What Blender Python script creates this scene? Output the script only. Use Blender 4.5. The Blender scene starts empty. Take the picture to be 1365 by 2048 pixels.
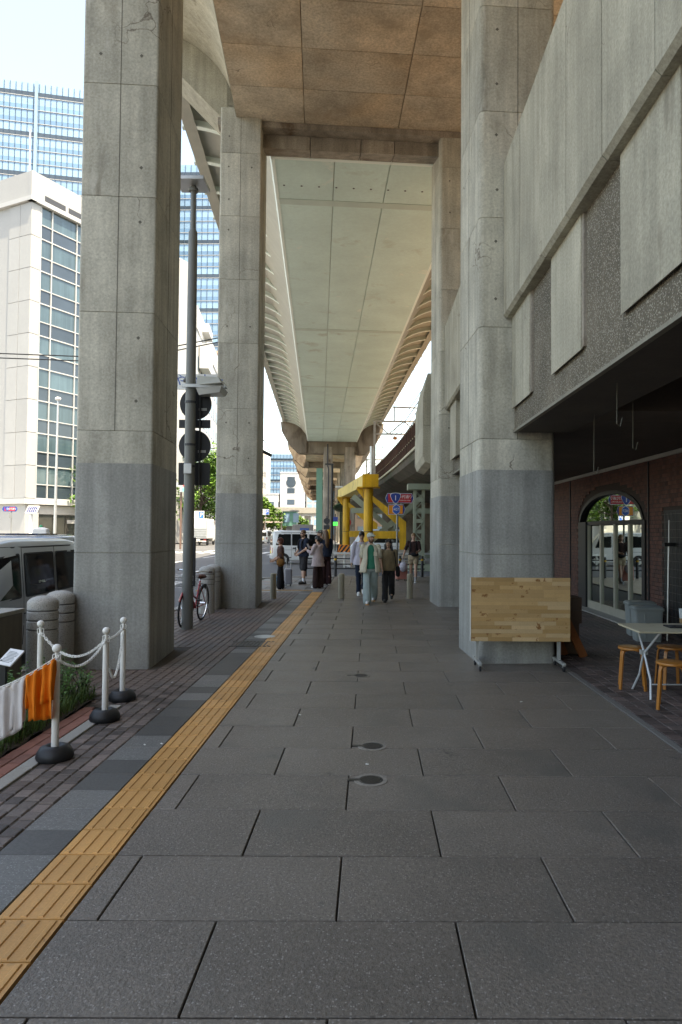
import bpy, bmesh, math, random
from math import radians, sin, cos, pi, sqrt
from mathutils import Vector, Matrix

random.seed(11)
sc = bpy.context.scene
col = sc.collection

# ------------------------------------------------------------------ camera
F, CX, CY, EYE = 1365.0, 749.0, 1024.0, 1.73          # photo pixels / metres
camd = bpy.data.cameras.new('camera')
cam = bpy.data.objects.new('camera', camd)
col.objects.link(cam)
camd.sensor_fit = 'VERTICAL'
camd.sensor_height = 36.0
camd.sensor_width = 24.0
camd.lens = 24.0
camd.shift_x = -(CX - 682.5) / 2048.0
camd.clip_start = 0.05
camd.clip_end = 3000
CM = Matrix.Rotation(radians(-0.3), 3, 'Z') @ Matrix.Rotation(pi / 2 + radians(1.63), 3, 'X') @ Matrix.Rotation(radians(0.4), 3, 'Z')
cam.matrix_world = Matrix.Translation((0, 0, EYE)) @ CM.to_4x4()
sc.camera = cam

# ------------------------------------------------------------------ sky and sun
SUN_DIR = Vector((0.29, -0.27, 0.92)).normalized()     # towards the sun: high, from the right and a little behind
world = bpy.data.worlds.new('World')
sc.world = world
world.use_nodes = True
wn = world.node_tree
for n in list(wn.nodes):
    wn.nodes.remove(n)
w_out = wn.nodes.new('ShaderNodeOutputWorld')
w_bg = wn.nodes.new('ShaderNodeBackground')
w_sky = wn.nodes.new('ShaderNodeTexSky')
w_sky.sky_type = 'NISHITA'
w_sky.sun_disc = False
w_sky.sun_elevation = math.asin(SUN_DIR.z)
w_sky.sun_rotation = math.atan2(SUN_DIR.x, SUN_DIR.y)
w_sky.air_density = 1.0
w_sky.dust_density = 2.2
w_sky.ozone_density = 1.0
w_bg.inputs['Strength'].default_value = 0.15
wn.links.new(w_sky.outputs[0], w_bg.inputs[0])
wn.links.new(w_bg.outputs[0], w_out.inputs[0])

sund = bpy.data.lights.new('sun', 'SUN')
sund.energy = 2.9
sund.angle = radians(0.53)
sund.color = (1.0, 0.955, 0.88)
sun = bpy.data.objects.new('sun', sund)
col.objects.link(sun)
sun.location = (20, -20, 60)
sun.rotation_euler = SUN_DIR.to_track_quat('Z', 'Y').to_euler()

vs = sc.view_settings
vs.view_transform = 'Standard'
vs.look = 'None'
vs.gamma = 1.0
vs.use_curve_mapping = False
vs.exposure = 2.2
vs.use_white_balance = True                            # the photograph is balanced for the shade
vs.white_balance_temperature = 8300
vs.white_balance_tint = 8
sc.render.engine = 'CYCLES'
sc.cycles.use_denoising = True
sc.cycles.max_bounces = 10
sc.cycles.diffuse_bounces = 5
sc.cycles.glossy_bounces = 4
sc.cycles.transmission_bounces = 6
sc.cycles.caustics_reflective = False
sc.cycles.caustics_refractive = False

# ------------------------------------------------------------------ measuring helpers (photo pixel -> place in the scene)
def ray(x, y):
    return CM @ Vector(((x - CX) / F, -(y - CY) / F, -1.0))
def gp(x, y, z=0.0):
    d = ray(x, y); t = (z - EYE) / d.z
    return Vector((d.x * t, d.y * t, z))
def at(x, y, Y):
    d = ray(x, y); t = Y / d.y
    return Vector((d.x * t, Y, EYE + d.z * t))

# ------------------------------------------------------------------ mesh builder
def frame_of(d):
    d = d.normalized()
    a = Vector((0, 0, 1)) if abs(d.z) < 0.9 else Vector((1, 0, 0))
    x = d.cross(a).normalized()
    return x, x.cross(d).normalized()

class MB:
    def __init__(s):
        s.v = []; s.f = []; s.m = []
    def add(s, vs_, fs, mi=0):
        b = len(s.v)
        s.v += [tuple(p) for p in vs_]
        for q in fs:
            s.f.append([b + i for i in q]); s.m.append(mi)
        return s
    def box(s, x0, x1, y0, y1, z0, z1, mi=0):
        return s.add([(x0, y0, z0), (x1, y0, z0), (x1, y1, z0), (x0, y1, z0), (x0, y0, z1), (x1, y0, z1), (x1, y1, z1), (x0, y1, z1)],
                     [(3, 2, 1, 0), (4, 5, 6, 7), (0, 1, 5, 4), (1, 2, 6, 5), (2, 3, 7, 6), (3, 0, 4, 7)], mi)
    def obox(s, c, sx, sy, sz, rot=None, mi=0):
        R = rot if rot is not None else Matrix.Identity(3)
        c = Vector(c); p = []
        for z in (-1, 1):
            for x, y in ((-1, -1), (1, -1), (1, 1), (-1, 1)):
                p.append(c + R @ Vector((x * sx / 2, y * sy / 2, z * sz / 2)))
        return s.add(p, [(3, 2, 1, 0), (4, 5, 6, 7), (0, 1, 5, 4), (1, 2, 6, 5), (2, 3, 7, 6), (3, 0, 4, 7)], mi)
    def beam(s, p0, p1, w, h, mi=0):
        p0, p1 = Vector(p0), Vector(p1)
        x, y = frame_of(p1 - p0)
        r = [[p + x * (a * w / 2) + y * (b * h / 2) for a, b in ((-1, -1), (1, -1), (1, 1), (-1, 1))] for p in (p0, p1)]
        return s.loft(r, mi=mi)
    def loft(s, rings, caps=True, closed=True, mi=0):
        n = len(rings[0]); b = len(s.v)
        for r in rings:
            s.v += [tuple(p) for p in r]
        k = n if closed else n - 1
        for i in range(len(rings) - 1):
            for j in range(k):
                a = b + i * n + j; c = b + i * n + (j + 1) % n
                s.f.append([a, c, c + n, a + n]); s.m.append(mi)
        if caps and closed:
            s.f.append([b + j for j in reversed(range(n))]); s.m.append(mi)
            e = b + (len(rings) - 1) * n
            s.f.append([e + j for j in range(n)]); s.m.append(mi)
        return s
    def path(s, pts, r, n=8, closed=False, mi=0, caps=True):
        pts = [Vector(p) for p in pts]; k = len(pts)
        rs = r if isinstance(r, (list, tuple)) else [r] * k
        rings = []; px = None
        for i, p in enumerate(pts):
            if closed:
                d = pts[(i + 1) % k] - pts[i - 1]
            else:
                d = pts[min(i + 1, k - 1)] - pts[max(i - 1, 0)]
            if d.length < 1e-9: d = Vector((0, 0, 1))
            d.normalize()
            if px is None:
                x, y = frame_of(d)
            else:
                x = (px - d * px.dot(d))
                x = x.normalized() if x.length > 1e-6 else frame_of(d)[0]
                y = x.cross(d).normalized()
            px = x
            rings.append([p + x * (cos(2 * pi * j / n) * rs[i]) + y * (-sin(2 * pi * j / n) * rs[i]) for j in range(n)])
        if closed:
            rings.append(rings[0]); return s.loft(rings, caps=False, mi=mi)
        return s.loft(rings, caps=caps, mi=mi)
    def tube(s, p0, p1, r0, r1=None, n=12, mi=0):
        return s.path([p0, p1], [r0, r0 if r1 is None else r1], n, mi=mi)
    def lathe(s, prof, c=(0, 0, 0), n=20, axis='Z', mi=0):
        c = Vector(c); rings = []
        for r, z in prof:
            ring = []
            for j in range(n):
                a = 2 * pi * j / n
                if axis == 'Z': q = (cos(a) * r, sin(a) * r, z)
                elif axis == 'Y': q = (cos(a) * r, z, -sin(a) * r)
                else: q = (z, cos(a) * r, sin(a) * r)
                ring.append(c + Vector(q))
            rings.append(ring)
        return s.loft(rings, mi=mi)
    def ell(s, c, rx, ry=None, rz=None, n=14, k=9, rot=None, mi=0):
        ry = rx if ry is None else ry; rz = rx if rz is None else rz
        c = Vector(c); R = rot if rot is not None else Matrix.Identity(3)
        rings = []
        for i in range(k + 1):
            t = -pi / 2 + pi * (i + 0.02) / (k + 0.04)
            rings.append([c + R @ Vector((cos(t) * cos(2 * pi * j / n) * rx, cos(t) * sin(2 * pi * j / n) * ry, sin(t) * rz)) for j in range(n)])
        return s.loft(rings, mi=mi)
    def prism(s, poly, d0, d1, axis='Y', mi=0):
        def P(a, b, d):
            return (a, d, b) if axis == 'Y' else ((d, a, b) if axis == 'X' else (a, b, d))
        return s.loft([[P(a, b, d0) for a, b in poly], [P(a, b, d1) for a, b in poly]], mi=mi)
    def build(s, name, mat, parent=None, smooth=False, bevel=0.0, sharp=None, segs=2):
        me = bpy.data.meshes.new(name)
        me.from_pydata(s.v, [], s.f)
        mats = mat if isinstance(mat, (list, tuple)) else [mat]
        for m_ in mats: me.materials.append(m_)
        if len(mats) > 1:
            me.polygons.foreach_set('material_index', s.m)
        bm = bmesh.new(); bm.from_mesh(me)
        bmesh.ops.recalc_face_normals(bm, faces=bm.faces)
        bm.to_mesh(me); bm.free()
        o = bpy.data.objects.new(name, me)
        col.objects.link(o)
        if smooth:
            me.polygons.foreach_set('use_smooth', [True] * len(me.polygons))
            try:
                me.set_sharp_from_angle(angle=radians(38 if sharp is None else sharp))
            except Exception:
                pass
        if bevel:
            b = o.modifiers.new('bevel', 'BEVEL'); b.width = bevel; b.segments = segs; b.limit_method = 'ANGLE'; b.angle_limit = radians(40)
        if parent is not None: adopt(o, parent)
        return o

def adopt(o, parent):
    o.parent = parent
    o.matrix_parent_inverse = Matrix.Translation(parent.location).inverted()

def tag(o, label, cat, group=None):
    o['label'] = label; o['category'] = cat
    if group: o['group'] = group
    return o
def thing(name, label, cat, loc=(0, 0, 0), group=None):
    o = bpy.data.objects.new(name, None); col.objects.link(o)
    o.location = loc; o.empty_display_size = 0.2
    return tag(o, label, cat, group)
def struct(o):
    o['kind'] = 'structure'; return o
def stuff(o):
    o['kind'] = 'stuff'; return o
def link_copy(o, parent=None):
    c = o.copy(); col.objects.link(c)
    if parent is not None: c.parent = parent
    return c
def copy_tree(root, loc=None, rotz=None, label=None):
    r = link_copy(root)
    if loc is not None: r.location = loc
    if rotz is not None: r.rotation_euler = (0, 0, rotz)
    if label: r['label'] = label
    def rec(a, b):
        for ch in a.children:
            c = link_copy(ch, b); rec(ch, c)
    rec(root, r)
    return r
def inst(me, name, loc, parent=None, rot=(0, 0, 0), scale=(1, 1, 1)):
    o = bpy.data.objects.new(name, me); col.objects.link(o)
    o.location = loc; o.rotation_euler = rot; o.scale = scale
    if parent is not None: adopt(o, parent)
    return o

# ------------------------------------------------------------------ materials
def pm(name, c, rough=0.7, metal=0.0, var=None, fine=None, streak=None, bump=None, rnd=0.0, spec=0.5, stain=None, speck=None,
       crack=None, coat=0.0, emit=None, alpha=None, trans=0.0, ior=1.45, rvar=0.0, tint=None, sub=0.0):
    """procedural principled material: colour c times patch noise (var), grain (fine), vertical runs (streak),
    per-object shade (rnd), shaped stains and aggregate specks"""
    m = bpy.data.materials.new(name); m.use_nodes = True
    nt = m.node_tree; N = nt.nodes; L = nt.links
    b = N['Principled BSDF']
    b.inputs['Roughness'].default_value = rough
    b.inputs['Metallic'].default_value = metal
    b.inputs['IOR'].default_value = ior
    b.inputs['Specular IOR Level'].default_value = spec
    if coat: b.inputs['Coat Weight'].default_value = coat; b.inputs['Coat Roughness'].default_value = 0.06
    if trans: b.inputs['Transmission Weight'].default_value = trans
    if emit:
        b.inputs['Emission Color'].default_value = (*emit[0], 1); b.inputs['Emission Strength'].default_value = emit[1]
    tc = N.new('ShaderNodeTexCoord'); P = tc.outputs['Object']
    if rnd:
        oi = N.new('ShaderNodeObjectInfo')
        sv = N.new('ShaderNodeVectorMath'); sv.operation = 'MULTIPLY_ADD'
        cb = N.new('ShaderNodeCombineXYZ')
        mm = N.new('ShaderNodeMath'); mm.operation = 'MULTIPLY'; mm.inputs[1].default_value = 57.0
        L.new(oi.outputs['Random'], mm.inputs[0])
        for i in range(3): L.new(mm.outputs[0], cb.inputs[i])
        sv.inputs[1].default_value = (1, 1, 1); L.new(P, sv.inputs[0]); L.new(cb.outputs[0], sv.inputs[2]); P = sv.outputs[0]
    def noise(scale, detail=4, rough_=0.55, vec=None, dist=0.0):
        n = N.new('ShaderNodeTexNoise'); n.inputs['Scale'].default_value = scale; n.inputs['Detail'].default_value = detail
        n.inputs['Roughness'].default_value = rough_; n.inputs['Distortion'].default_value = dist
        L.new(vec if vec is not None else P, n.inputs['Vector']); return n.outputs['Fac']
    def ramp(fac, lo, hi):
        r = N.new('ShaderNodeMapRange'); r.inputs['From Min'].default_value = lo; r.inputs['From Max'].default_value = hi
        L.new(fac, r.inputs['Value']); return r.outputs['Result']
    rgb = N.new('ShaderNodeRGB'); rgb.outputs[0].default_value = (*c, 1); C = rgb.outputs[0]
    def scale_by(C, fac, amt, gain=2.0):
        q = N.new('ShaderNodeMath'); q.operation = 'MULTIPLY_ADD'; q.inputs[1].default_value = amt * gain; q.inputs[2].default_value = 1 - amt * gain / 2
        L.new(fac, q.inputs[0])
        mx = N.new('ShaderNodeMath'); mx.operation = 'MAXIMUM'; mx.inputs[1].default_value = 0.05; L.new(q.outputs[0], mx.inputs[0])
        v = N.new('ShaderNodeVectorMath'); v.operation = 'SCALE'; L.new(C, v.inputs[0]); L.new(mx.outputs[0], v.inputs['Scale']); return v.outputs[0]
    if tint:                                            # second colour mixed in by broad noise
        mx = N.new('ShaderNodeMix'); mx.data_type = 'RGBA'
        L.new(ramp(noise(tint[1], 3), tint[2], tint[3]), mx.inputs['Factor']); L.new(C, mx.inputs['A']); mx.inputs['B'].default_value = (*tint[0], 1); C = mx.outputs['Result']
    if var: C = scale_by(C, noise(var[0], 5), var[1], 3.0)
    if streak:
        mp = N.new('ShaderNodeMapping'); mp.inputs['Scale'].default_value = (streak[0], streak[0], streak[0] * 0.055); L.new(P, mp.inputs['Vector'])
        C = scale_by(C, noise(1.0, 5, 0.6, mp.outputs[0]), streak[1], 3.0)
    if fine: C = scale_by(C, noise(fine[0], 3, 0.7), fine[1], 3.0)
    if rnd: C = scale_by(C, oi.outputs['Random'], rnd)
    if speck:                                           # (scale, colour, amount)
        vo = N.new('ShaderNodeTexVoronoi'); vo.inputs['Scale'].default_value = speck[0]; L.new(P, vo.inputs['Vector'])
        sp = N.new('ShaderNodeSeparateColor'); L.new(vo.outputs['Color'], sp.inputs[0])
        g = ramp(sp.outputs[0], 1 - speck[2], 1 - speck[2] + 0.02)
        ds = ramp(vo.outputs['Distance'], 0.55, 0.35)
        mu = N.new('ShaderNodeMath'); mu.operation = 'MULTIPLY'; L.new(g, mu.inputs[0]); L.new(ds, mu.inputs[1])
        mx = N.new('ShaderNodeMix'); mx.data_type = 'RGBA'; L.new(mu.outputs[0], mx.inputs['Factor']); L.new(C, mx.inputs['A']); mx.inputs['B'].default_value = (*speck[1], 1); C = mx.outputs['Result']
    if stain:
        for (sc_, sscale, lo, hi, zs) in (stain if isinstance(stain, list) else [stain]):
            vec = P
            if zs != 1:
                mp = N.new('ShaderNodeMapping'); mp.inputs['Scale'].default_value = (1, 1, zs); L.new(P, mp.inputs['Vector']); vec = mp.outputs[0]
            mx = N.new('ShaderNodeMix'); mx.data_type = 'RGBA'
            L.new(ramp(noise(sscale, 7, 0.62, vec, 0.3), lo, hi), mx.inputs['Factor']); L.new(C, mx.inputs['A']); mx.inputs['B'].default_value = (*sc_, 1); C = mx.outputs['Result']
    if crack:                                           # jagged hairline cracks, only in patches
        nn_ = N.new('ShaderNodeTexNoise'); nn_.inputs['Scale'].default_value = 3.0; nn_.inputs['Detail'].default_value = 4; L.new(P, nn_.inputs['Vector'])
        ma = N.new('ShaderNodeVectorMath'); ma.operation = 'MULTIPLY_ADD'; ma.inputs[1].default_value = (.5, .5, .5); L.new(nn_.outputs['Color'], ma.inputs[0]); L.new(P, ma.inputs[2])
        vo = N.new('ShaderNodeTexVoronoi'); vo.feature = 'DISTANCE_TO_EDGE'; vo.inputs['Scale'].default_value = crack[0]; L.new(ma.outputs[0], vo.inputs['Vector'])
        e = ramp(vo.outputs['Distance'], crack[1], 0.0); g = ramp(noise(0.55, 2), crack[2], crack[2] + 0.06)
        mu = N.new('ShaderNodeMath'); mu.operation = 'MULTIPLY'; L.new(e, mu.inputs[0]); L.new(g, mu.inputs[1])
        mx = N.new('ShaderNodeMix'); mx.data_type = 'RGBA'; L.new(mu.outputs[0], mx.inputs['Factor']); L.new(C, mx.inputs['A']); mx.inputs['B'].default_value = (0.17, 0.145, 0.115, 1); C = mx.outputs['Result']
    L.new(C, b.inputs['Base Color'])
    if rvar:
        q = N.new('ShaderNodeMath'); q.operation = 'MULTIPLY_ADD'; q.inputs[1].default_value = rvar * 2; q.inputs[2].default_value = rough - rvar; q.use_clamp = True
        L.new(noise(2.3, 5), q.inputs[0]); L.new(q.outputs[0], b.inputs['Roughness'])
    if bump:
        bp = N.new('ShaderNodeBump'); bp.inputs['Strength'].default_value = bump[1]; bp.inputs['Distance'].default_value = bump[2] if len(bump) > 2 else 0.01
        L.new(noise(bump[0], 5, 0.6), bp.inputs['Height']); L.new(bp.outputs[0], b.inputs['Normal'])
    if sub: b.inputs['Subsurface Weight'].default_value = sub; b.inputs['Subsurface Radius'].default_value = (0.02, 0.008, 0.004)
    return m

MT = {}
def mat(key, *a, **k):
    if key not in MT: MT[key] = pm(key, *a, **k)
    return MT[key]

mat('concrete', (0.455, 0.435, 0.365), 0.85, var=(1.6, 0.32), streak=(6.0, 0.36), fine=(34, 0.32), bump=(45, 0.4, 0.006), spec=0.3, crack=(1.1, 0.012, 0.55),
    stain=[((0.20, 0.175, 0.135), 1.9, 0.60, 0.78, 0.30), ((0.58, 0.56, 0.50), 2.6, 0.62, 0.74, 0.22)], rnd=0.06)
mat('concrete_coat', (0.305, 0.305, 0.283), 0.72, var=(1.4, 0.26), streak=(6.0, 0.36), fine=(40, 0.28), bump=(60, 0.3, 0.004), spec=0.35,
    stain=[((0.19, 0.18, 0.16), 2.0, 0.64, 0.85, 0.4)])
mat('concrete_warm', (0.50, 0.435, 0.34), 0.9, var=(1.3, 0.45), fine=(22, 0.42), bump=(30, 0.4, 0.006), spec=0.2, crack=(0.5, 0.006, 0.56),
    tint=((0.50, 0.39, 0.27), 0.5, 0.45, 0.65), stain=[((0.33, 0.26, 0.185), 0.8, 0.55, 0.74, 1), ((0.60, 0.52, 0.41), 1.5, 0.67, 0.74, 1)], rnd=0.09)
mat('concrete_dark', (0.30, 0.265, 0.22), 0.9, var=(1.0, 0.40), streak=(4.0, 0.5), fine=(36, 0.34), bump=(30, 0.3, 0.004), spec=0.2,
    stain=[((0.12, 0.075, 0.045), 1.3, 0.60, 0.74, 0.5), ((0.50, 0.45, 0.38), 1.8, 0.68, 0.74, 0.4)], rnd=0.05)
mat('panel_concrete', (0.385, 0.36, 0.285), 0.85, var=(1.2, 0.30), streak=(7.0, 0.30), fine=(40, 0.32), bump=(45, 0.35, 0.005), spec=0.3, crack=(0.9, 0.008, 0.58),
    stain=[((0.19, 0.165, 0.125), 2.4, 0.61, 0.76, 0.22)], rnd=0.08)
mat('aggregate', (0.15, 0.13, 0.098), 0.85, var=(1.5, 0.4), fine=(60, 0.7), streak=(4, 0.25), bump=(60, 1.0, 0.015), spec=0.4, speck=(80, (0.40, 0.37, 0.30), 0.26))
mat('slab', (0.170, 0.146, 0.123), 0.42, var=(1.3, 0.18), fine=(58, 0.50), bump=(75, 0.8, 0.006), spec=0.45, rnd=0.12,
    speck=(105, (0.30, 0.275, 0.25), 0.12), stain=[((0.05, 0.048, 0.045), 2.6, 0.67, 0.73, 1), ((0.06, 0.056, 0.052), 13.0, 0.715, 0.74, 1), ((0.13, 0.12, 0.105), 1.1, 0.55, 0.70, 1)], rvar=0.10)
mat('slab_joint', (0.035, 0.033, 0.03), 0.95, fine=(60, 0.15))
mat('tactile', (0.58, 0.30, 0.095), 0.45, var=(1.6, 0.16), fine=(80, 0.16), bump=(90, 0.3, 0.003), rnd=0.16, spec=0.4,
    stain=[((0.20, 0.14, 0.08), 2.6, 0.62, 0.80, 1), ((0.12, 0.085, 0.05), 9, 0.66, 0.74, 1)], rvar=0.1)
mat('band_light', (0.155, 0.152, 0.142), 0.55, fine=(60, 0.45), bump=(120, 0.4, 0.003), rnd=0.10, speck=(140, (0.3, 0.3, 0.3), 0.12))
mat('band_dark', (0.084, 0.082, 0.077), 0.55, fine=(60, 0.35), bump=(120, 0.4, 0.003), rnd=0.12)
mat('sett', (0.118, 0.095, 0.082), 0.6, fine=(40, 0.2), var=(3, 0.12), bump=(35, 0.6, 0.008), rnd=0.5, tint=((0.15, 0.115, 0.10), 0.8, 0.4, 0.6))
mat('red_brick', (0.26, 0.115, 0.085), 0.75, fine=(50, 0.15), var=(4, 0.1), bump=(50, 0.4, 0.004), rnd=0.16)
mat('kerb_stone', (0.33, 0.32, 0.29), 0.8, fine=(70, 0.18), var=(2, 0.1), bump=(50, 0.4, 0.004), rnd=0.08)
mat('mortar', (0.075, 0.07, 0.062), 0.95, fine=(40, 0.2))
mat('asphalt', (0.105, 0.107, 0.112), 0.75, fine=(55, 0.2), var=(0.4, 0.12), bump=(80, 0.5, 0.004), spec=0.4, stain=[((0.15, 0.15, 0.15), 0.25, 0.55, 0.7, 1)])
mat('road_paint', (0.72, 0.72, 0.70), 0.7, fine=(30, 0.08), stain=[((0.18, 0.18, 0.18), 3.5, 0.60, 0.72, 1)])
mat('pave_far', (0.34, 0.32, 0.29), 0.85, fine=(20, 0.1), var=(0.5, 0.1))
mat('soil', (0.06, 0.048, 0.034), 0.95, fine=(40, 0.3), bump=(40, 0.8, 0.02))
mat('steel_paint', (0.59, 0.74, 0.685), 0.55, var=(0.6, 0.14), fine=(9, 0.08), rnd=0.04, spec=0.4,
    stain=[((0.46, 0.52, 0.44), 0.8, 0.60, 0.74, 1), ((0.70, 0.79, 0.72), 1.3, 0.64, 0.70, 1)])
mat('steel_flange', (0.80, 0.88, 0.82), 0.5, var=(0.6, 0.05), spec=0.4)
mat('steel_rust', (0.50, 0.47, 0.38), 0.6, var=(0.8, 0.12), stain=[((0.20, 0.09, 0.035), 1.5, 0.55, 0.68, 0.4)])
mat('steel_panel', (0.43, 0.42, 0.365), 0.6, var=(0.7, 0.12), streak=(3, 0.1))
mat('yellow_paint', (0.58, 0.32, 0.014), 0.5, var=(1.0, 0.3), streak=(4, 0.4), fine=(20, 0.15), stain=[((0.16, 0.09, 0.03), 2.5, 0.60, 0.72, 0.4)])
mat('black_paint', (0.02, 0.021, 0.023), 0.5, fine=(30, 0.1))
mat('orange_paint', (0.80, 0.24, 0.03), 0.5, var=(2, 0.1))
mat('white_paint', (0.76, 0.76, 0.73), 0.5, var=(2.5, 0.06), fine=(40, 0.03))
mat('white_plastic', (0.78, 0.77, 0.73), 0.4, var=(4, 0.06), fine=(60, 0.03), sub=0.0)
mat('rubber', (0.016, 0.017, 0.019), 0.5, fine=(30, 0.2), bump=(40, 0.2, 0.003))
mat('grey_metal', (0.22, 0.23, 0.225), 0.5, 0.3, var=(2, 0.12), streak=(6, 0.1), bump=(150, 0.2, 0.002))
mat('dark_metal', (0.055, 0.057, 0.062), 0.5, 0.3, var=(3, 0.1))
mat('galv', (0.50, 0.51, 0.51), 0.42, 0.7, var=(4, 0.12), fine=(60, 0.06))
mat('chrome', (0.75, 0.75, 0.75), 0.18, 1.0)
mat('granite', (0.36, 0.35, 0.325), 0.6, fine=(150, 0.28), var=(2, 0.07), bump=(140, 0.4, 0.003), speck=(130, (0.13, 0.125, 0.12), 0.25))
mat('glass_dark', (0.012, 0.014, 0.016), 0.06, spec=0.6)
mat('leaf', (0.070, 0.155, 0.022), 0.55, rnd=0.05, var=(2.0, 0.25), fine=(7, 0.22), spec=0.4)
mat('leaf_dark', (0.075, 0.17, 0.035), 0.5, var=(6.0, 0.25), fine=(25, 0.25), spec=0.4)
mat('grass', (0.09, 0.16, 0.035), 0.6, var=(5, 0.3), fine=(40, 0.2))
mat('bark', (0.10, 0.075, 0.055), 0.9, fine=(25, 0.3), bump=(20, 0.8, 0.02))
mat('brick_dark', (0.10, 0.045, 0.035), 0.8)

def quad_sheet(name, x0, x1, y0, y1, z, m):
    return MB().add([(x0, y0, z), (x1, y0, z), (x1, y1, z), (x0, y1, z)], [(0, 1, 2, 3)]).build(name, m)

TH = radians(4.3)                                       # the expressway runs 4.3 degrees to the left of the pavement
def T(u, v, z=0.0):
    return Vector((u * cos(TH) - v * sin(TH), u * sin(TH) + v * cos(TH), z))

def text_mesh(body, size, name='lettering'):
    cu = bpy.data.curves.new('txt', 'FONT'); cu.body = body; cu.size = size; cu.align_x = 'CENTER'; cu.align_y = 'CENTER'
    cu.resolution_u = 3; cu.extrude = 0.002
    to = bpy.data.objects.new('txt', cu); col.objects.link(to)
    dg = bpy.context.evaluated_depsgraph_get()
    me = bpy.data.meshes.new_from_object(to.evaluated_get(dg)); me.name = name
    bpy.data.objects.remove(to); bpy.data.curves.remove(cu)
    return me
def text_obj(body, size, m, loc, parent=None, rot=(pi / 2, 0, 0), sx=1.0, bold=0.0):
    me = text_mesh(body, size)
    me.materials.clear(); me.materials.append(m)
    return inst(me, 'lettering', loc, parent, rot, (sx, 1, 1))
# ================================================================== ground, road, pavement
road = struct(quad_sheet('road', -900, 900, -300, 1800, -0.13, MT['asphalt']))

PAVE_EDGE_X, PAVE_END_Y = -4.35, 26.6
def corner_outline(inset=0.0):
    r = 3.0 - inset
    c = Vector((PAVE_EDGE_X + 3.0, PAVE_END_Y - 3.0))
    pts = [(PAVE_EDGE_X + inset, -14.0)]
    for i in range(9):
        a = pi - i * (pi / 2) / 8
        pts.append((c.x + r * cos(a), c.y + r * sin(a)))
    pts += [(9.0, PAVE_END_Y - inset), (9.0, -14.0)]
    return pts
pavement = struct(MB().prism(corner_outline(0.15), -0.2, -0.028, 'Z').build('pavement', MT['mortar']))

# kerb stones round the outer edge of the pavement
kerb = struct(bpy.data.objects.new('kerb', None)); col.objects.link(kerb)
o_, i_ = corner_outline(0.0), corner_outline(0.15)
path_o, path_i = [], []
for a in range(-14, 24):
    path_o.append(Vector((PAVE_EDGE_X, a * 0.98, 0))); path_i.append(Vector((PAVE_EDGE_X + 0.15, a * 0.98, 0)))
for k in range(1, 10):
    path_o.append(Vector((*o_[k], 0))); path_i.append(Vector((*i_[k], 0)))
for a in range(1, 10):
    path_o.append(Vector((PAVE_EDGE_X + 3 + a, PAVE_END_Y, 0))); path_i.append(Vector((PAVE_EDGE_X + 3 + a, PAVE_END_Y - 0.15, 0)))
for k in range(len(path_o) - 1):
    a, b, c, d = path_o[k], path_o[k + 1], path_i[k + 1], path_i[k]
    if (b - a).length < 0.05: continue
    s = 0.006 / max((b - a).length, 0.05)
    q = [a.lerp(b, s), a.lerp(b, 1 - s), d.lerp(c, 1 - s), d.lerp(c, s)]
    z = 0.008
    MB().loft([[(p.x, p.y, -0.16) for p in q], [(p.x, p.y, z - 0.012) for p in q], [(p.x + (0.012 if n in (0, 1) else 0), p.y, z) for n, p in enumerate(q)]]).build('kerb_stone', MT['kerb_stone'], kerb)

def piece_mesh(name, w, d, h, m, gap=0.006, ch=0.004):
    """a paving piece, corner at 0,0: arrised top edges"""
    g = gap / 2
    mb = MB()
    def ring(i, z): return [(i, i, z), (w - i, i, z), (w - i, d - i, z), (i, d - i, z)]
    mb.loft([ring(g, 0), ring(g, h - ch), ring(g + ch, h)])
    o = mb.build(name, m); me = o.data
    bpy.data.objects.remove(o)
    return me
piece_cache = {}
def piece(name, w, d, h, m, x, y, z, parent, jitter=0.0, gap=0.006, ch=0.004):
    k = (name, round(w, 3), round(d, 3), m.name)
    if k not in piece_cache: piece_cache[k] = piece_mesh(name, w, d, h, m, gap, ch)
    return inst(piece_cache[k], name, (x, y, z + random.uniform(-jitter, jitter)), parent,
                (random.uniform(-jitter, jitter) * 0.8, random.uniform(-jitter, jitter) * 0.8, 0))

# large exposed-aggregate slabs in stretcher bond
SX0, SX1, ROW = -1.34, 2.46, 0.605
row = -2
while 2.48 + row * ROW < 26.2:
    y = 2.48 + row * ROW
    off = 0.39 if row % 2 == 0 else -0.14
    xs = [SX0] + [x for x in [off + 1.06 * k for k in range(-4, 5)] if SX0 + 0.12 < x < SX1 - 0.12] + [SX1]
    for a, b in zip(xs[:-1], xs[1:]):
        piece('slab', b - a, ROW, 0.03, MT['slab'], a, y, -0.031, pavement, 0.0012, 0.009, 0.003)
    row += 1
# tactile guide strip of ribbed tiles
def tactile_mesh():
    mb = MB()
    def bar(x0, x1, y0, y1, z0, z1, t):
        mb.loft([[(x0, y0, z0), (x1, y0, z0), (x1, y1, z0), (x0, y1, z0)], [(x0 + t, y0 + t, z1), (x1 - t, y0 + t, z1), (x1 - t, y1 - t, z1), (x0 + t, y1 - t, z1)]])
    bar(0.003, 0.303, 0.003, 0.2995, 0, 0.031, 0.002)
    for k in range(4):
        c = 0.04 + k * 0.0755
        bar(c - 0.016, c + 0.016, 0.012, 0.2905, 0.030, 0.0365, 0.006)
    o = mb.build('tactile_tile', MT['tactile']); me = o.data; bpy.data.objects.remove(o); return me
tm = tactile_mesh()
for k in range(-4, 56):
    inst(tm, 'tactile_tile', (-1.65, 2.48 + k * 0.3025, -0.031 + random.uniform(-0.001, 0.001)), pavement)
tmh = None
worn = tm.copy(); worn.materials[0] = mat('tactile_worn', (0.30, 0.19, 0.085), 0.7, var=(2, 0.2), fine=(60, 0.15))
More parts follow.
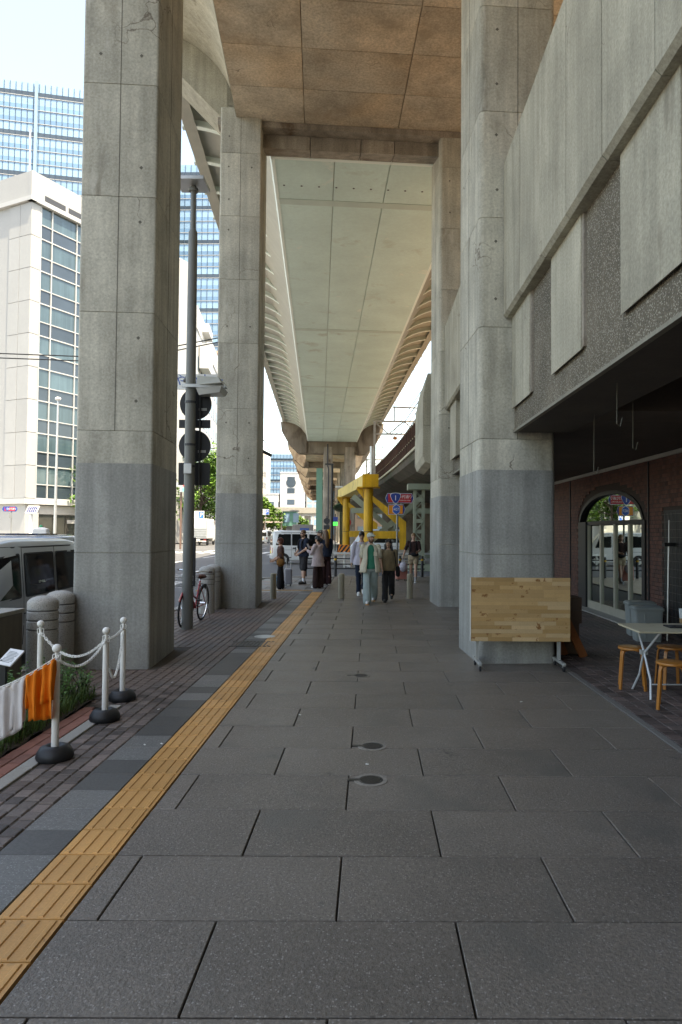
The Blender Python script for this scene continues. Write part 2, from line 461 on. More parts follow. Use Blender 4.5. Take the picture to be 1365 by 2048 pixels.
for k in range(11):                                     # the branch that turns off towards the crossing
    inst(worn, 'tactile_tile', (-1.66 - 0.306 * k, 2.48 + 55 * 0.3025 + 0.62, -0.031), pavement, (0, 0, pi / 2))
for k in range(9):
    inst(worn, 'tactile_tile', (-3.75 - 0.0, 15.0 + k * 0.3025, -0.031), pavement)
# narrow band of light and dark stone left of the strip
shade = [1, 1, 0, 1, 0, 1, 0, 0, 1, 0, 0, 1, 1, 0, 0, 1, 1, 1, 1, 0, 1, 0, 0, 1, 1, 1, 1, 1, 0, 1]
for k in range(-4, 60):
    piece('band_stone', 0.325, 0.3025, 0.03, MT['band_dark' if shade[(k + 4) % 30] else 'band_light'], -1.98, 2.48 + k * 0.3025, -0.031, pavement, 0.001, 0.004, 0.002)

# brown setts: the largest-looking as single stones, the rest as one sheet of stones
def in_pillar(x, y):
    return (-3.9 < x < -2.72 and 8.45 < y < 10.15) or (-3.7 < x < -2.5 and 15.2 < y < 16.9)
setts = []
y = 1.3
r = 0
while y < 19.2:
    d = 0.118
    x_end = -2.43 if y < 6.75 else PAVE_EDGE_X + 0.16
    w = 0.108
    x = -1.985 - w
    k = 0
    while x > x_end - 0.02:
        setts.append((x, y + (0.045 if k % 2 else 0.0), w, d)); x -= w; k += 1
    y += d
sand = mat('joint_sand', (0.075, 0.064, 0.054), 0.95, fine=(60, 0.25), var=(3, 0.2))
for (x0_, x1_, y0_, y1_) in ((-2.43, -1.985, 1.3, 6.75), (PAVE_EDGE_X + 0.155, -1.985, 6.75, 19.28), (2.54, 5.0, 1.5, 17.5)):
    adopt(quad_sheet('joint_sand', x0_, x1_, y0_, y1_, -0.0085, sand), pavement)
sett_objs, sett_rest = [], []
setts = [s for s in setts if not in_pillar(s[0], s[1])]
setts.sort(key=lambda s: s[1] + abs(s[0]) * 0.15)
for n, (x, y, w, d) in enumerate(setts):
    if n < 300:
        piece('sett', w, d, 0.03, MT['sett'], x, y, -0.030, pavement, 0.0028, 0.011, 0.006)
    else:
        sett_rest.append((x, y, w, d))
mb = MB()
for (x, y, w, d) in sett_rest:
    g, z = 0.005, random.uniform(-0.003, 0.002)
    tx, ty = random.uniform(-.003, .003), random.uniform(-.003, .003)
    mb.loft([[(x + g, y + g, -0.03), (x + w - g, y + g, -0.03), (x + w - g, y + d - g, -0.03), (x + g, y + d - g, -0.03)],
             [(x + g, y + g, z - 0.006 + tx), (x + w - g, y + g, z - 0.006 - tx), (x + w - g, y + d - g, z - 0.006 + ty), (x + g, y + d - g, z - 0.006 - ty)],
             [(x + 2 * g, y + 2 * g, z + tx), (x + w - 2 * g, y + 2 * g, z - tx), (x + w - 2 * g, y + d - 2 * g, z + ty), (x + 2 * g, y + d - 2 * g, z - ty)]])
m2 = pm('sett_sheet', (0.125, 0.108, 0.098), 0.6, var=(7, 0.22), fine=(40, 0.2), bump=(35, 0.5, 0.006), tint=((0.16, 0.12, 0.10), 0.8, 0.4, 0.6))
stuff(mb.build('sett_paving', m2, pavement))

# planter edge: pale kerb row, two courses of red brick, soil
k = 0
y = 1.4
while y < 6.7:
    piece('edge_stone', 0.118, 0.598, 0.034, MT['kerb_stone'], -2.555, y, -0.03, pavement, 0.001); y += 0.6
for c in range(2):
    y = 1.4 + 0.11 * c
    while y < 6.55:
        piece('red_paver', 0.108, 0.215, 0.033, MT['red_brick'], -2.668 - 0.11 * c, y, -0.03, pavement, 0.002, 0.008); y += 0.217
mb = MB()
nx, ny = 14, 48
vs_ = []
for j in range(ny + 1):
    for i in range(nx + 1):
        x = -4.15 + i * (4.15 - 2.785) / nx; y = 1.2 + j * 6.0 / ny
        vs_.append((x, y, 0.0 + random.uniform(-0.012, 0.03)))
mb.add(vs_, [(j * (nx + 1) + i, j * (nx + 1) + i + 1, (j + 1) * (nx + 1) + i + 1, (j + 1) * (nx + 1) + i) for j in range(ny) for i in range(nx)])
struct(mb.build('planting_soil', MT['soil']))

# right: pale edging line, then small dark pavers up to the brick wall
y = 1.3
while y < 17.5:
    piece('edge_stone', 0.07, 0.598, 0.032, mat('edge_dark', (0.17, 0.16, 0.145), 0.8, fine=(60, 0.2), rnd=0.15), 2.465, y, -0.031, pavement, 0.001); y += 0.6
pav = []
y = 1.5; r = 0
while y < 17.4:
    x = 2.54
    while x < 4.95:
        pav.append((x, y + (0.055 if round((x - 2.54) / 0.13) % 2 else 0))); x += 0.13
    y += 0.11
pav = [p for p in pav if p[1] > 4.5]
mp_ = pm('dark_paver', (0.085, 0.072, 0.066), 0.6, fine=(45, 0.25), var=(3, 0.1), bump=(35, 0.5, 0.006), rnd=0.40, tint=((0.13, 0.095, 0.085), 0.9, 0.4, 0.6))
mp2 = pm('dark_paver_sheet', (0.085, 0.072, 0.066), 0.6, fine=(45, 0.25), var=(8, 0.35), bump=(35, 0.5, 0.006), tint=((0.13, 0.095, 0.085), 0.9, 0.4, 0.6))
vis = [p for p in pav if p[0] < 0.455 * p[1] + 0.1]
vis.sort(key=lambda p: p[1])
near = set(vis[:300])
for p in near: piece('dark_paver', 0.13, 0.11, 0.03, mp_, p[0], p[1], -0.03, pavement, 0.003, 0.009, 0.005)
mb = MB()
for (x, y) in pav:
    if (x, y) in near: continue
    g, z = 0.005, random.uniform(-0.004, 0.002)
    mb.loft([[(x + g, y + g, -0.03), (x + .13 - g, y + g, -0.03), (x + .13 - g, y + .11 - g, -0.03), (x + g, y + .11 - g, -0.03)],
             [(x + 2 * g, y + 2 * g, z), (x + .13 - 2 * g, y + 2 * g, z), (x + .13 - 2 * g, y + .11 - 2 * g, z), (x + 2 * g, y + .11 - 2 * g, z)]])
stuff(mb.build('paver_sheet', mp2, pavement))
# paving in front of the crossing, beyond the slabs on the left
y = 19.3
while y < 26.0:
    x = -1.35 - 0.605
    lim = PAVE_EDGE_X + 0.2 + (max(0, y - 22.6) ** 2) * 0.12
    while x > lim:
        piece('slab', 0.6, 0.6, 0.03, MT['band_light' if (int(y * 3) + int(x * 7)) % 3 else 'sett'], x, y, -0.031, pavement, 0.0012, 0.009, 0.003); x -= 0.605
    y += 0.605

# small iron covers let into the slabs
iron = mat('iron', (0.075, 0.072, 0.066), 0.5, 0.6, fine=(60, 0.2), bump=(90, 0.6, 0.004))
def cover(px, py, r, label):
    p = gp(px, py)
    t = thing('valve_cover', label, 'manhole cover', (p.x, p.y, 0), 'small iron covers set in the slabs')
    MB().lathe([(r * 1.38, -0.02), (r * 1.38, 0.0022), (r * 1.02, 0.003), (r * 1.02, -0.02)], (p.x, p.y, 0), 28).build('patch_ring', mat('patch', (0.26, 0.235, 0.20), 0.9, fine=(40, 0.3), var=(6, 0.2)), t)
    lid = MB().lathe([(r, -0.01), (r, 0.004), (r * 0.9, 0.0055), (r * 0.86, 0.004), (0.002, 0.004)], (p.x, p.y, 0), 28).build('lid', iron, t)
    mb = MB()
    for a in range(-3, 4):
        w = sqrt(max(0, (r * 0.8) ** 2 - (a * r * 0.24) ** 2))
        mb.box(p.x - w, p.x + w, p.y + a * r * 0.24 - 0.006, p.y + a * r * 0.24 + 0.006, 0.0035, 0.0075)
    mb.build('tread', iron, lid)
    MB().box(p.x - r * 1.9, p.x - r * 0.95, p.y - 0.018, p.y + 0.018, -0.01, 0.0052).build('hinge', iron, t)
cover(742, 1560, 0.085, 'small round iron cover in slab, nearest of two close together')
cover(745, 1492, 0.085, 'small round iron cover with pale repair ring')
cover(722, 1351, 0.085, 'small round iron cover alone in worn slab')
p = gp(502, 1288)
g = thing('drain_grate', 'dark iron drain grating in grey band beside yellow strip', 'grating', (p.x, p.y, 0))
for k in range(11): MB().box(p.x - 0.28 + k * 0.055, p.x - 0.26 + k * 0.055, p.y - 0.2, p.y + 0.2, -0.01, 0.005).build('bar', iron, g)
for ya in (-0.23, 0.2): MB().box(p.x - 0.31, p.x + 0.33, p.y + ya, p.y + ya + 0.03, -0.01, 0.006).build('frame', iron, g)
p = gp(530, 1273)
MBm = MB().lathe([(0.17, -0.01), (0.17, 0.004), (0.15, 0.006), (0.002, 0.006)], (p.x, p.y, 0), 28)
tag(MBm.build('manhole_cover', MT['galv']), 'pale metal manhole cover beside the yellow strip', 'manhole cover')
for (px, py) in ((318, 1419), (345, 1365), (600, 1430), (1043, 1404), (735, 1529), (290, 1490), (324, 1488), (1022, 1241)):
    q = gp(px, py); a = random.uniform(0, pi)
    MB().obox((q.x, q.y, 0.004), 0.025, 0.012, 0.004, Matrix.Rotation(a, 3, 'Z')).build('litter', MT['white_paint'], pavement)

# road markings
paint = struct(bpy.data.objects.new('road_markings', None)); col.objects.link(paint)
def mark(x0, x1, y0, y1):
    quad_sheet('painted_line', x0, x1, y0, y1, -0.126, MT['road_paint']); o = col.objects[-1]; adopt(o, paint)
for k in range(12): mark(-7.9, -7.75, -4 + k * 8, 0 + k * 8)
for k in range(12): mark(-11.3, -11.15, -2 + k * 8, 2 + k * 8)
mark(-14.6, -14.4, -10, 26); mark(-14.6, -14.4, 60, 160)
for k in range(16): mark(-6.6 - 1.0 * k - 0.45, -6.6 - 1.0 * k, 21.5, 25.0)      # zebra on this side of the junction
for k in range(20): mark(-6.6 - 1.0 * k - 0.45, -6.6 - 1.0 * k, 55.5, 59.5)      # zebra across the junction
mark(-24.0, -5.0, 27.4, 27.7)

# far pavements
def far_pave(name, poly, z=0.0, m='pave_far'):
    return struct(MB().prism(poly, -0.2, z, 'Z').build(name, MT[m]))
far_pave('far_pavement', [(-27.5, 42), (-27.5, 420), (-75, 420), (-75, 66), (-36, 52), (-33, 42)])
far_pave('near_left_pavement', [(-27.5, 24), (-27.5, -40), (-90, -40), (-90, 52), (-50, 40), (-33, 27)])
pts = [T(0.2, 47.0), T(1.6, 35.2), T(5.5, 34.8), T(22, 34.0), T(22, 400), T(-2.2, 400), T(-2.2, 52)]
far_pave('median_pavement', [(q.x, q.y) for q in pts])
# ================================================================== elevated expressway
ZC = 11.13                                              # soffit level of the concrete span
ZS = 11.05                                              # soffit level of the steel span
def chamfer_ring(c, w, d, ch, ang, z, seg=3):
    """rounded rectangle, centre c, width w across, depth d along"""
    pts = []
    for sx, sy, a0 in ((1, -1, -pi / 2), (1, 1, 0), (-1, 1, pi / 2), (-1, -1, pi)):
        cx, cy = sx * (w / 2 - ch), sy * (d / 2 - ch)
        for k in range(seg + 1):
            a = a0 + k * (pi / 2) / seg
            pts.append((cx + ch * cos(a), cy + ch * sin(a)))
    R = Matrix.Rotation(ang, 2)
    out = []
    for x, y in pts:
        q = R @ Vector((x, y)); out.append((c[0] + q.x, c[1] + q.y, z))
    return out
LIFTS = [0.0, 1.44, 2.97, 4.47, 5.95, 7.40, 8.85, 10.3, ZS + 0.6]
def pillar(c, w, d, ang, label, ztop=ZS + 0.3, ch=0.035, coat=2.56, base=-0.05):
    t = thing('concrete_pillar', label, 'pillar', (c[0], c[1], 0))
    zs = [z for z in LIFTS if z < ztop - 0.2] + [ztop]
    zs[0] = base
    g = 0.006
    for a, b in zip(zs[:-1], zs[1:]):
        MB().loft([chamfer_ring(c, w - 0.016, d - 0.016, ch, ang, a), chamfer_ring(c, w, d, ch, ang, a + g), chamfer_ring(c, w, d, ch, ang, b - g), chamfer_ring(c, w - 0.016, d - 0.016, ch, ang, b)]).build('concrete_lift', MT['concrete'], t, smooth=True, sharp=50)
    if coat:
        MB().loft([chamfer_ring(c, w + 0.008, d + 0.008, ch, ang, z) for z in (base, 1.436)]).build('coated_base', MT['concrete_coat'], t, smooth=True, sharp=50)
        MB().loft([chamfer_ring(c, w + 0.008, d + 0.008, ch, ang, z) for z in (1.444, coat)]).build('coated_base', MT['concrete_coat'], t, smooth=True, sharp=50)
    Rq = Matrix.Rotation(ang, 2)
    for z in zs[1:-1]:                                  # plugged tie holes along the lift joints
        for fx in (-w * .28, w * .28):
            for dz in (-0.32, 0.38):
                q = Rq @ Vector((fx + random.uniform(-.01, .01), -d / 2 + 0.004)); rr = 0.017
                if z + dz < 2.7 or random.random() < 0.55: continue
                MB().obox((c[0] + q.x, c[1] + q.y, z + dz), rr * 2, 0.012, rr * 2, Matrix.Rotation(ang, 3, 'Z') @ Matrix.Rotation(.78, 3, 'Y')).build('tie_hole', mat('seam', (0.14, 0.13, 0.11), 0.9), t)
    # formwork seam down the middle of the front and the plugged tie holes
    R = Matrix.Rotation(ang, 2)
    for (fx, fy, wx, wy) in ((0.0, -d / 2, 0.008, 0.006), (-w / 2, 0.0, 0.006, 0.008), (w / 2, 0.0, 0.006, 0.008)):
        q = R @ Vector((fx, fy))
        mb = MB().obox((c[0] + q.x, c[1] + q.y, (2.97 + ztop) / 2), wx, wy, ztop - 2.97, Matrix.Rotation(ang, 3, 'Z'))
        mb.build('formwork_seam', mat('seam', (0.14, 0.13, 0.11), 0.9), t)
    return t
PA = TH * 0.9
def from_corner(fr, w, d):                              # centre from the front right (sign<0: front left) corner
    q = Matrix.Rotation(PA, 2) @ Vector((-w / 2, d / 2)); return (fr[0] + q.x, fr[1] + q.y)
def from_left(fl, w, d):
    q = Matrix.Rotation(PA, 2) @ Vector((w / 2, d / 2)); return (fl[0] + q.x, fl[1] + q.y)
pillar(from_corner((-2.75, 8.58), 0.94, 1.42), 0.94, 1.42, PA, 'tall cracked concrete pillar beside the white chain posts')
pillar(from_corner((-2.55, 15.32), 0.92, 1.42), 0.92, 1.42, PA, 'tall concrete pillar behind the red bicycle and lamp post')
pillar(from_left((1.43, 9.02), 1.04, 1.35), 1.04, 1.35, PA, 'concrete pillar standing behind the wheeled wooden board', ch=0.075)
pillar(from_left((1.58, 15.8), 1.04, 1.35), 1.04, 1.35, PA, 'concrete pillar beside the rail bridge end and rightmost low bollard', ch=0.075)

def cove_pts(u0, z0, u1, z1, n=10):
    pts = []
    for i in range(n + 1):
        t = i * (pi / 2) / n
        pts.append((u0 + (u1 - u0) * (1 - cos(t)), z0 + (z1 - z0) * sin(t)))
    return pts

# --- concrete span over the walkway -----------------------------------------------------------
V0, V1 = -24.0, 15.6
UL, UR = -1.97, 4.60
cs = thing('concrete_viaduct_span', 'brown stained concrete viaduct deck overhead between the four pillars', 'viaduct', T(1.3, 15, ZC))
seams = [UL, -0.42, 1.12, 2.9, UR]
vv = V1
ends = [15.6]
while ends[-1] > V0: ends.append(ends[-1] - (1.25 if ends[-1] > 4 else 3.6))
for i in range(len(ends) - 1):
    b, a = ends[i], ends[i + 1]
    for k in range(3):
        u0, u1 = [UL, -0.42, 1.75][k], [-0.42, 1.75, UR][k]
        g = 0.006
        mb = MB()
        def R4(e, z): return [T(u0 + e, a + e, z), T(u1 - e, a + e, z), T(u1 - e, b - e, z), T(u0 + e, b - e, z)]
        mb.loft([R4(g, ZC + 0.18), R4(g, ZC + 0.012), R4(g + 0.008, ZC + random.uniform(-0.002, 0.002))])
        mb.build('soffit_panel', MT['concrete_warm'], cs)
def sweep(profile, v0, v1, name, m, parent, thick=None, smooth=True):
    mb = MB()
    mb.loft([[T(u, v0, z) for u, z in profile], [T(u, v1, z) for u, z in profile]])
    return mb.build(name, m, parent, smooth=smooth, sharp=30)
EL, ER, ZE = -4.25, 6.9, ZC + 2.05
pl = cove_pts(UL, ZC + 0.0, EL, ZE)
sweep(pl + [(EL, ZE + 0.35), (UL + 0.2, ZE + 0.35), (UL + 0.2, ZC + 0.05)], V0, V1, 'curved_web', MT['panel_concrete'], cs)
pr = cove_pts(UR, ZC + 0.0, ER, ZE)
sweep(pr + [(ER, ZE + 0.35), (UR - 0.2, ZE + 0.35), (UR - 0.2, ZC + 0.05)], V0, V1, 'curved_web', MT['panel_concrete'], cs)
sweep([(UL + 0.25, ZC + 0.2), (UR - 0.25, ZC + 0.2), (UR - 0.25, ZE + 0.3), (UL + 0.25, ZE + 0.3)], V0, V1, 'deck_slab', MT['concrete_dark'], cs)
sweep([(EL - 0.25, ZE + 0.3), (EL, ZE - 0.05), (EL, ZE + 1.35), (EL - 0.25, ZE + 1.35)], V0, V1, 'parapet', MT['panel_concrete'], cs)
sweep([(ER, ZE - 0.05), (ER + 0.25, ZE + 0.3), (ER + 0.25, ZE + 1.35), (ER, ZE + 1.35)], V0, V1, 'parapet', MT['panel_concrete'], cs)
# crossbeam of the portal at the second pair of pillars, with the tapering arms out to the deck edges
pb = thing('portal_crossbeam', 'rust stained concrete crossbeam joining the farther pair of pillars', 'beam', T(1.0, 16.3, 10))
va, vb = 15.9, 16.72
def cross(poly, v0, v1, name, m):
    MB().loft([[T(u, v0, z) for u, z in poly], [T(u, v1, z) for u, z in poly]]).build(name, m, pb)
for (u0, u1) in ((-2.3, -0.3), (-0.29, 0.9), (0.91, 1.7), (1.71, 3.4)):
    a_, b_ = u0 + .003, u1 - .003
    dv = random.uniform(0, .02)
    MB().loft([[T(a_, va + dv, 10.70), T(b_, va + dv, 10.70), T(b_, va + dv, ZC + .02), T(a_, va + dv, ZC + .02)], [T(a_, vb - .05, 10.93), T(b_, vb - .05, 10.93), T(b_, vb - .05, ZC + .02), T(a_, vb - .05, ZC + .02)]]).build('beam_panel', MT['concrete_dark'], pb)
cross([(-2.4, ZC - 0.12), (4.3, ZC - 0.12), (4.3, ZC + 0.05), (-2.4, ZC + 0.05)], 15.602, 15.89, 'beam_ledge', MT['concrete_dark'])
for sgn, ue in ((-1, EL - 0.1), (1, ER + 0.1)):
    uin = -2.35 if sgn < 0 else 4.15
    uin = -1.85 if sgn < 0 else 4.45
    pts = [(uin, ZC - 0.02), (uin + sgn * 0.40, ZC - 0.02), (ue, ZE + 0.02), (ue, ZE + 0.3), (uin, ZE + 0.3)]
    cross(pts, 15.61, vb - 0.12, 'cantilever_arm', MT['panel_concrete'])
cross([(-2.2, ZC + 0.3), (4.0, ZC + 0.3), (4.0, ZE + 0.2), (-2.2, ZE + 0.2)], 15.61, vb - 0.15, 'diaphragm', MT['concrete_dark'])

# --- long painted steel girder span beyond the portal ------------------------------------------
SU0, SU1 = -1.28, 3.86
S0, S1 = 16.75, 71.0
st = thing('steel_girder_span', 'long pale green painted steel girder span with curved ribs', 'viaduct', T(1.3, 45, ZS))
bounds = [16.75, 19.2, 31.5, 44, 53.5, 62, 71.0]
for i in range(len(bounds) - 1):
    a, b = bounds[i], bounds[i + 1]
    for k in range(3):
        u0, u1 = [SU0, 0.3, 1.72][k], [0.3, 1.72, SU1][k]
        g = 0.008
        def R4(e, z): return [T(u0 + e, a + e, z), T(u1 - e, a + e, z), T(u1 - e, b - e, z), T(u0 + e, b - e, z)]
        MB().loft([R4(g, ZS + 0.1), R4(g, ZS + 0.01), R4(g + 0.008, ZS)]).build('soffit_plate', MT['steel_paint'], st)
    if i:
        MB().loft([[T(SU0 + .01, a - 0.16, ZS - 0.012), T(SU1 - .01, a - 0.16, ZS - 0.012), T(SU1 - .01, a + 0.16, ZS - 0.012), T(SU0 + .01, a + 0.16, ZS - 0.012)],
                   [T(SU0 + .01, a - 0.16, ZS - .002), T(SU1 - .01, a - 0.16, ZS - .002), T(SU1 - .01, a + 0.16, ZS - .002), T(SU0 + .01, a + 0.16, ZS - .002)]]).build('splice_plate', mat('splice', (0.50, 0.60, 0.54), 0.6, var=(1, 0.15)), st)
MB().loft([[T(SU0, 16.72, ZS - 0.1), T(SU1, 16.72, ZS - 0.1), T(SU1, 16.84, ZS - 0.1), T(SU0, 16.84, ZS - 0.1)], [T(SU0, 16.72, ZS - .003), T(SU1, 16.72, ZS - .003), T(SU1, 16.84, ZS - .003), T(SU0, 16.84, ZS - .003)]]).build('end_plate', MT['steel_flange'], st)
for k in range(11): MB().lathe([(0.03, -0.006), (0.03, 0.002)], T(SU0 + 0.25 + k * 0.47, 18.3, ZS), 8).build('bolt', MT['black_paint'], st)
SEL, SER, SZE = -3.82, 6.40, ZS + 1.95
CL, CR = cove_pts(SU0, ZS, SEL, SZE, 12), cove_pts(SU1, ZS, SER, SZE, 12)
for prof, sg in ((CL, -1), (CR, 1)):
    edge_u = prof[0][0]
    # web: the recessed curved skin
    back = [(u - sg * 0.16 * cos(i * pi / 24), z + 0.02 + 0.20 * sin(i * pi / 24)) for i, (u, z) in enumerate(prof)]
    sweep(back + [(back[-1][0], back[-1][1] + 0.08), (back[0][0] - sg * 0.3, back[-1][1] + 0.08), (back[0][0] - sg * 0.3, back[0][1])], S0 + 0.05, S1, 'curved_web', MT['steel_panel'], st)
    # bottom edge flange
    sweep([(edge_u + sg * 0.0, ZS - 0.015), (edge_u + sg * 0.05, ZS + 0.10), (edge_u - sg * 0.02, ZS + 0.28), (edge_u - sg * 0.10, ZS + 0.28), (edge_u - sg * 0.08, ZS - 0.015)], S0 + 0.05, S1, 'edge_flange', MT['steel_flange'], st)
    ue = prof[-1][0]
    sweep([(ue - sg * 0.30, SZE - 0.02), (ue + sg * 0.03, SZE - 0.05), (ue + sg * 0.06, SZE + 1.4), (ue - sg * 0.22, SZE + 1.4), (ue - sg * 0.22, SZE + 0.2)], S0, S1, 'fascia', MT['steel_panel'], st, smooth=False)
    nrib = 30
    rib = None
    for k in range(nrib):
        v = S0 + 0.55 + k * (S1 - S0 - 0.8) / (nrib - 1)
        if rib is None:
            mb = MB(); hw = 0.085
            outer = prof
            inner = [(u - sg * 0.02, z + 0.05) for u, z in prof]
            # flange strip following the curve
            rings = []
            for i, (u, z) in enumerate(prof):
                rings.append([T(u, -hw, z), T(u, hw, z), T(u - sg * 0.02 * (i > 0), hw, z + 0.035), T(u - sg * 0.02 * (i > 0), -hw, z + 0.035)])
            mb.loft(rings)
            # thin stiffener plate behind it
            for i in range(len(prof) - 1):
                (ua, za), (ub, zb) = prof[i], prof[i + 1]
                (uc, zc), (ud, zd) = back[i + 1], back[i]
                mb.loft([[T(ua, -0.012, za + .02), T(ub, -0.012, zb + .02), T(uc, -0.012, zc + .05), T(ud, -0.012, zd + .05)], [T(ua, 0.012, za + .02), T(ub, 0.012, zb + .02), T(uc, 0.012, zc + .05), T(ud, 0.012, zd + .05)]])
            # end bracket standing proud of the fascia
            mb.loft([[T(ue - sg * 0.02, -0.09, SZE - 0.03), T(ue + sg * 0.09, -0.09, SZE - 0.06), T(ue + sg * 0.09, -0.09, SZE + 0.2), T(ue - sg * 0.02, -0.09, SZE + 0.2)],
                     [T(ue - sg * 0.02, 0.09, SZE - 0.03), T(ue + sg * 0.09, 0.09, SZE - 0.06), T(ue + sg * 0.09, 0.09, SZE + 0.2), T(ue - sg * 0.02, 0.09, SZE + 0.2)]])
            ob = mb.build('rib', MT['steel_flange'], st); rib = ob.data
            off = T(0, v); ob.location = off; adopt(ob, st)
        else:
            inst(rib, 'rib', T(0, v), st)
sweep([(SU0 + 0.1, ZS + 0.3), (SU1 - 0.1, ZS + 0.3), (SU1 + 1.4, SZE + 0.3), (SU0 - 1.4, SZE + 0.3)], S0, S1, 'deck_plate', MT['steel_panel'], st)
sweep([(SEL + 0.1, SZE + 0.3), (SER - 0.1, SZE + 0.3), (SER - 0.1, SZE + 0.45), (SEL + 0.1, SZE + 0.45)], S0, S1, 'road_deck', MT['asphalt'], st)

# --- concrete spans that go on beyond ------------------------------------------------------------
v = 71.2
n = 0
ords = ['first', 'second', 'third', 'fourth', 'fifth', 'sixth', 'seventh', 'eighth']
while n < 8:
    L_ = 15.5
    fs = thing('far_viaduct_span', 'concrete viaduct span, %s in the row beyond the green steel girder' % ords[n], 'viaduct', T(1.3, v, ZS), 'far concrete spans')
    zz = ZS - 0.55
    sweep([(SU0 - 0.4, zz), (0.4, zz - 0.02), (0.42, zz + 0.03), (1.9, zz + 0.03), (1.92, zz - 0.02), (SU1 + 0.4, zz), (SU1 + 0.4, zz + 0.5), (SU0 - 0.4, zz + 0.5)], v, v + L_, 'soffit', MT['concrete_warm'], fs, smooth=False)
    for sg, a, b in ((-1, SU0 - 0.4, SEL - 0.15), (1, SU1 + 0.4, SER + 0.15)):
        pr_ = cove_pts(a, zz, b, zz + 2.4)
        sweep(pr_ + [(b, zz + 2.7), (a, zz + 2.7)], v, v + L_ - 1.6, 'curved_web', MT['panel_concrete'], fs)
        sweep([(b - sg * 0.2, zz + 2.4), (b, zz + 2.4), (b, zz + 3.9), (b - sg * 0.2, zz + 3.9)], v, v + L_, 'parapet', MT['panel_concrete'], fs, smooth=False)
        MB().loft([[T(a - sg * .3, vv_, zz - 0.75), T(a + sg * 0.5, vv_, zz - 0.7), T(a + sg * 1.5, vv_, zz + 0.2), T(b, vv_, zz + 1.6), T(b + sg * 0.1, vv_, zz + 2.5), T(a - sg * .3, vv_, zz + 2.5)] for vv_ in (v - 0.4, v + 1.2)]).build('pier_arm', mat('pier_stained', (0.20, 0.165, 0.125), 0.9, var=(0.5, 0.25), streak=(1.5, 0.4), stain=[((0.07, 0.045, 0.03), 0.5, 0.5, 0.65, 0.5)]), fs)
    MB().loft([[T(SU0 - 0.5, q, zz - 0.7), T(SU1 + 0.5, q, zz - 0.7), T(SU1 + 0.5, q, zz + 1.2), T(SU0 - 0.5, q, zz + 1.2)] for q in (v - 0.15, v + 1.15)]).build('pier_beam', mat('pier_stained'), fs)
    cols = [(0.85, 0.95), (3.15, 1.15)] if n == 0 else [(1.1, 1.0), (3.1, 1.0)]
    for (u, w) in cols:
        c = T(u, v + 0.4)
        MB().loft([chamfer_ring((c.x, c.y), w, 1.2, 0.15, TH, z) for z in (-0.05, zz)]).build('column', MT['concrete_dark'], fs, smooth=True)
    v += L_; n += 1
# downpipe on the first far column and the green screen beside the piers
c = T(0.85, 71.2 - 0.6)
dp = MB().path([(c.x - 0.05, c.y, ZS - 0.3), (c.x - 0.05, c.y, 8.5), (c.x + .05, c.y, 8.2), (c.x + .05, c.y, 0)], 0.07, 8).build('drain_pipe', MT['dark_metal'])
tag(dp, 'dark drain pipe running down the far concrete column', 'pipe')
gm = mat('green_sheet', (0.16, 0.33, 0.25), 0.6, streak=(0.6, 0.25), fine=(5, 0.05))
gs = thing('green_screen', 'tall pale green metal screen beside the far viaduct column', 'screen', T(-0.6, 74))
for k in range(9):
    a, b = 73.0 + k * 3.0, 73.0 + (k + 1) * 3.0
    MB().loft([[T(0.1, q, 0.2), T(0.25, q + .3, 0.2), T(0.25, q + .3, 8.3), T(0.1, q, 8.3)] for q in (a + .04, b - .04)]).build('screen_panel', gm, gs)

MB().loft([[T(u, 72.6, z) for u, z in ((-0.35, 0.2), (0.32, 0.2), (0.32, 8.4), (-0.35, 8.4))], [T(u, 72.75, z) for u, z in ((-0.35, 0.2), (0.32, 0.2), (0.32, 8.4), (-0.35, 8.4))]]).build('end_panel', gm, gs)
# ================================================================== right side: rail viaduct fascia, canopy, brick wall
def bx(name, m, parent, x0, x1, y0, y1, z0, z1, bevel=0.0):
    return MB().box(x0, x1, y0, y1, z0, z1).build(name, m, parent, bevel=bevel)
fw = thing('rail_viaduct_fascia', 'board marked concrete parapet over pebbled wall with raised panels, right side', 'wall', (2.1, 5, 3.07))
pc = MT['panel_concrete']
edges = [9.015 - 0.97 * k for k in range(0, 20)]
for a, b in zip(edges[1:], edges[:-1]):
    dz = random.uniform(-0.004, 0.004); dx = random.uniform(-0.004, 0.004)
    MB().loft([[(1.79 + dx, y, 4.58), (1.75 + dx, y, 4.62), (1.75 + dx, y, 6.66 + dz), (1.98, y, 6.66 + dz), (1.98, y, 4.58)] for y in (a + 0.004, b - 0.004)]).build('parapet_panel', pc, fw)
for (a, b) in ((10.42, 11.5), (11.51, 12.6), (12.61, 13.7), (13.71, 14.75), (14.76, 15.79)):
    MB().loft([[(1.74, y, 4.55), (1.70, y, 4.59), (1.70, y, 6.5), (1.93, y, 6.5), (1.93, y, 4.55)] for y in (a, b)]).build('parapet_panel', pc, fw)
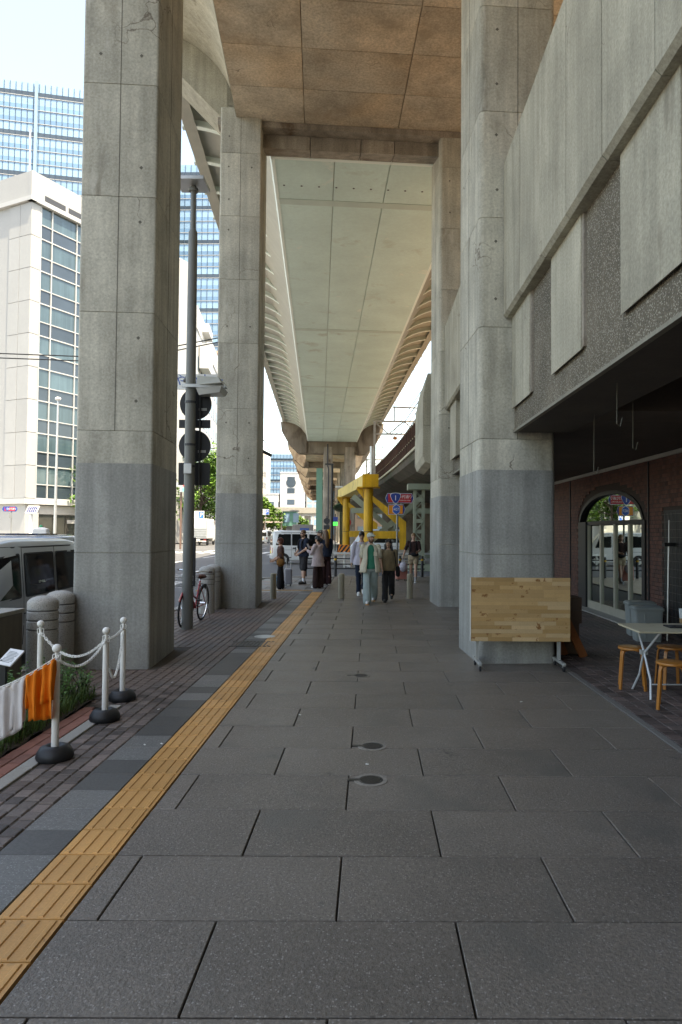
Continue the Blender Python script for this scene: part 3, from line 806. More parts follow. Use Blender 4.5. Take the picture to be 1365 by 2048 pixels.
# pebbled wall set back, with a thin lip along its foot
for (a, b) in ((-10.0, 9.01), (10.42, 15.78)):
    bx('pebbled_wall', MT['aggregate'], fw, 1.90, 2.52, a, b, 3.075, 5.2)
    bx('drip_edge', mat('drip', (0.24, 0.225, 0.18), 0.8, fine=(30, 0.2), var=(2, 0.2)), fw, 1.88, 1.93, a, b, 3.05, 3.082)
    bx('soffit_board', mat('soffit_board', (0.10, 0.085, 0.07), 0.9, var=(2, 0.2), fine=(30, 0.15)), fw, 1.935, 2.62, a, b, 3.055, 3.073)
for k in range(9):
    y1 = 9.0 - 1.97 * k
    MB().loft([[(1.92, y, 3.40), (1.86, y, 3.36), (1.86, y, 4.70), (1.92, y, 4.70)] for y in (y1 - 1.0, y1)]).build('raised_panel', pc, fw, bevel=0.006)
    bx('panel_reveal', MT['concrete_dark'], fw, 1.872, 1.93, y1 - 1.055, y1 - 1.003, 3.38, 4.6)
for y0 in (10.5, 12.45, 14.4):
    MB().loft([[(1.90, y, 3.38), (1.79, y, 3.34), (1.79, y, 4.60), (1.90, y, 4.60)] for y in (y0, y0 + 1.0)]).build('raised_panel', pc, fw, bevel=0.006)
# abutment block that ends the fascia beyond the fourth pillar
ab = thing('viaduct_abutment', 'pale concrete end block of the rail viaduct behind the farther right pillar', 'wall', (1.8, 18.5, 3.4))
MB().loft([[(1.55, y, 3.42), (1.36, y, 3.50), (1.30, y, 3.66), (1.30, y, 4.42), (2.6, y, 4.42), (2.6, y, 3.42)] for y in (17.2, 20.2)]).build('corbel', pc, ab, bevel=0.02)
MB().loft([[(1.31, y, 4.425), (1.31, y, 5.2), (1.42, y, 5.75), (1.7, y, 5.75), (1.7, y, 4.425)] for y in (17.2, 20.2)]).build('parapet_panel', pc, ab)
# canopy between fascia and brick wall
cp = thing('canopy_ceiling', 'dark ribbed ceiling over the brick paved strip', 'ceiling', (3.8, 5, 3.1))
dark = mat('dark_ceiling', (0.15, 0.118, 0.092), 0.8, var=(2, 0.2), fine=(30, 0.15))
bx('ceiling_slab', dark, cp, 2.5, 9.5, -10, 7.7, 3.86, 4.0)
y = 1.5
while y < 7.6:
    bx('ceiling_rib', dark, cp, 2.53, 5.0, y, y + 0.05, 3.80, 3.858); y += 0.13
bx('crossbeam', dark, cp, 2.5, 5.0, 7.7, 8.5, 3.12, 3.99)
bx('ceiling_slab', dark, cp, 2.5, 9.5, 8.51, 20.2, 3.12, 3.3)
# rail deck on top
rd = thing('rail_viaduct_deck', 'rail viaduct deck with brown ballast behind the parapet', 'viaduct', (5.5, 5, 5.2))
ballast = mat('ballast', (0.28, 0.20, 0.135), 0.95, fine=(25, 0.35), var=(1.5, 0.2), bump=(25, 1.0, 0.03))
bx('ballast_bed', ballast, rd, 1.99, 10.5, -24, 20.2, 4.95, 5.35)
bx('deck_slab', MT['concrete_dark'], rd, 2.53, 10.5, -24, 20.2, 4.05, 4.94)
bx('far_parapet', pc, rd, 10.5, 10.8, -24, 20.2, 4.05, 6.6)
for x in (4.0, 5.07, 7.6, 8.67):
    bx('rail', MT['dark_metal'], rd, x - 0.035, x + 0.035, -24, 20.2, 5.36, 5.5)

# ---- rail bridge over the junction: runs on, curving left -------------------------------------
PTS = [(1.75, 20.2), (1.75, 26.0), (1.30, 33.0), (0.75, 40.0), (0.10, 47.0), (-0.7, 55.0), (-1.7, 64.0), (-3.0, 75.0), (-5.0, 90.0)]
rb = thing('rail_bridge', 'dark weathered rail bridge girder crossing the junction with railing on top', 'bridge', (3, 40, 4))
gird = mat('girder_dark', (0.085, 0.068, 0.05), 0.9, streak=(2.5, 0.4), var=(1.2, 0.3), fine=(20, 0.2), bump=(12, 0.6, 0.03), stain=[((0.05, 0.06, 0.03), 1.0, 0.5, 0.65, 0.5)])
mb = MB()
mb.loft([[(x, y, 4.95), (x + 0.05, y, 4.62), (x + 0.5, y, 4.35), (x + 1.6, y, 3.98), (x + 10, y, 3.98), (x + 10, y, 4.95)] for x, y in PTS])
mb.build('girder', gird, rb)
MB().loft([[(x - 0.08, y, 4.90), (x + 0.15, y, 4.90), (x + 0.15, y, 5.0), (x - 0.08, y, 5.0)] for x, y in PTS]).build('edge_beam', mat('edge_beam', (0.42, 0.39, 0.28), 0.8, var=(1, 0.25), fine=(12, 0.2)), rb)
bx('ballast_bed', ballast, rb, 2.6, 9.5, 20.3, 60, 4.96, 5.3)
rl = thing('bridge_railing', 'brown slatted railing with pale rails along the rail bridge', 'railing', (1, 40, 4.95))
def along(s):
    for (x0, y0), (x1, y1) in zip(PTS[:-1], PTS[1:]):
        L_ = sqrt((x1 - x0) ** 2 + (y1 - y0) ** 2)
        if s <= L_: return (x0 + (x1 - x0) * s / L_, y0 + (y1 - y0) * s / L_)
        s -= L_
    return PTS[-1]
railp = mat('rail_pale', (0.36, 0.31, 0.19), 0.6, var=(3, 0.2))
slatm = mat('slat_brown', (0.06, 0.03, 0.022), 0.7, var=(3, 0.2), rnd=0.2)
slat = None
s = 0.3
while s < 62:
    x, y = along(s)
    if slat is None:
        ob = MB().box(-0.12, 0.04, -0.05, 0.05, 0, 1.02).build('slat', slatm); slat = ob.data; bpy.data.objects.remove(ob)
    inst(slat, 'slat', (x + 0.06, y, 4.98), rl); s += 0.62
for z in (5.03, 5.45, 6.0):
    MB().path([(x, y, z) for x, y in PTS], 0.03, 6).build('rail', railp, rl)

# light green lattice columns that carry the bridge
lg = mat('lattice_green', (0.27, 0.30, 0.225), 0.6, var=(2, 0.12), fine=(20, 0.08), stain=[((0.17, 0.10, 0.05), 2.5, 0.62, 0.74, 0.4)])
def lattice_col(px, Y, label, w=0.40):
    p = at(px, 1063, Y)
    t = thing('lattice_column', label, 'column', (p.x, Y, 0), 'riveted lattice columns under the rail bridge')
    for sx in (-1, 1):
        for sy in (-1, 1):
            MB().box(p.x + sx * w / 2 - 0.06, p.x + sx * w / 2 + 0.06, Y + sy * w / 2 - 0.06, Y + sy * w / 2 + 0.06, 0, 3.9).build('corner_angle', lg, t)
    z = 0.25; k = 0
    while z < 3.5:
        sg = 1 if k % 2 else -1
        for yy in (Y - w / 2 - 0.064, Y + w / 2 + 0.064):
            MB().beam((p.x - sg * w / 2, yy, z), (p.x + sg * w / 2, yy, z + 0.45), 0.09, 0.02).build('lacing_bar', lg, t)
        MB().box(p.x - w / 2 + .06, p.x + w / 2 - .06, Y - w / 2 - .05, Y - w / 2 - .03, z - 0.1, z + 0.08).build('batten_plate', lg, t)
        z += 0.5; k += 1
    MB().box(p.x - 0.55, p.x + 0.55, Y - 0.5, Y + 0.5, 3.72, 3.99).build('cap', lg, t)
    MB().box(p.x - 0.5, p.x + 0.5, Y - 0.5, Y + 0.5, -0.12, 0.2).build('base', lg, t)
    return p
a_ = lattice_col(838, 32.5, 'pale green riveted lattice column beside the woman in shorts')
b_ = lattice_col(893, 36, 'pale green lattice column mostly hidden behind the farther right pillar')
c_ = lattice_col(796, 43, 'pale green lattice column beyond the route sign post')
xb = thing('cross_bracing', 'pale green diagonal cross bracing behind the route sign post', 'bracing', (a_.x, 38, 0))
for (q0, q1) in (((a_.x - 3.3, 38, 0.3), (a_.x + 0.6, 38, 3.7)), ((a_.x - 3.3, 38.2, 3.7), (a_.x + 0.6, 38.2, 0.3)), ((a_.x + 0.8, 38, 0.3), (a_.x + 4.2, 38, 3.7)), ((a_.x - 3.4, 38.4, 2.9), (a_.x + 4, 38.4, 2.9))):
    MB().beam(q0, q1, 0.12, 0.30).build('brace', lg, xb)
# dark wall added to keep the space under the bridge dark
bk = MB().box(0.9, 14, 53, 53.4, -0.1, 4.4).build('dark_closure', mat('pier_stained')); tag(bk, 'dark wall added to darken the space under the rail bridge', 'wall')

# ---- brick wall with the arched glazed door ----------------------------------------------------
WX = 5.0
bw = thing('brick_wall', 'dark red brick wall of the arcade with white cornice strip', 'wall', (WX, 10, 0))
DY0, DY1, SPR, CR_ = 12.45, 16.30, 1.93, 0.67           # door opening: jambs, springing, rise
def arch_z(y):
    t = (y - (DY0 + DY1) / 2) / ((DY1 - DY0) / 2)
    return SPR + CR_ * sqrt(max(0, 1 - abs(t) ** 2.1)) if abs(t) < 1 else -1
back = mat('brick_backing', (0.06, 0.045, 0.04), 0.95, fine=(30, 0.2))
MB().box(WX + .012, WX + .4, -10, DY0, -0.05, 3.2).build('wall_core', back, bw)
MB().box(WX + .012, WX + .4, DY1, 24.0, -0.05, 3.2).build('wall_core', back, bw)
ys = [DY0 + (DY1 - DY0) * i / 24 for i in range(25)]
mb = MB()
mb.loft([[(WX + .012, y, max(arch_z(y), SPR)) , (WX + .4, y, max(arch_z(y), SPR)), (WX + .4, y, 3.2), (WX + .012, y, 3.2)] for y in ys])
mb.build('wall_core', back, bw)
bm_ = [pm('wall_brick_%d' % i, c, 0.8, fine=(60, 0.2), var=(9, 0.15), bump=(60, 0.5, 0.004), rnd=0.3) for i, c in enumerate(((0.135, 0.062, 0.048), (0.10, 0.052, 0.044)))]
bricks = []
z = 0.02; r = 0
while z < 3.0:
    y = 9.3 + (0.055 if r % 2 else 0)
    while y < 20.5:
        c = y + 0.05; zc = z + 0.03
        inside = any(DY0 - 0.09 < q < DY1 + 0.09 and zz < arch_z(min(max(q, DY0 + .001), DY1 - .001)) + 0.13 for q, zz in ((y, z), (y + .1, z), (y, z + .06), (y + .1, z + .06))) and True
        grid = 9.2 < c < 11.65 and z < 2.15
        if not inside and not grid: bricks.append((y, z))
        y += 0.11
    z += 0.072; r += 1
bme = []
for m_ in bm_:
    ob = MB().box(-0.004, 0.03, 0.004, 0.106, 0.004, 0.066).build('brick', m_); bme.append(ob.data); bpy.data.objects.remove(ob)
bricks.sort(key=lambda q: q[0])
for n, (y, z) in enumerate(bricks[:300]):
    inst(bme[random.random() < 0.35], 'brick', (WX - random.uniform(0, 0.004), y, z), bw)
mb = MB()
for (y, z) in bricks[300:]:
    d = random.uniform(0, 0.004)
    mb.box(WX - 0.004 - d, WX + 0.03, y + 0.004, y + 0.106, z + 0.004, z + 0.066, 0 if random.random() < 0.65 else 1)
stuff(mb.build('brickwork', [pm('brickwork_a', (0.135, 0.062, 0.048), 0.8, fine=(60, 0.2), var=(6, 0.3), bump=(60, 0.5, 0.004)), pm('brickwork_b', (0.10, 0.052, 0.044), 0.8, fine=(60, 0.2), var=(6, 0.3), bump=(60, 0.5, 0.004))], bw))
bx('cornice', mat('cornice', (0.40, 0.40, 0.38), 0.7, fine=(20, 0.15)), bw, WX - 0.04, WX + 0.01, -10, 24.0, 3.03, 3.10)
for y in (8.9, 10.8, 12.2, 17.0): bx('downpipe', MT['dark_metal'], bw, WX - 0.03, WX - 0.006, y, y + 0.03, 0.0, 3.02)

dr = thing('arched_door', 'wide arched doorway of mirrored glass panes with pale frames', 'door', (WX, 14.4, 0))
fr = mat('door_frame', (0.50, 0.49, 0.42), 0.45, 0.3, var=(3, 0.1))
blk = MT['black_paint']
mir = pm('mirror_glass', (0.50, 0.56, 0.52), 0.015, 1.0)
mb = MB()                                               # dark arch moulding
rings = []
for i in range(25):
    y = DY0 + 0.01 + (DY1 - DY0 - 0.02) * i / 24; zz = arch_z(y)
    s_ = (y - (DY0 + DY1) / 2) / (DY1 - DY0)
    rings.append([(WX - 0.02, y, zz + 0.02), (WX + 0.20, y, zz + 0.02), (WX + 0.20, y - s_ * 0.05, zz - 0.06), (WX - 0.02, y - s_ * 0.05, zz - 0.06)])
mb.loft(rings); mb.build('arch_moulding', blk, dr)
for ya, yb in ((DY0 - 0.06, DY0 + 0.08), (DY1 - 0.5, DY1 + 0.06)):
    bx('jamb', blk, dr, WX - 0.02, WX + 0.22, ya, yb, 0.0, SPR + 0.05)
gx = WX + 0.06
mb = MB()
pts = [(DY0 + 0.1, SPR + 0.06)] + [(y, arch_z(y) - 0.06) for y in [DY0 + 0.1 + (DY1 - DY0 - 0.2) * i / 20 for i in range(21)] if arch_z(y) - 0.06 > SPR + 0.06] + [(DY1 - 0.1, SPR + 0.06)]
mb.loft([[(gx, y, z) for y, z in pts], [(gx + 0.02, y, z) for y, z in pts]]); mb.build('fanlight_pane', mir, dr)
bx('transom', blk, dr, gx - 0.04, gx + 0.04, DY0 + 0.08, DY1 - 0.5, SPR - 0.02, SPR + 0.06)
ypan = [DY0 + 0.09, 13.28, 14.08, 14.93, DY1 - 0.5]
for i in range(4):
    a, b = ypan[i], ypan[i + 1]
    leaf = thing('x', 'x', 'x'); bpy.data.objects.remove(leaf)
    pane = bx('pane', mir, dr, gx, gx + 0.012, a + 0.05, b - 0.05, 0.18, SPR - 0.04)
    pane.rotation_euler = (0, 0, 0)
    bx('stile', fr, dr, gx - 0.035, gx + 0.035, b - 0.05, b - 0.004, 0.02, SPR - 0.021)
    bx('stile', fr, dr, gx - 0.03, gx + 0.03, a + 0.004, a + 0.05, 0.02, SPR - 0.021)
    bx('bottom_rail', fr, dr, gx - 0.03, gx + 0.03, a + 0.051, b - 0.051, 0.02, 0.18)
bx('threshold', MT['kerb_stone'], dr, WX - 0.25, WX + 0.25, DY0 - 0.1, DY1 + 0.1, -0.03, 0.018)
bx('room_wall', blk, dr, WX + 0.41, WX + 0.5, DY0 - 1, DY1 + 1, -0.1, 3.2)
# black wire grid panel to the right of the door, with a pole leaning against it
gr = thing('wire_grid_panel', 'black wire mesh panel hung on the brick wall beyond the grey tubs', 'panel', (WX, 10.5, 0))
bx('back_panel', blk, gr, WX - 0.004, WX + 0.010, 9.25, 11.62, 0.05, 2.12)
wire = mat('wire', (0.10, 0.10, 0.10), 0.4, 0.6)
for k in range(19): bx('wire', wire, gr, WX - 0.03, WX - 0.022, 9.27 + k * 0.13, 9.278 + k * 0.13, 0.06, 2.1)
for k in range(16): bx('wire', wire, gr, WX - 0.038, WX - 0.031, 9.26, 11.61, 0.1 + k * 0.13, 0.107 + k * 0.13)
pole = thing('broom_pole', 'thin pale metal pole leaning by the wire mesh panel', 'pole', (4.9, 11.0, 0))
MB().tube((4.80, 11.05, 0.0), (4.88, 11.15, 1.55), 0.014, n=8).build('shaft', MT['galv'], pole)
MB().tube((4.882, 11.152, 1.55), (4.90, 11.18, 1.95), 0.010, n=8).build('tip', MT['galv'], pole)
MB().box(4.79, 4.97, 11.10, 11.18, 1.52, 1.58).build('clamp', blk, pole)
# hooks and wires hanging from the canopy
for i, (px, y0, y1, Y, lab) in enumerate(((1236, 803, 848, 6.0, 'thin pale hanging wire hook under the ribbed ceiling'), (1190, 853, 945, 7.6, 'longest thin cord hanging below the canopy crossbeam'), (1268, 857, 896, 6.9, 'short thin cord hanging below the canopy'))):
    a, b = at(px, y0, Y), at(px - 2, y1, Y)
    h = thing('hanging_wire', lab, 'wire', tuple(b))
    MB().path([Vector((a.x, a.y, 3.81)), b, b + Vector((0.03, 0, -0.02)), b + Vector((0.05, 0, 0.06))], 0.0035, 6).build('cord', mat('cord', (0.13, 0.12, 0.09), 0.6), h)
# ================================================================== city across the road
class Fr:
    """a vertical facade frame: origin o, unit direction along d, outward normal n"""
    def __init__(s, o, d):
        s.o = Vector(o); s.d = Vector((d[0], d[1], 0)).normalized()
    def p(s, a, out, z):
        n = Vector((s.d.y, -s.d.x, 0))
        q = s.o + s.d * a + n * out
        return (q.x, q.y, z)
    def box(s, mb, a0, a1, o0, o1, z0, z1, mi=0):
        return mb.loft([[s.p(a0, o0, z), s.p(a1, o0, z), s.p(a1, o1, z), s.p(a0, o1, z)] for z in (z0, z1)], mi=mi)
def fbox(fr_, name, m, parent, a0, a1, o0, o1, z0, z1):
    mb = MB(); fr_.box(mb, a0, a1, o0, o1, z0, z1); return mb.build(name, m, parent)

stone = mat('pale_stone', (0.335, 0.34, 0.335), 0.7, var=(0.4, 0.05), fine=(3, 0.04), rnd=0.05)
wtrim = mat('pale_trim', (0.40, 0.405, 0.40), 0.6, var=(0.5, 0.04))
gl_vision = mat('glass_vision', (0.055, 0.09, 0.105), 0.08, var=(0.3, 0.3), streak=(2.0, 0.35), rnd=0.25, spec=0.8)
gl_span = mat('glass_spandrel', (0.035, 0.05, 0.065), 0.1, var=(0.5, 0.2), rnd=0.2, spec=0.8)
gl_sky = mat('glass_sky', (0.21, 0.335, 0.46), 0.12, var=(0.05, 0.15), rnd=0.12, spec=0.9)
gl_sky2 = mat('glass_sky_dark', (0.12, 0.22, 0.34), 0.12, var=(0.08, 0.2), rnd=0.15, spec=0.9)

# --- white office block on the corner
C0 = at(50, 1063, 70); C0.z = 0
ob_ = thing('office_building', 'white stone office block with grid of dark windows across the road', 'building', tuple(C0))
A_ = Fr(C0, (sin(radians(25.7)), cos(radians(25.7))))            # right facade
B_ = Fr(C0 + Vector((-0.901, 0.434, 0)) * 14, (0.901, -0.434))   # left facade
fbox(A_, 'core', stone, ob_, 0.1, 26, -14, -0.35, 0, 38.2)
ZB = 4.9
for k in range(9):
    z0 = ZB + k * 3.42
    for a0, a1 in ((0.0, 1.15),):
        fbox(A_, 'stone_panel', stone, ob_, a0 + .025, a1 - .025, -0.34, random.uniform(-.005, .005), z0 + .025, z0 + 3.395)
    for a0, a1 in ((10.6, 12.3), (12.3, 14.0)):
        fbox(B_, 'stone_panel', stone, ob_, a0 + .025, a1 - .025, -0.34, random.uniform(-.005, .005), z0 + .025, z0 + 3.395)
    for (a0, a1) in ((1.27, 2.55), (2.65, 5.75), (5.85, 7.15), (7.25, 11)):
        w = fbox(A_, 'window', gl_vision, ob_, a0, a1, -0.3, -0.16, z0 + 1.55, z0 + 3.36)
        fbox(A_, 'spandrel_pane', gl_span, ob_, a0, a1, -0.3, -0.15, z0 + 0.08, z0 + 1.45)
    fbox(A_, 'sill_band', wtrim, ob_, 1.18, 11.1, -0.3, -0.06, z0 + 1.45, z0 + 1.55)
    fbox(A_, 'floor_band', wtrim, ob_, 1.18, 11.1, -0.3, -0.05, z0 - 0.04, z0 + 0.08)
for a in (1.22, 2.60, 5.80, 7.20, 11.0):
    fbox(A_, 'mullion', wtrim, ob_, a - .05, a + .05, -0.3, -0.02, ZB, 36)
fbox(A_, 'cornice', wtrim, ob_, -0.25, 12, -0.4, 0.3, 35.75, 36.2)
fbox(B_, 'cornice', wtrim, ob_, 8, 14.35, -0.4, 0.3, 35.75, 36.2)
fbox(A_, 'roof_parapet', stone, ob_, 0, 12, -0.5, -0.05, 36.21, 39.0)
fbox(B_, 'roof_parapet', stone, ob_, 8, 13.9, -0.5, -0.05, 36.21, 39.0)
for a in (1.6, 4.6, 7.6): fbox(A_, 'louvre', MT['dark_metal'], ob_, a, a + 2.6, -0.06, -0.02, 36.4, 37.0)
fbox(A_, 'canopy_band', wtrim, ob_, -0.2, 12, -0.3, 0.35, 4.3, 4.86)
fbox(B_, 'canopy_band', wtrim, ob_, 6, 14.3, -0.3, 0.35, 4.3, 4.86)
fbox(B_, 'ground_wall', stone, ob_, 6, 13.98, -0.3, 0.0, 0, 4.29)
fbox(A_, 'ground_wall', stone, ob_, 0.02, 1.6, -0.34, -0.01, 0, 4.29)
fbox(A_, 'fascia_sign', mat('fascia_grey', (0.33, 0.33, 0.32), 0.6), ob_, 1.7, 12, -0.3, -0.1, 3.3, 4.2)
for i, (a0, a1) in enumerate(((1.7, 3.4), (3.5, 5.0), (5.1, 6.4), (6.5, 9.0))):
    fbox(A_, 'shop_window', mat('shop_glass', (0.05, 0.05, 0.045), 0.06, var=(0.8, 0.4), spec=0.7), ob_, a0, a1, -0.3, -0.2, 0.1, 3.2)
fbox(A_, 'shop_sign', wtrim, ob_, 5.3, 6.3, -0.19, -0.12, 2.35, 2.75)
MB().path([A_.p(0.8, -1.5, 39.0), A_.p(0.8, -1.5, 44.0)], 0.08, 6).build('antenna', MT['galv'], ob_)

# --- blue glass tower blocks behind
def glass_tower(px0, px1, Y, ytop, label, fh=3.9, rot=0.0, bay=1.5, depth=40, group=None):
    p0, p1 = at(px0, 1063, Y), at(px1, 1063, Y)
    H_ = at(px0, ytop, Y).z
    W_ = p1.x - p0.x
    t = thing('glass_tower', label, 'building', (p0.x, Y, 0), group)
    f = Fr((p0.x, Y, 0), (cos(rot), sin(rot)))
    g = Fr(f.p(W_, 0, 0), (-sin(rot), cos(rot)))
    fbox(f, 'core', gl_sky2, t, 0.3, W_ - 0.3, -depth, -0.3, 0, H_ - 0.5)
    nfl = int(H_ / fh)
    white = wtrim
    for k in range(nfl + 1):
        z1 = H_ - k * fh
        if z1 - fh < 15: break
        fbox(f, 'glass_band', gl_sky, t, 0, W_, -0.29, 0, z1 - fh * 0.62, z1)
        fbox(f, 'spandrel_band', gl_sky2 if k % 3 else gl_span, t, 0, W_, -0.29, 0.02, z1 - fh + 0.25, z1 - fh * 0.63)
        fbox(f, 'sunshade', white, t, 0, W_, -0.2, 0.2, z1 - fh, z1 - fh + 0.14)
        fbox(g, 'glass_band', gl_sky, t, 0.05, depth, -0.29, 0, z1 - fh * 0.62, z1)
        fbox(g, 'sunshade', white, t, 0.05, depth, -0.2, 0.45, z1 - fh, z1 - fh + 0.24)
    mb = MB(); a = 0.0
    while a <= W_:
        f.box(mb, a - .06, a + .06, 0.0, 0.18, 15, H_); a += bay
    stuff(mb.build('mullions', mat('mullion_blue', (0.05, 0.085, 0.13), 0.4, 0.3), t))
    return t, f, W_, H_
t_, f_, W_, H_ = glass_tower(-60, 225, 190, 153, 'tall blue glass tower rising behind the white office block', rot=radians(12), bay=1.55)
fbox(f_, 'service_core', mat('core_blue', (0.22, 0.33, 0.43), 0.3), t_, W_ * 0.365, W_ * 0.385, 0.0, 0.7, 20, H_ + 0.4)
glass_tower(290, 470, 230, 331, 'blue glass tower seen between the two left pillars', rot=radians(-2), bay=2.0)

# --- street side buildings seen in the gap between the left pillars
def block(name, label, x0, x1, y0, y1, h, wall, win, fh=3.6, bay=2.6, front=True, side=True, ww=0.6, wh=0.5, group=None, z0=4.0, cap=True):
    t = thing(name, label, 'building', ((x0 + x1) / 2, (y0 + y1) / 2, 0), group)
    bx('wall', wall, t, x0, x1, y0, y1, 0, h)
    if cap: bx('parapet', wall, t, x0 - .15, x1 + .15, y0 - .15, y1 + .15, h, h + 0.5)
    z = z0
    wm_f = MB().box(-bay * ww / 2, bay * ww / 2, -0.06, 0.02, 0, fh * wh).build('window', win); mf = wm_f.data; bpy.data.objects.remove(wm_f)
    wm_s = MB().box(-0.02, 0.06, -bay * ww / 2, bay * ww / 2, 0, fh * wh).build('window', win); ms = wm_s.data; bpy.data.objects.remove(wm_s)
    while z + fh * wh < h:
        if front:
            n = int((x1 - x0) / bay)
            for k in range(n): inst(mf, 'window', (x0 + (x1 - x0) * (k + .5) / n, y0, z), t)
        if side:
            n = int((y1 - y0) / bay)
            for k in range(n): inst(ms, 'window', (x1, y0 + (y1 - y0) * (k + .5) / n, z), t)
        z += fh
    return t
glw = mat('window_far', (0.06, 0.09, 0.12), 0.12, rnd=0.3, spec=0.7)
whitew = mat('white_wall', (0.45, 0.46, 0.46), 0.8, var=(0.2, 0.06))
creamw = mat('cream_wall', (0.52, 0.44, 0.36), 0.8, var=(0.3, 0.08))
greyw = mat('grey_wall', (0.34, 0.35, 0.35), 0.8, var=(0.3, 0.08))
wb = thing('white_building', 'white building with stepped bright side wall behind the sign pole', 'building', (-29, 106, 0))
W2 = Fr((-27.2, 105, 0), (-0.122, 0.9925))
fbox(W2, 'wall', whitew, wb, 0, 40, -16, 0, 0, 33)
fbox(W2, 'roof_screen', whitew, wb, 0.0, 40, -0.4, 0.15, 33.01, 36.6)
for k in range(7):
    for j in range(9):
        fbox(W2, 'window', glw, wb, 2.0 + j * 4.0, 4.4 + j * 4.0, 0.0, 0.06, 3 + j * 0 + k * 4.0, 5.2 + k * 4.0)
W2f = Fr((-27.2 - 15.8, 103.0, 0), (0.9925, 0.122))
for k in range(8):
    fbox(W2f, 'glass_band', gl_sky, wb, 0.4, 15.5, 0.02, 0.12, 2.5 + k * 4.0, 5.6 + k * 4.0)
fbox(W2, 'bay_box', whitew, wb, 3, 9, 0.16, 1.6, 27.5, 31.5)
fbox(W2, 'roof_sign', whitew, wb, 6, 12, 0.16, 1.2, 34.2, 35.6)
block('brown_building', 'narrow brown tiled building beside the farther left pillar', -40, -31.6, 143, 170, 39, mat('brown_tile', (0.40, 0.27, 0.20), 0.8, var=(0.4, 0.1)), glw, fh=3.3, bay=2.4)
block('cream_building', 'cream building far up the left side of the road', -52, -33, 182, 215, 26, creamw, glw)

# --- far end of the road
ft, ff, fw_, fh_ = glass_tower(540, 606, 330, 908, 'wide blue glass office block far beyond the crossing', fh=3.4, bay=1.6, depth=25)
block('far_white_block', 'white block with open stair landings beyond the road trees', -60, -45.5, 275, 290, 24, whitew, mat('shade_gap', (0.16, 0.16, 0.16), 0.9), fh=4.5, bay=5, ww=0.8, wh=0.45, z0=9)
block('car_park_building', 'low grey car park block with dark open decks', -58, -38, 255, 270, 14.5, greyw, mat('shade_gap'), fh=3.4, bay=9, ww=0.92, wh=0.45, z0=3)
wt = block('arched_tower_block', 'white tower block with arched top window beyond the footbridge', -33.5, -25.5, 252, 270, 23, whitew, glw, fh=4.2, bay=8, ww=0.35, wh=0.45, z0=3)
mb = MB(); mb.lathe([(1.8, -0.1), (1.8, 0.05)], (-29.5, 252, 19.5), 24, 'Y'); mb.build('arched_window', glw, wt)
block('low_white_block', 'white mid-rise block with long window bands below the glass office', -44.5, -34, 250, 268, 15, whitew, glw, fh=3.8, bay=9, ww=0.85, wh=0.45, z0=3)
block('grey_far_block', 'pale grey gridded block partly behind the far viaduct', -25, -12, 265, 285, 24, greyw, gl_sky, fh=3.0, bay=2.2, ww=0.8, wh=0.7)
block('distant_tower', 'hazy pale tower left of the blue glass office block', -118, -104, 640, 660, 73, whitew, gl_sky, fh=4, bay=3, side=False)
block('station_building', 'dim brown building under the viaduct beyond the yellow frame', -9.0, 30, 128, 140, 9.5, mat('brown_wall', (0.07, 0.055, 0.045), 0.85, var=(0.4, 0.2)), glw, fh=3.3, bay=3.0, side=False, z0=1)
block('rear_light_block', 'unseen block added behind the viewpoint to hold back light', -3.2, 16, -34, -15, 9.5, mat('rear_block_wall', (0.10, 0.06, 0.045), 0.85, fine=(9, 0.2)), glw, fh=3.1, bay=3.0, side=False, z0=1.0)  # out of view, added to keep light off the right pillar's front
block('trackside_light_block', 'unseen block added beyond the rail viaduct parapet to cut sky light', 13.5, 28, -34, 58, 24, mat('trackside_block_wall', (0.20, 0.165, 0.13), 0.85, var=(0.3, 0.1)), glw, fh=3.6, bay=3.4, front=False, side=False)  # out of view, added to block sky light from the right
fb = thing('flyover', 'grey concrete flyover crossing far up the road', 'bridge', (-35, 205, 0))
bx('deck', greyw, fb, -75, -12, 203, 211, 6.2, 7.6)
bx('parapet', MT['kerb_stone'], fb, -75, -12, 202.6, 202.99, 7.0, 8.7)
for x in (-60, -38, -19): bx('pier', greyw, fb, x - 0.9, x + 0.9, 205, 207, 0, 6.19)
pbg = thing('footbridge', 'pale footbridge with sloping stair rail below the flyover', 'bridge', (-30, 160, 0))
pk = mat('footbridge_pale', (0.60, 0.52, 0.48), 0.7)
bx('deck', pk, pbg, -34, -19, 160, 162.5, 3.6, 4.0)
for x in (-33, -29, -25, -21): bx('post', pk, pbg, x - 0.1, x + 0.1, 161, 161.2, 0, 3.59)
bx('rail', pk, pbg, -34, -19, 159.9, 159.98, 4.6, 4.8)
MB().beam((-19, 161, 4.3), (-14.5, 161, 0.6), 2.0, 0.5).build('stair', pk, pbg)
gk = thing('green_kiosk', 'small green glazed lift kiosk beside the footbridge', 'kiosk', (-17.5, 150, 0))
bx('cabin', mat('kiosk_green', (0.12, 0.30, 0.24), 0.4), gk, -19.3, -16.3, 150, 153, 2.8, 6.0)
bx('roof', greyw, gk, -19.6, -16.0, 149.7, 153.3, 6.01, 6.3)
for x in (-19.0, -17.0): bx('pane', gl_sky, gk, x, x + 1.2, 149.9, 149.99, 3.6, 5.6)
bx('leg', greyw, gk, -18.6, -17, 151, 152, 0, 2.79)

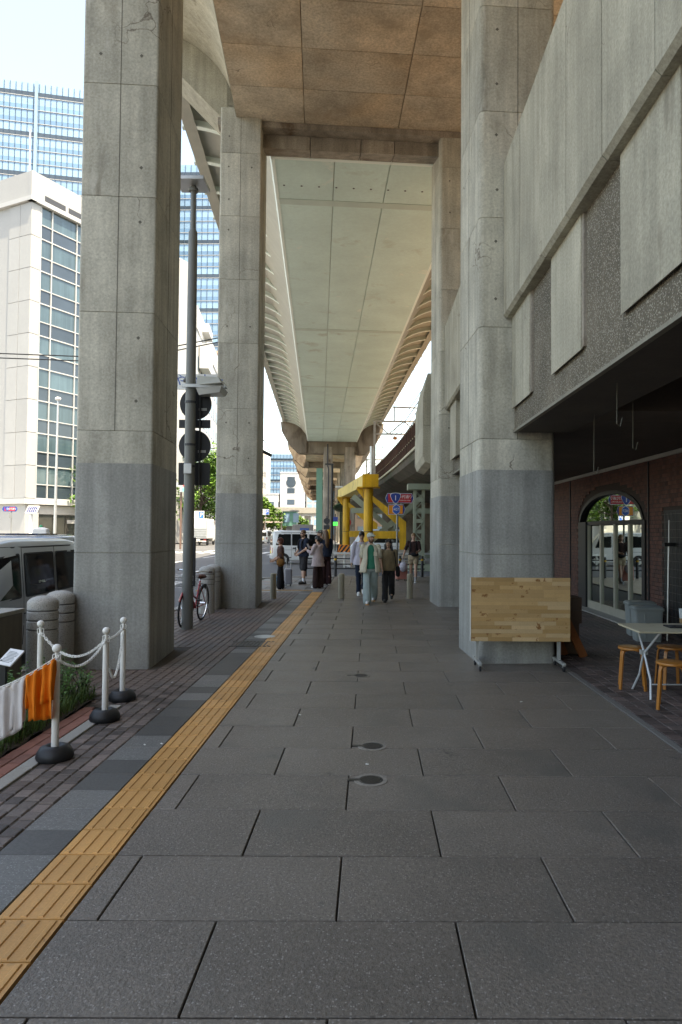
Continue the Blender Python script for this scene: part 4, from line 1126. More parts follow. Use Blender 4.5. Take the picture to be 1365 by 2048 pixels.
# ------------------------------------------------------------------ trees
leaf_mats = [MT['leaf'], pm('leaf_bright', (0.115, 0.21, 0.03), 0.55, var=(1.5, 0.3), fine=(6, 0.2), spec=0.4)]
def tree(x, y, h, r, label, n=5200, leaf=0.30, seed=1, group='street trees along the far pavement'):
    rng = random.Random(seed)
    t = thing('street_tree', label, 'tree', (x, y, 0), group)
    mb = MB()
    mb.path([(x, y, -0.1), (x + .05, y, h * 0.25), (x - .05, y + .1, h * 0.5), (x, y, h * 0.8)], [0.24, 0.2, 0.15, 0.05], 8)
    blobs = []
    for k in range(26):
        a = rng.uniform(0, 2 * pi); e = rng.uniform(-0.85, 1.0); q = rng.uniform(0.35, 0.95)
        zc = h * 0.62 + e * h * 0.34
        lim = r * sqrt(max(0.08, 1 - ((zc - h * 0.58) / (h * 0.46)) ** 2))
        c = Vector((x + cos(a) * lim * q, y + sin(a) * lim * q, zc))
        blobs.append((c, rng.uniform(0.26, 0.46) * r))
        if k < 12: mb.path([(x, y, h * rng.uniform(0.28, 0.5)), (x + (c.x - x) * .5, y + (c.y - y) * .5, (c.z + h * .4) / 2), tuple(c)], [0.09, 0.05, 0.015], 5)
    mb.build('trunk', MT['bark'], t, smooth=True)
    mb = MB()
    per = n // len(blobs)
    for c, br in blobs:
        for _ in range(per):
            d = Vector((rng.gauss(0, 1), rng.gauss(0, 1), rng.gauss(0, 0.8))).normalized() * br * rng.uniform(0.35, 1.0) ** 0.5
            p = c + d
            u = Vector((rng.gauss(0, 1), rng.gauss(0, 1), rng.gauss(0, 0.5))).normalized()
            w = u.cross(Vector((rng.gauss(0, .5), rng.gauss(0, .5), 1))).normalized()
            s = leaf * rng.uniform(0.6, 1.25)
            mb.add([p - u * s, p + w * s * 0.45 - u * s * .2, p + u * s, p - w * s * 0.45 - u * s * .2], [(0, 1, 2, 3)], 0 if rng.random() < 0.6 else 1)
    stuff(mb.build('crown', leaf_mats, t))
    return t
tl = ['leafy street tree behind the parked box truck', 'leafy street tree beside the white building, second along the pavement', 'leafy street tree, third along the far pavement']
tree(-23.9, 96, 12.8, 4.7, tl[0], seed=3, n=6500)
tree(-28.6, 102, 12.0, 4.6, tl[1], seed=4)
tree(-25.6, 116, 12.5, 4.6, tl[2], seed=5)
tree(-23.8, 150, 9.3, 3.9, 'rounded bright green tree beside the low white van, beyond the junction', seed=6, leaf=0.36)
tree(-25.5, 164, 8.0, 3.6, 'smaller tree behind the rounded bright green one', seed=7, n=2600, leaf=0.4)
tree(-24.5, 196, 6.0, 2.6, 'small tree in front of the flyover', seed=8, n=1600, leaf=0.4)
tree(-20.5, 198, 5.6, 2.4, 'small tree under the flyover beside the kiosk', seed=9, n=1600, leaf=0.4)
tree(-28.5, 88, 11.5, 4.4, 'leafy street tree hidden behind the near left pillar', seed=10, n=3600)
tree(-29.0, 76, 11.0, 4.2, 'leafy street tree at the corner by the office block', seed=11, n=3600)

# ------------------------------------------------------------------ railway overhead line
ct = thing('catenary_gantry', 'steel lattice catenary gantry over the rail bridge', 'gantry', (2, 40, 5))
gm_ = mat('gantry_steel', (0.33, 0.31, 0.28), 0.6, var=(3, 0.2))
def truss(parent, x0, x1, Y, z0, z1, n):
    for z in (z0, z1): MB().beam((x0, Y, z), (x1, Y, z), 0.09, 0.09).build('chord', gm_, parent)
    for k in range(n):
        a, b = x0 + (x1 - x0) * k / n, x0 + (x1 - x0) * (k + 1) / n
        MB().beam((a, Y, z0 if k % 2 else z1), (b, Y, z1 if k % 2 else z0), 0.06, 0.06).build('lacing', gm_, parent)
q0 = at(748, 868, 40); q1 = at(812, 868, 40)
truss(ct, q0.x, 9.0, 40, q0.z, q0.z + 0.75, 10)
MB().beam((8.9, 40, 4.9), (8.9, 40, q0.z + 0.8), 0.2, 0.2).build('post', gm_, ct)
MB().beam((q0.x + .05, 40, 4.9), (q0.x + .05, 40, q0.z + 0.8), 0.14, 0.14).build('post', gm_, ct)
MB().beam((q0.x + 1.2, 40, q0.z + .75), (q0.x + 1.2, 40, q0.z + 1.6), 0.07, 0.07).build('dropper', gm_, ct)
MB().beam((q0.x + 1.1, 40, q0.z + 1.6), (q0.x + 2.6, 40, q0.z + 1.55), 0.08, 0.08).build('arm', gm_, ct)
for k in (0.3, 1.9, 2.4): MB().beam((q0.x + k, 40, q0.z), (q0.x + k + 0.25, 40, q0.z - 0.9), 0.04, 0.04).build('dropper', gm_, ct)
MB().lathe([(0.05, -0.1), (0.12, -0.05), (0.12, 0.05), (0.05, 0.1)], (q0.x + 1.25, 39.9, q0.z - 0.25), 10).build('insulator', mat('insulator', (0.45, 0.17, 0.06), 0.3), ct)
ct2 = thing('catenary_gantry', 'farther small catenary gantry above the yellow frame', 'gantry', (0, 62, 5))
r0 = at(733, 932, 62)
truss(ct2, r0.x, 6.0, 62, r0.z, r0.z + 0.6, 10)
MB().beam((r0.x, 62, 5), (r0.x, 62, r0.z + 0.7), 0.14, 0.14).build('post', gm_, ct2)
for i, (xa, ya, xb, yb, Yb) in enumerate(((870, 742, 738, 925, 70), (872, 752, 742, 930, 70), (868, 775, 735, 950, 70), (866, 790, 745, 945, 66))):
    a, b = at(xa, ya, 18.5), at(xb, yb, Yb)
    pts = [a.lerp(b, t) - Vector((0, 0, 0.25 * sin(pi * t))) for t in [k / 10 for k in range(11)]]
    w = MB().path(pts, 0.013 + 0.004 * (i % 2), 5).build('overhead_wire', MT['dark_metal'])
    tag(w, ['uppermost railway overhead wire', 'second railway overhead wire, just under the uppermost', 'third railway overhead wire, above the lowest', 'lowest railway overhead wire'][i] + ' beside the green girder', 'wire', 'railway overhead wires')
# street cables behind the near left pillar
for dz, lab in ((0.0, 'upper'), (-0.10, 'lower')):
    pts = [at(-80, 702, 15.0) + Vector((-0.0, 0, dz)), at(0, 707, 15.1) + Vector((0, 0, dz)), at(160, 713, 15.3) + Vector((0, 0, dz)), at(300, 703, 15.4) + Vector((0, 0, dz)), at(436, 676, 15.6) + Vector((0, 0, dz))]
    tag(MB().path([Vector((-16, 14.6, pts[0].z + .2 + dz))] + pts, 0.013, 6).build('street_cable', MT['black_paint']), '%s of two black cables strung behind the near left pillar' % lab, 'cable')
# ================================================================== street furniture, left side
def rot2(c, p, a):
    x, y = p; return (c[0] + x * cos(a) - y * sin(a), c[1] + x * sin(a) + y * cos(a))
# --- lamp post with road signs seen from behind
b = gp(375, 1258)
lp = thing('lamp_post', 'grey lamp post carrying dark backs of round road signs', 'lamp post', (b.x, b.y, 0))
ptex = mat('post_paint', (0.20, 0.205, 0.19), 0.6, 0.1, var=(2, 0.12), fine=(120, 0.15), bump=(160, 0.5, 0.003))
MB().path([(b.x, b.y, -0.02), (b.x + .0, b.y, 3.0), (b.x, b.y, 7.02), (b.x, b.y, 7.08)], [0.098, 0.092, 0.078, 0.05], 16).build('pole', ptex, lp, smooth=True)
MB().path([(b.x, b.y, 7.05), (b.x, b.y, 7.86)], [0.048, 0.045], 12).build('upper_pole', ptex, lp, smooth=True)
MB().box(b.x - 0.28, b.x + 0.24, b.y - 0.25, b.y + 0.25, 7.86, 7.93).build('lamp_head', MT['galv'], lp, bevel=0.01)
MB().lathe([(0.085, 0), (0.085, 0.05), (0.05, 0.08)], (b.x, b.y, 7.76), 12).build('collar', ptex, lp)
MB().box(b.x + 0.085, b.x + 0.125, b.y - 0.035, b.y + 0.035, 0.75, 1.6).build('cable_cover', MT['dark_metal'], lp, bevel=0.008)
z = at(375, 775, b.y).z
la = MB().box(b.x - 0.12, b.x + 0.62, b.y - 0.14, b.y - 0.10, z - 0.02, z + 0.035).build('cross_arm', MT['galv'], lp)
lh = MB().loft([[(b.x + 0.12, b.y - 0.12, z + 0.02), (b.x + 0.60, b.y - 0.28, z + 0.03), (b.x + 0.60, b.y + .28, z + 0.03), (b.x + 0.12, b.y + .12, z + 0.02)],
                [(b.x + 0.14, b.y - 0.11, z + 0.19), (b.x + 0.54, b.y - 0.22, z + 0.14), (b.x + 0.54, b.y + .22, z + 0.14), (b.x + 0.14, b.y + .11, z + 0.19)]]).build('floodlight_housing', mat('lamp_grey', (0.42, 0.42, 0.37), 0.5, var=(3, 0.1)), lp, bevel=0.01)
MB().loft([[(b.x + 0.12, b.y - 0.12, z - 0.025), (b.x + 0.60, b.y - 0.28, z - 0.025), (b.x + 0.60, b.y + .28, z - 0.025), (b.x + 0.12, b.y + .12, z - 0.025)],
           [(b.x + 0.17, b.y - 0.10, z - 0.15), (b.x + 0.56, b.y - 0.22, z - 0.12), (b.x + 0.56, b.y + .22, z - 0.12), (b.x + 0.17, b.y + .10, z - 0.15)]]).build('lens', mat('lens', (0.45, 0.46, 0.44), 0.25, var=(5, 0.1)), lp)
back_dark = mat('sign_back', (0.035, 0.036, 0.04), 0.55, 0.3, var=(3, 0.15))
stick = mat('sticker', (0.45, 0.46, 0.46), 0.5)
for (px, py, r) in ((392, 808, 0.285), (390, 892, 0.285)):
    p = at(px, py, b.y + 0.16)
    dsk = MB().lathe([(r, 0), (r, 0.012), (r - .01, 0.018)], (p.x, p.y, p.z), 32, 'Y').build('sign_disc', back_dark, lp)
    MB().box(p.x + 0.06, p.x + 0.20, p.y - 0.006, p.y - 0.001, p.z - 0.12, p.z - 0.075).build('sticker', stick, dsk)
    MB().lathe([(0.1, -0.02), (0.1, 0.02)], (b.x, b.y, p.z), 14).build('clamp_band', MT['dark_metal'], lp)
p = at(391, 848, b.y + 0.16); MB().box(p.x - 0.29, p.x + 0.27, p.y, p.y + 0.012, p.z - 0.075, p.z + 0.075).build('sign_plate', back_dark, lp)
p = at(390, 948, b.y + 0.16); MB().box(p.x - 0.29, p.x + 0.27, p.y, p.y + 0.012, p.z - 0.2, p.z + 0.2).build('sign_plate', back_dark, lp)
MB().lathe([(0.1, -0.02), (0.1, 0.02)], (b.x, b.y, p.z + .12), 14).build('clamp_band', MT['dark_metal'], lp)
MB().tube((b.x + 0.14, b.y + 0.13, p.z - 0.2), (b.x + 0.14, b.y + 0.13, z + .1), 0.018, n=8).build('sign_rail', MT['dark_metal'], lp)
MB().box(b.x - 0.07, b.x + 0.07, b.y - 0.125, b.y - 0.09, p.z - 0.02, p.z + 0.16).build('photocell_box', MT['galv'], lp, bevel=0.01)
# white board with blue lettering behind the post
q = at(398, 762, 13.2)
wsb = thing('direction_board', 'white board with blue lettering partly hidden by the lamp post', 'sign', tuple(q))
MB().box(q.x - 0.42, q.x + 0.36, 13.2, 13.23, q.z - 0.17, q.z + 0.135).build('plate', MT['white_paint'], wsb)
text_obj('やの中一', 0.24, mat('sign_blue', (0.02, 0.09, 0.36), 0.5), (q.x + 0.0, 13.196, q.z + 0.0), wsb)
MB().beam((q.x - 0.3, 13.25, q.z), (b.x, b.y + .08, q.z - .02), 0.04, 0.04).build('bracket', MT['dark_metal'], wsb)

# --- big domed granite bollards
def granite_bollard(x, y, label):
    t = thing('granite_bollard', label, 'bollard', (x, y, 0), 'domed granite bollards along the kerb')
    r = 0.165
    MB().lathe([(r, -0.05), (r, 0.60)], (x, y, 0), 28).build('shaft', MT['granite'], t, smooth=True)
    MB().lathe([(r * .93, 0.60), (r * .93, 0.905)], (x, y, 0), 28).build('groove', mat('granite_groove', (0.17, 0.16, 0.15), 0.8, fine=(120, 0.2)), t, smooth=True)
    for z in (0.615, 0.72): MB().lathe([(r - .004, z), (r, z + .005), (r, z + .083), (r - .004, z + .088)], (x, y, 0), 28).build('ring', MT['granite'], t, smooth=True)
    MB().lathe([(r - .004, 0.825), (r, 0.83), (r, 0.90), (r * .95, 0.925), (r * .75, 0.955), (r * .4, 0.975), (0.004, 0.982)], (x, y, 0), 28).build('domed_cap', MT['granite'], t, smooth=True)
for (px, Y, lab) in ((90, 7.75, 'domed granite bollard right behind the white chain posts'), (124, 8.42, 'domed granite bollard against the near left pillar'), (416, 14.35, 'domed granite bollard beside the red bicycle'), (428, 15.1, 'domed granite bollard half hidden against the farther left pillar')):
    p = at(px, 1063, Y); granite_bollard(p.x, Y, lab)
# --- low concrete bollards closing the walkway
def low_bollard(px, py, label):
    p = gp(px, py)
    t = thing('low_bollard', label, 'bollard', (p.x, p.y, 0), 'low concrete bollards across the walkway')
    c = mat('bollard_concrete', (0.34, 0.31, 0.235), 0.8, var=(5, 0.12), fine=(90, 0.15), streak=(14, 0.2), bump=(90, 0.4, 0.003))
    MB().lathe([(0.078, -0.03), (0.078, 0.52)], (p.x, p.y, 0), 20).build('shaft', c, t, smooth=True)
    MB().lathe([(0.074, 0.522), (0.078, 0.527), (0.078, 0.625), (0.068, 0.64), (0.004, 0.644)], (p.x, p.y, 0), 20).build('cap', c, t, smooth=True)
low_bollard(547, 1197, 'low round bollard beside the farther left pillar')
low_bollard(683, 1197, 'low round bollard in the middle of the walkway end')
low_bollard(820, 1197, 'low round bollard near the farther right pillar')

# --- white chain posts
def chain_post(p, label, h=0.84):
    t = thing('chain_post', label, 'post', (p.x, p.y, 0), 'white plastic chain posts round the planting')
    x, y = p.x, p.y
    MB().lathe([(0.125, 0.0), (0.135, 0.02), (0.13, 0.05), (0.105, 0.09), (0.07, 0.105), (0.05, 0.10), (0.04, 0.09)], (x, y, 0), 28).build('base', MT['rubber'], t, smooth=True, sharp=60)
    MB().lathe([(0.027, 0.08), (0.026, h - 0.13), (0.022, h - 0.125)], (x, y, 0), 18).build('tube', MT['white_plastic'], t, smooth=True)
    MB().lathe([(0.013, h - 0.125), (0.013, h - 0.06)], (x, y, 0), 10).build('neck', MT['white_plastic'], t, smooth=True)
    for a in (0, pi): MB().path([(x + 0.014 * cos(a), y + .014 * sin(a), h - 0.075), (x + 0.03 * cos(a), y + .03 * sin(a), h - 0.08), (x + 0.03 * cos(a), y + .03 * sin(a), h - 0.13)], 0.004, 6).build('hook', MT['white_plastic'], t)
    MB().ell((x, y, h - 0.033), 0.034, n=18, k=12).build('ball', MT['white_plastic'], t, smooth=True)
    return Vector((x, y, h - 0.105))
PA_ = Vector(gp(110, 1517)); PB_ = Vector(gp(210, 1440)); PC_ = Vector(gp(245, 1400)); PD_ = at(82, 1260, 6.7); PD_.z = 0
hA = chain_post(PA_, 'white chain post with the orange cloth draped against it', 0.86)
hB = chain_post(PB_, 'white chain post at the corner of the planting, standing on setts', 0.84)
hC = chain_post(PC_, 'white chain post right in front of the near left pillar', 0.84)
hD = chain_post(PD_, 'white chain post at the back beside the granite bollards', 0.84)
linkm = None
def chain(a, b, sag, label):
    global linkm
    n = int(((b - a).length + sag * sag * 2.2) / 0.026)
    pts = [a.lerp(b, k / n) - Vector((0, 0, 4 * sag * (k / n) * (1 - k / n))) for k in range(n + 1)]
    t = thing('plastic_chain', label, 'chain', tuple(a), 'white plastic chains between the posts')
    if linkm is None:
        mb = MB(); mb.path([(0.017 * cos(q) + (0.008 if cos(q) > 0 else -0.008), 0.0105 * sin(q), 0) for q in [2 * pi * i / 10 for i in range(10)]], 0.0034, 5, closed=True)
        ob = mb.build('chain_link', MT['white_plastic'], smooth=True); linkm = ob.data; bpy.data.objects.remove(ob)
    for k in range(n):
        d = pts[k + 1] - pts[k]; q = d.to_track_quat('X', 'Z')
        o = inst(linkm, 'chain_link', (pts[k] + pts[k + 1]) / 2, t)
        o.rotation_mode = 'QUATERNION'
        from mathutils import Quaternion
        o.rotation_quaternion = q @ Quaternion((1, 0, 0), radians(45 if k % 2 else -45))
    return pts
chain(hA, hB, 0.14, 'white plastic chain sagging from the cloth post to the corner post')
chain(hD, hB, 0.20, 'white plastic chain sagging from the back post to the corner post')
chain(hB, hC, 0.03, 'short taut white chain between the corner post and pillar post')
chain(hC, hB + Vector((0.02, 0.03, -0.26)), 0.26, 'loose white chain hanging from the post before the pillar')
PE = Vector((-3.9, 5.0, hA.z - .06))
cpts = chain(hA + Vector((0.03, -0.045, 0.02)), PE, 0.27, 'white plastic chain carrying the two cloths')
# --- cloths hung over that chain
def cloth(s0, s1, drop, label, m, wob, back=0.5, skew=0.0, marks=None):
    """two leaves hanging either side of the chain between parameters s0..s1"""
    def on(s): 
        k = s * (len(cpts) - 1); i = min(int(k), len(cpts) - 2); return cpts[i].lerp(cpts[i + 1], k - i)
    d = (on(s1) - on(s0)); d.z = 0; d.normalize(); nrm = Vector((-d.y, d.x, 0))
    if nrm.y > 0: nrm = -nrm
    rows, cols = 26, 16
    grid = []
    for r in range(rows + 1):
        t = r / rows * (1 + back) - back                # -back .. 1 : back leaf, ridge, front leaf
        line = []
        for c in range(cols + 1):
            w = c / cols; p = on(s0 + (s1 - s0) * w)
            dr = abs(t) * drop * (1 + skew * (w - .5))
            f = 0.02 * wob * sin(w * 9 + t * 2.5) * min(1, abs(t) * 2) + 0.012 * wob * sin(w * 21 + 1.3 * t)
            side = 0.012 * (1 if t >= 0 else -1) * min(1, abs(t) * 12)
            narrow = (w - .5) * -0.12 * abs(t)
            q = p + d * narrow * (s1 - s0) * 1.0 + nrm * (side + f) + Vector((0, 0, 0.012 - dr - 0.012 * sin(w * 7) * abs(t)))
            line.append(q)
        grid.append(line)
    mb = MB()
    n = cols + 1
    mb.add([p for l in grid for p in l], [(r * n + c, r * n + c + 1, (r + 1) * n + c + 1, (r + 1) * n + c) for r in range(rows) for c in range(cols)])
    o = mb.build('hanging_cloth', m, smooth=True, sharp=180)
    sd = o.modifiers.new('thickness', 'SOLIDIFY'); sd.thickness = 0.006
    return tag(o, label, 'cloth')
orange = pm('orange_cloth', (0.78, 0.20, 0.012), 0.9, var=(9, 0.12), fine=(200, 0.12), bump=(220, 0.6, 0.003), stain=[((0.30, 0.09, 0.02), 7, 0.64, 0.78, 1)])
whitec = pm('white_cloth', (0.62, 0.585, 0.58), 0.9, var=(7, 0.08), fine=(200, 0.10), bump=(220, 0.6, 0.003), stain=[((0.42, 0.27, 0.13), 5, 0.60, 0.75, 1)])
cloth(0.012, 0.14, 0.40, 'orange towel hung over the white chain at the nearest post', orange, 1.6, back=0.7, skew=-0.25)
cloth(0.145, 0.285, 0.40, 'stained white towel hung over the chain beside the orange one', whitec, 0.7, back=0.9, skew=0.1)

# --- sloping information plate on a black stake
p = at(22, 1315, 6.0)
ip = thing('plant_label', 'small sloping text plate on a black stake in the planting', 'sign', (p.x, p.y, 0))
Rm = Matrix.Rotation(radians(-32), 3, 'Z') @ Matrix.Rotation(radians(42), 3, 'X')
MB().obox(p, 0.21, 0.17, 0.012, Rm).build('plate', mat('plate_white', (0.60, 0.60, 0.60), 0.4), ip)
for k in range(9):
    MB().obox(p + Rm @ Vector((0.0 if k else -0.02, 0.055 - k * 0.0135, 0.0075)), 0.15 if k % 4 else 0.11, 0.004, 0.001, Rm).build('text_line', blk, ip)
MB().box(p.x - 0.09, p.x - 0.045, p.y + .0, p.y + 0.04, 0.0, p.z - 0.02).build('stake', blk, ip)

# --- grey cabinet block behind the planting
p = at(8, 1063, 7.05)
cb = thing('concrete_bench_block', 'low dark concrete block with pale top edge beside the bollards', 'block', (p.x - .4, 7.2, 0))
MB().box(p.x - 1.2, p.x - .012, 6.9, 7.5, -0.03, 0.82).build('body', mat('block_dark', (0.15, 0.135, 0.115), 0.8, var=(3, 0.2), streak=(8, 0.25), fine=(60, 0.1)), cb, bevel=0.008)
MB().box(p.x - 1.22, p.x, 6.88, 7.52, 0.822, 0.865).build('top_slab', MT['kerb_stone'], cb, bevel=0.006)
MB().box(p.x - 0.02, p.x + 0.004, 6.875, 6.895, 0.0, 0.86).build('edge_trim', MT['galv'], cb)

# --- planting
def shrub(x, y, r, h, label, n=700, leaf=0.022, seed=1):
    rng = random.Random(seed)
    t = thing('shrub', label, 'shrub', (x, y, 0), 'small shrubs in the planting')
    mb, ml = MB(), MB()
    for k in range(16):
        a = rng.uniform(0, 2 * pi); q = rng.uniform(0.1, 1)
        tip = Vector((x + cos(a) * r * q, y + sin(a) * r * q, h * rng.uniform(0.55, 1.0)))
        mid = Vector((x + cos(a) * r * q * .45, y + sin(a) * r * q * .45, tip.z * .55))
        mb.path([(x + rng.uniform(-.03, .03), y + rng.uniform(-.03, .03), 0.0), mid, tip], [0.005, 0.0035, 0.0015], 4)
        for j in range(n // 16):
            s = rng.uniform(0.25, 1.05)
            c = (Vector((x, y, 0)).lerp(mid, s * 2) if s < .5 else mid.lerp(tip, s * 2 - 1)) + Vector((rng.gauss(0, .02), rng.gauss(0, .02), rng.gauss(0, .02)))
            u = Vector((rng.gauss(0, 1), rng.gauss(0, 1), rng.gauss(0.2, .4))).normalized(); w = u.cross(Vector((rng.gauss(0, .3), rng.gauss(0, .3), 1))).normalized()
            L_ = leaf * rng.uniform(.6, 1.3)
            ml.add([c, c + u * L_ * .5 + w * L_ * .38, c + u * L_ * 1.1, c + u * L_ * .5 - w * L_ * .38], [(0, 1, 2, 3)])
    mb.build('stem', MT['bark'], t)
    stuff(ml.build('leaves', MT['leaf_dark'], t))
shrub(-3.02, 6.75, 0.30, 0.52, 'small leafed shrub beneath the chains by the corner post', 1500, seed=2)
shrub(-2.98, 6.2, 0.24, 0.40, 'low shrub below the orange cloth', 1100, seed=3)
shrub(-3.45, 6.4, 0.28, 0.45, 'leafy shrub below the text plate', 1000, 0.03, seed=4)
shrub(-3.0, 5.2, 0.26, 0.28, 'low shrub hugging the red brick edging', 900, seed=5)
shrub(-2.92, 5.75, 0.22, 0.34, 'leafy shrub behind the post with the orange cloth', 1100, 0.026, seed=12)
shrub(-3.3, 5.6, 0.30, 0.42, 'taller leafy shrub behind the white towel', 1300, 0.03, seed=13)
shrub(-2.93, 4.65, 0.22, 0.24, 'low shrub at the near end of the planting', 900, 0.026, seed=14)
shrub(-2.95, 7.1, 0.22, 0.36, 'thin shrub between the corner post and the pillar post', 700, seed=6)
mb = MB(); rng = random.Random(5)
for k in range(5200):
    x = rng.uniform(-3.6, -2.8); y = rng.uniform(4.2, 7.1)
    h = rng.uniform(0.05, 0.24) * (1.3 if rng.random() < .2 else 1); a = rng.uniform(0, 2 * pi); l = rng.uniform(0.2, 0.9) * h
    b0 = Vector((x, y, 0.0)); m0 = b0 + Vector((cos(a) * l * .35, sin(a) * l * .35, h * .65)); t0 = b0 + Vector((cos(a) * l, sin(a) * l, h * rng.uniform(.75, 1)))
    w = Vector((-sin(a), cos(a), 0)) * 0.003
    mb.add([b0 - w, b0 + w, m0 + w, m0 - w, t0], [(0, 1, 2, 3), (3, 2, 4)])
g_ = stuff(mb.build('ground_cover', MT['grass'])); g_['label'] = 'grass and weeds filling the planting bed'; g_['category'] = 'grass'
# long arching blades behind the text plate
lv = thing('broad_leaf_plant', 'plant with long arching blades behind the text plate', 'plant', (-3.25, 6.1, 0))
for k in range(7):
    a = 0.6 + k * 0.9; L_ = random.uniform(0.22, 0.36)
    rings = []
    for i in range(7):
        s = i / 6; w = 0.018 * sin(pi * min(1, s * .9 + .12)); c = Vector((-3.25 + cos(a) * L_ * s, 6.1 + sin(a) * L_ * s, 0.05 + 0.42 * s - 0.28 * s * s))
        rings.append([c + Vector((-sin(a), cos(a), 0)) * w, c + Vector((0, 0, -0.002)), c - Vector((-sin(a), cos(a), 0)) * w, c + Vector((0, 0, 0.003))])
    MB().loft(rings).build('leaf', MT['leaf_dark'], lv, smooth=True)

# --- red city bicycle leaning on its stand beside the lamp post
bk_ = thing('bicycle', 'red city bicycle with wire basket parked behind the lamp post', 'bicycle')
redp = mat('red_paint', (0.34, 0.012, 0.018), 0.3, coat=0.6)
R_ = 0.33; WB = 1.08
for nm, cx in (('front', WB), ('rear', 0.0)):
    w = MB().path([(cx + (R_ - .016) * cos(q), 0, R_ + (R_ - .016) * sin(q)) for q in [2 * pi * i / 32 for i in range(32)]], 0.018, 8, closed=True).build('wheel', MT['rubber'], bk_, smooth=True)
    MB().path([(cx + (R_ - .035) * cos(q), 0, R_ + (R_ - .035) * sin(q)) for q in [2 * pi * i / 32 for i in range(32)]], 0.011, 6, closed=True).build('rim', MT['chrome'], w, smooth=True)
    mb = MB()
    for k in range(18):
        q = 2 * pi * k / 18; mb.tube((cx + .02 * cos(q + 1), 0.02 * (-1) ** k, R_ + .02 * sin(q + 1)), (cx + (R_ - .04) * cos(q), 0, R_ + (R_ - .04) * sin(q)), 0.0016, n=4)
    mb.tube((cx, -0.05, R_), (cx, 0.05, R_), 0.02, n=8); stuff(mb.build('spokes', MT['chrome'], w))
    rng_ = range(2, 17) if nm == 'rear' else range(3, 15)
    MB().path([(cx + (R_ + .022) * cos(pi * k / 16 + (0.15 if nm == 'rear' else -.1)), 0, R_ + (R_ + .022) * sin(pi * k / 16 + (.15 if nm == 'rear' else -.1))) for k in rng_], 0.02, 6).build('mudguard', MT['black_paint'] if nm == 'rear' else redp, bk_, smooth=True)
fr_ = MB()
head0, head1 = (0.86, 0, 0.86), (0.90, 0, 0.70)
fr_.path([head1, (0.62, 0, 0.42), (0.46, 0, 0.29)], 0.02, 8).path([(0.87, 0, 0.80), (0.62, 0, 0.52), (0.40, 0, 0.45)], 0.016, 8)
fr_.tube((0.46, 0, 0.29), (0.28, 0, 0.78), 0.017).tube(head1, head0, 0.022)
for s_ in (-1, 1):
    fr_.tube((0.46, 0.03 * s_, 0.29), (0, 0.055 * s_, R_), 0.010, n=6).tube((0.31, 0.02 * s_, 0.70), (0, 0.055 * s_, R_), 0.008, n=6)
fr_.build('frame', redp, bk_, smooth=True)
MB().tube((0.9, .045, .70), (WB, .05, R_), 0.011, n=8).build('fork_blade', MT['chrome'], bk_)
MB().tube((0.9, -.045, .70), (WB, -.05, R_), 0.011, n=8).build('fork_blade', MT['chrome'], bk_)
sd_ = MB(); sd_.ell((0.24, 0, 0.86), 0.13, 0.10, 0.045).ell((0.36, 0, 0.865), 0.10, 0.04, 0.03); sd_.build('saddle', mat('brown_leather', (0.09, 0.03, 0.018), 0.5), bk_, smooth=True)
MB().tube((0.285, 0, 0.76), (0.25, 0, 0.84), 0.013).build('seat_post', MT['chrome'], bk_)
hb = MB().path([(0.70, -0.29, 0.99), (0.80, -0.20, 1.0), (0.86, -0.05, 0.97), (0.86, 0.05, 0.97), (0.80, 0.20, 1.0), (0.70, 0.29, 0.99)], 0.011, 8).build('handlebar', MT['chrome'], bk_, smooth=True)
for s_ in (-1, 1): MB().tube((0.62, .30 * s_, 0.985), (0.72, .285 * s_, 0.99), 0.017, n=10).build('grip', mat('brown_leather'), hb)
MB().tube((0.86, 0, 0.86), (0.86, 0, 0.97), 0.012).build('stem', MT['chrome'], bk_)
mb = MB()
for k in range(9):
    y = -0.16 + k * 0.04
    for xx in (0.94, 1.22): mb.tube((xx, y * .85, 0.72), (xx + (0.02 if xx > 1 else -.01), y, 0.94), 0.003, n=4)
    mb.tube((0.94, y * .85, 0.72), (1.22, y * .85, 0.72), 0.003, n=4)
for k in range(8):
    x = 0.94 + k * 0.04
    for s_ in (-1, 1): mb.tube((x, .136 * s_, 0.72), (x, .16 * s_, 0.94), 0.003, n=4)
for z in (0.72, 0.80, 0.87, 0.94): mb.path([(0.93, -.16, z), (1.24, -.16, z), (1.24, .16, z), (0.93, .16, z)], 0.004, 4, closed=True)
stuff(mb.build('wire_basket', MT['galv'], bk_))
mb = MB()
mb.path([(-0.12, -.05, .70), (.25, -.05, .72), (.25, .05, .72), (-.12, .05, .70)], 0.006, 5, closed=True).tube((-.02, .05, .70), (0, .06, R_), .005, n=5).tube((-.02, -.05, .70), (0, -.06, R_), .005, n=5)
stuff(mb.build('rear_rack', MT['galv'], bk_))
MB().path([(0.05, 0.10, R_ - .02), (-0.16, 0.13, 0.0)], 0.008, 6).build('kickstand', MT['chrome'], bk_)
MB().lathe([(0.085, -0.004), (0.085, 0.004)], (0.46, -0.05, 0.29), 20, 'Y').build('chainring', MT['dark_metal'], bk_)
for s_ in (-1, 1): MB().box(0.40 + .12 * (s_ > 0), 0.52 + .12 * (s_ > 0), -0.04 + .10 * s_, 0.04 + .10 * s_, 0.29 + 0.15 * s_, 0.31 + 0.15 * s_).build('pedal', MT['rubber'], bk_)
fA, rA = gp(352, 1262), gp(403, 1240)
bk_.location = (rA.x, rA.y, 0); bk_.rotation_euler = (radians(-4), 0, math.atan2(fA.y - rA.y, fA.x - rA.x))

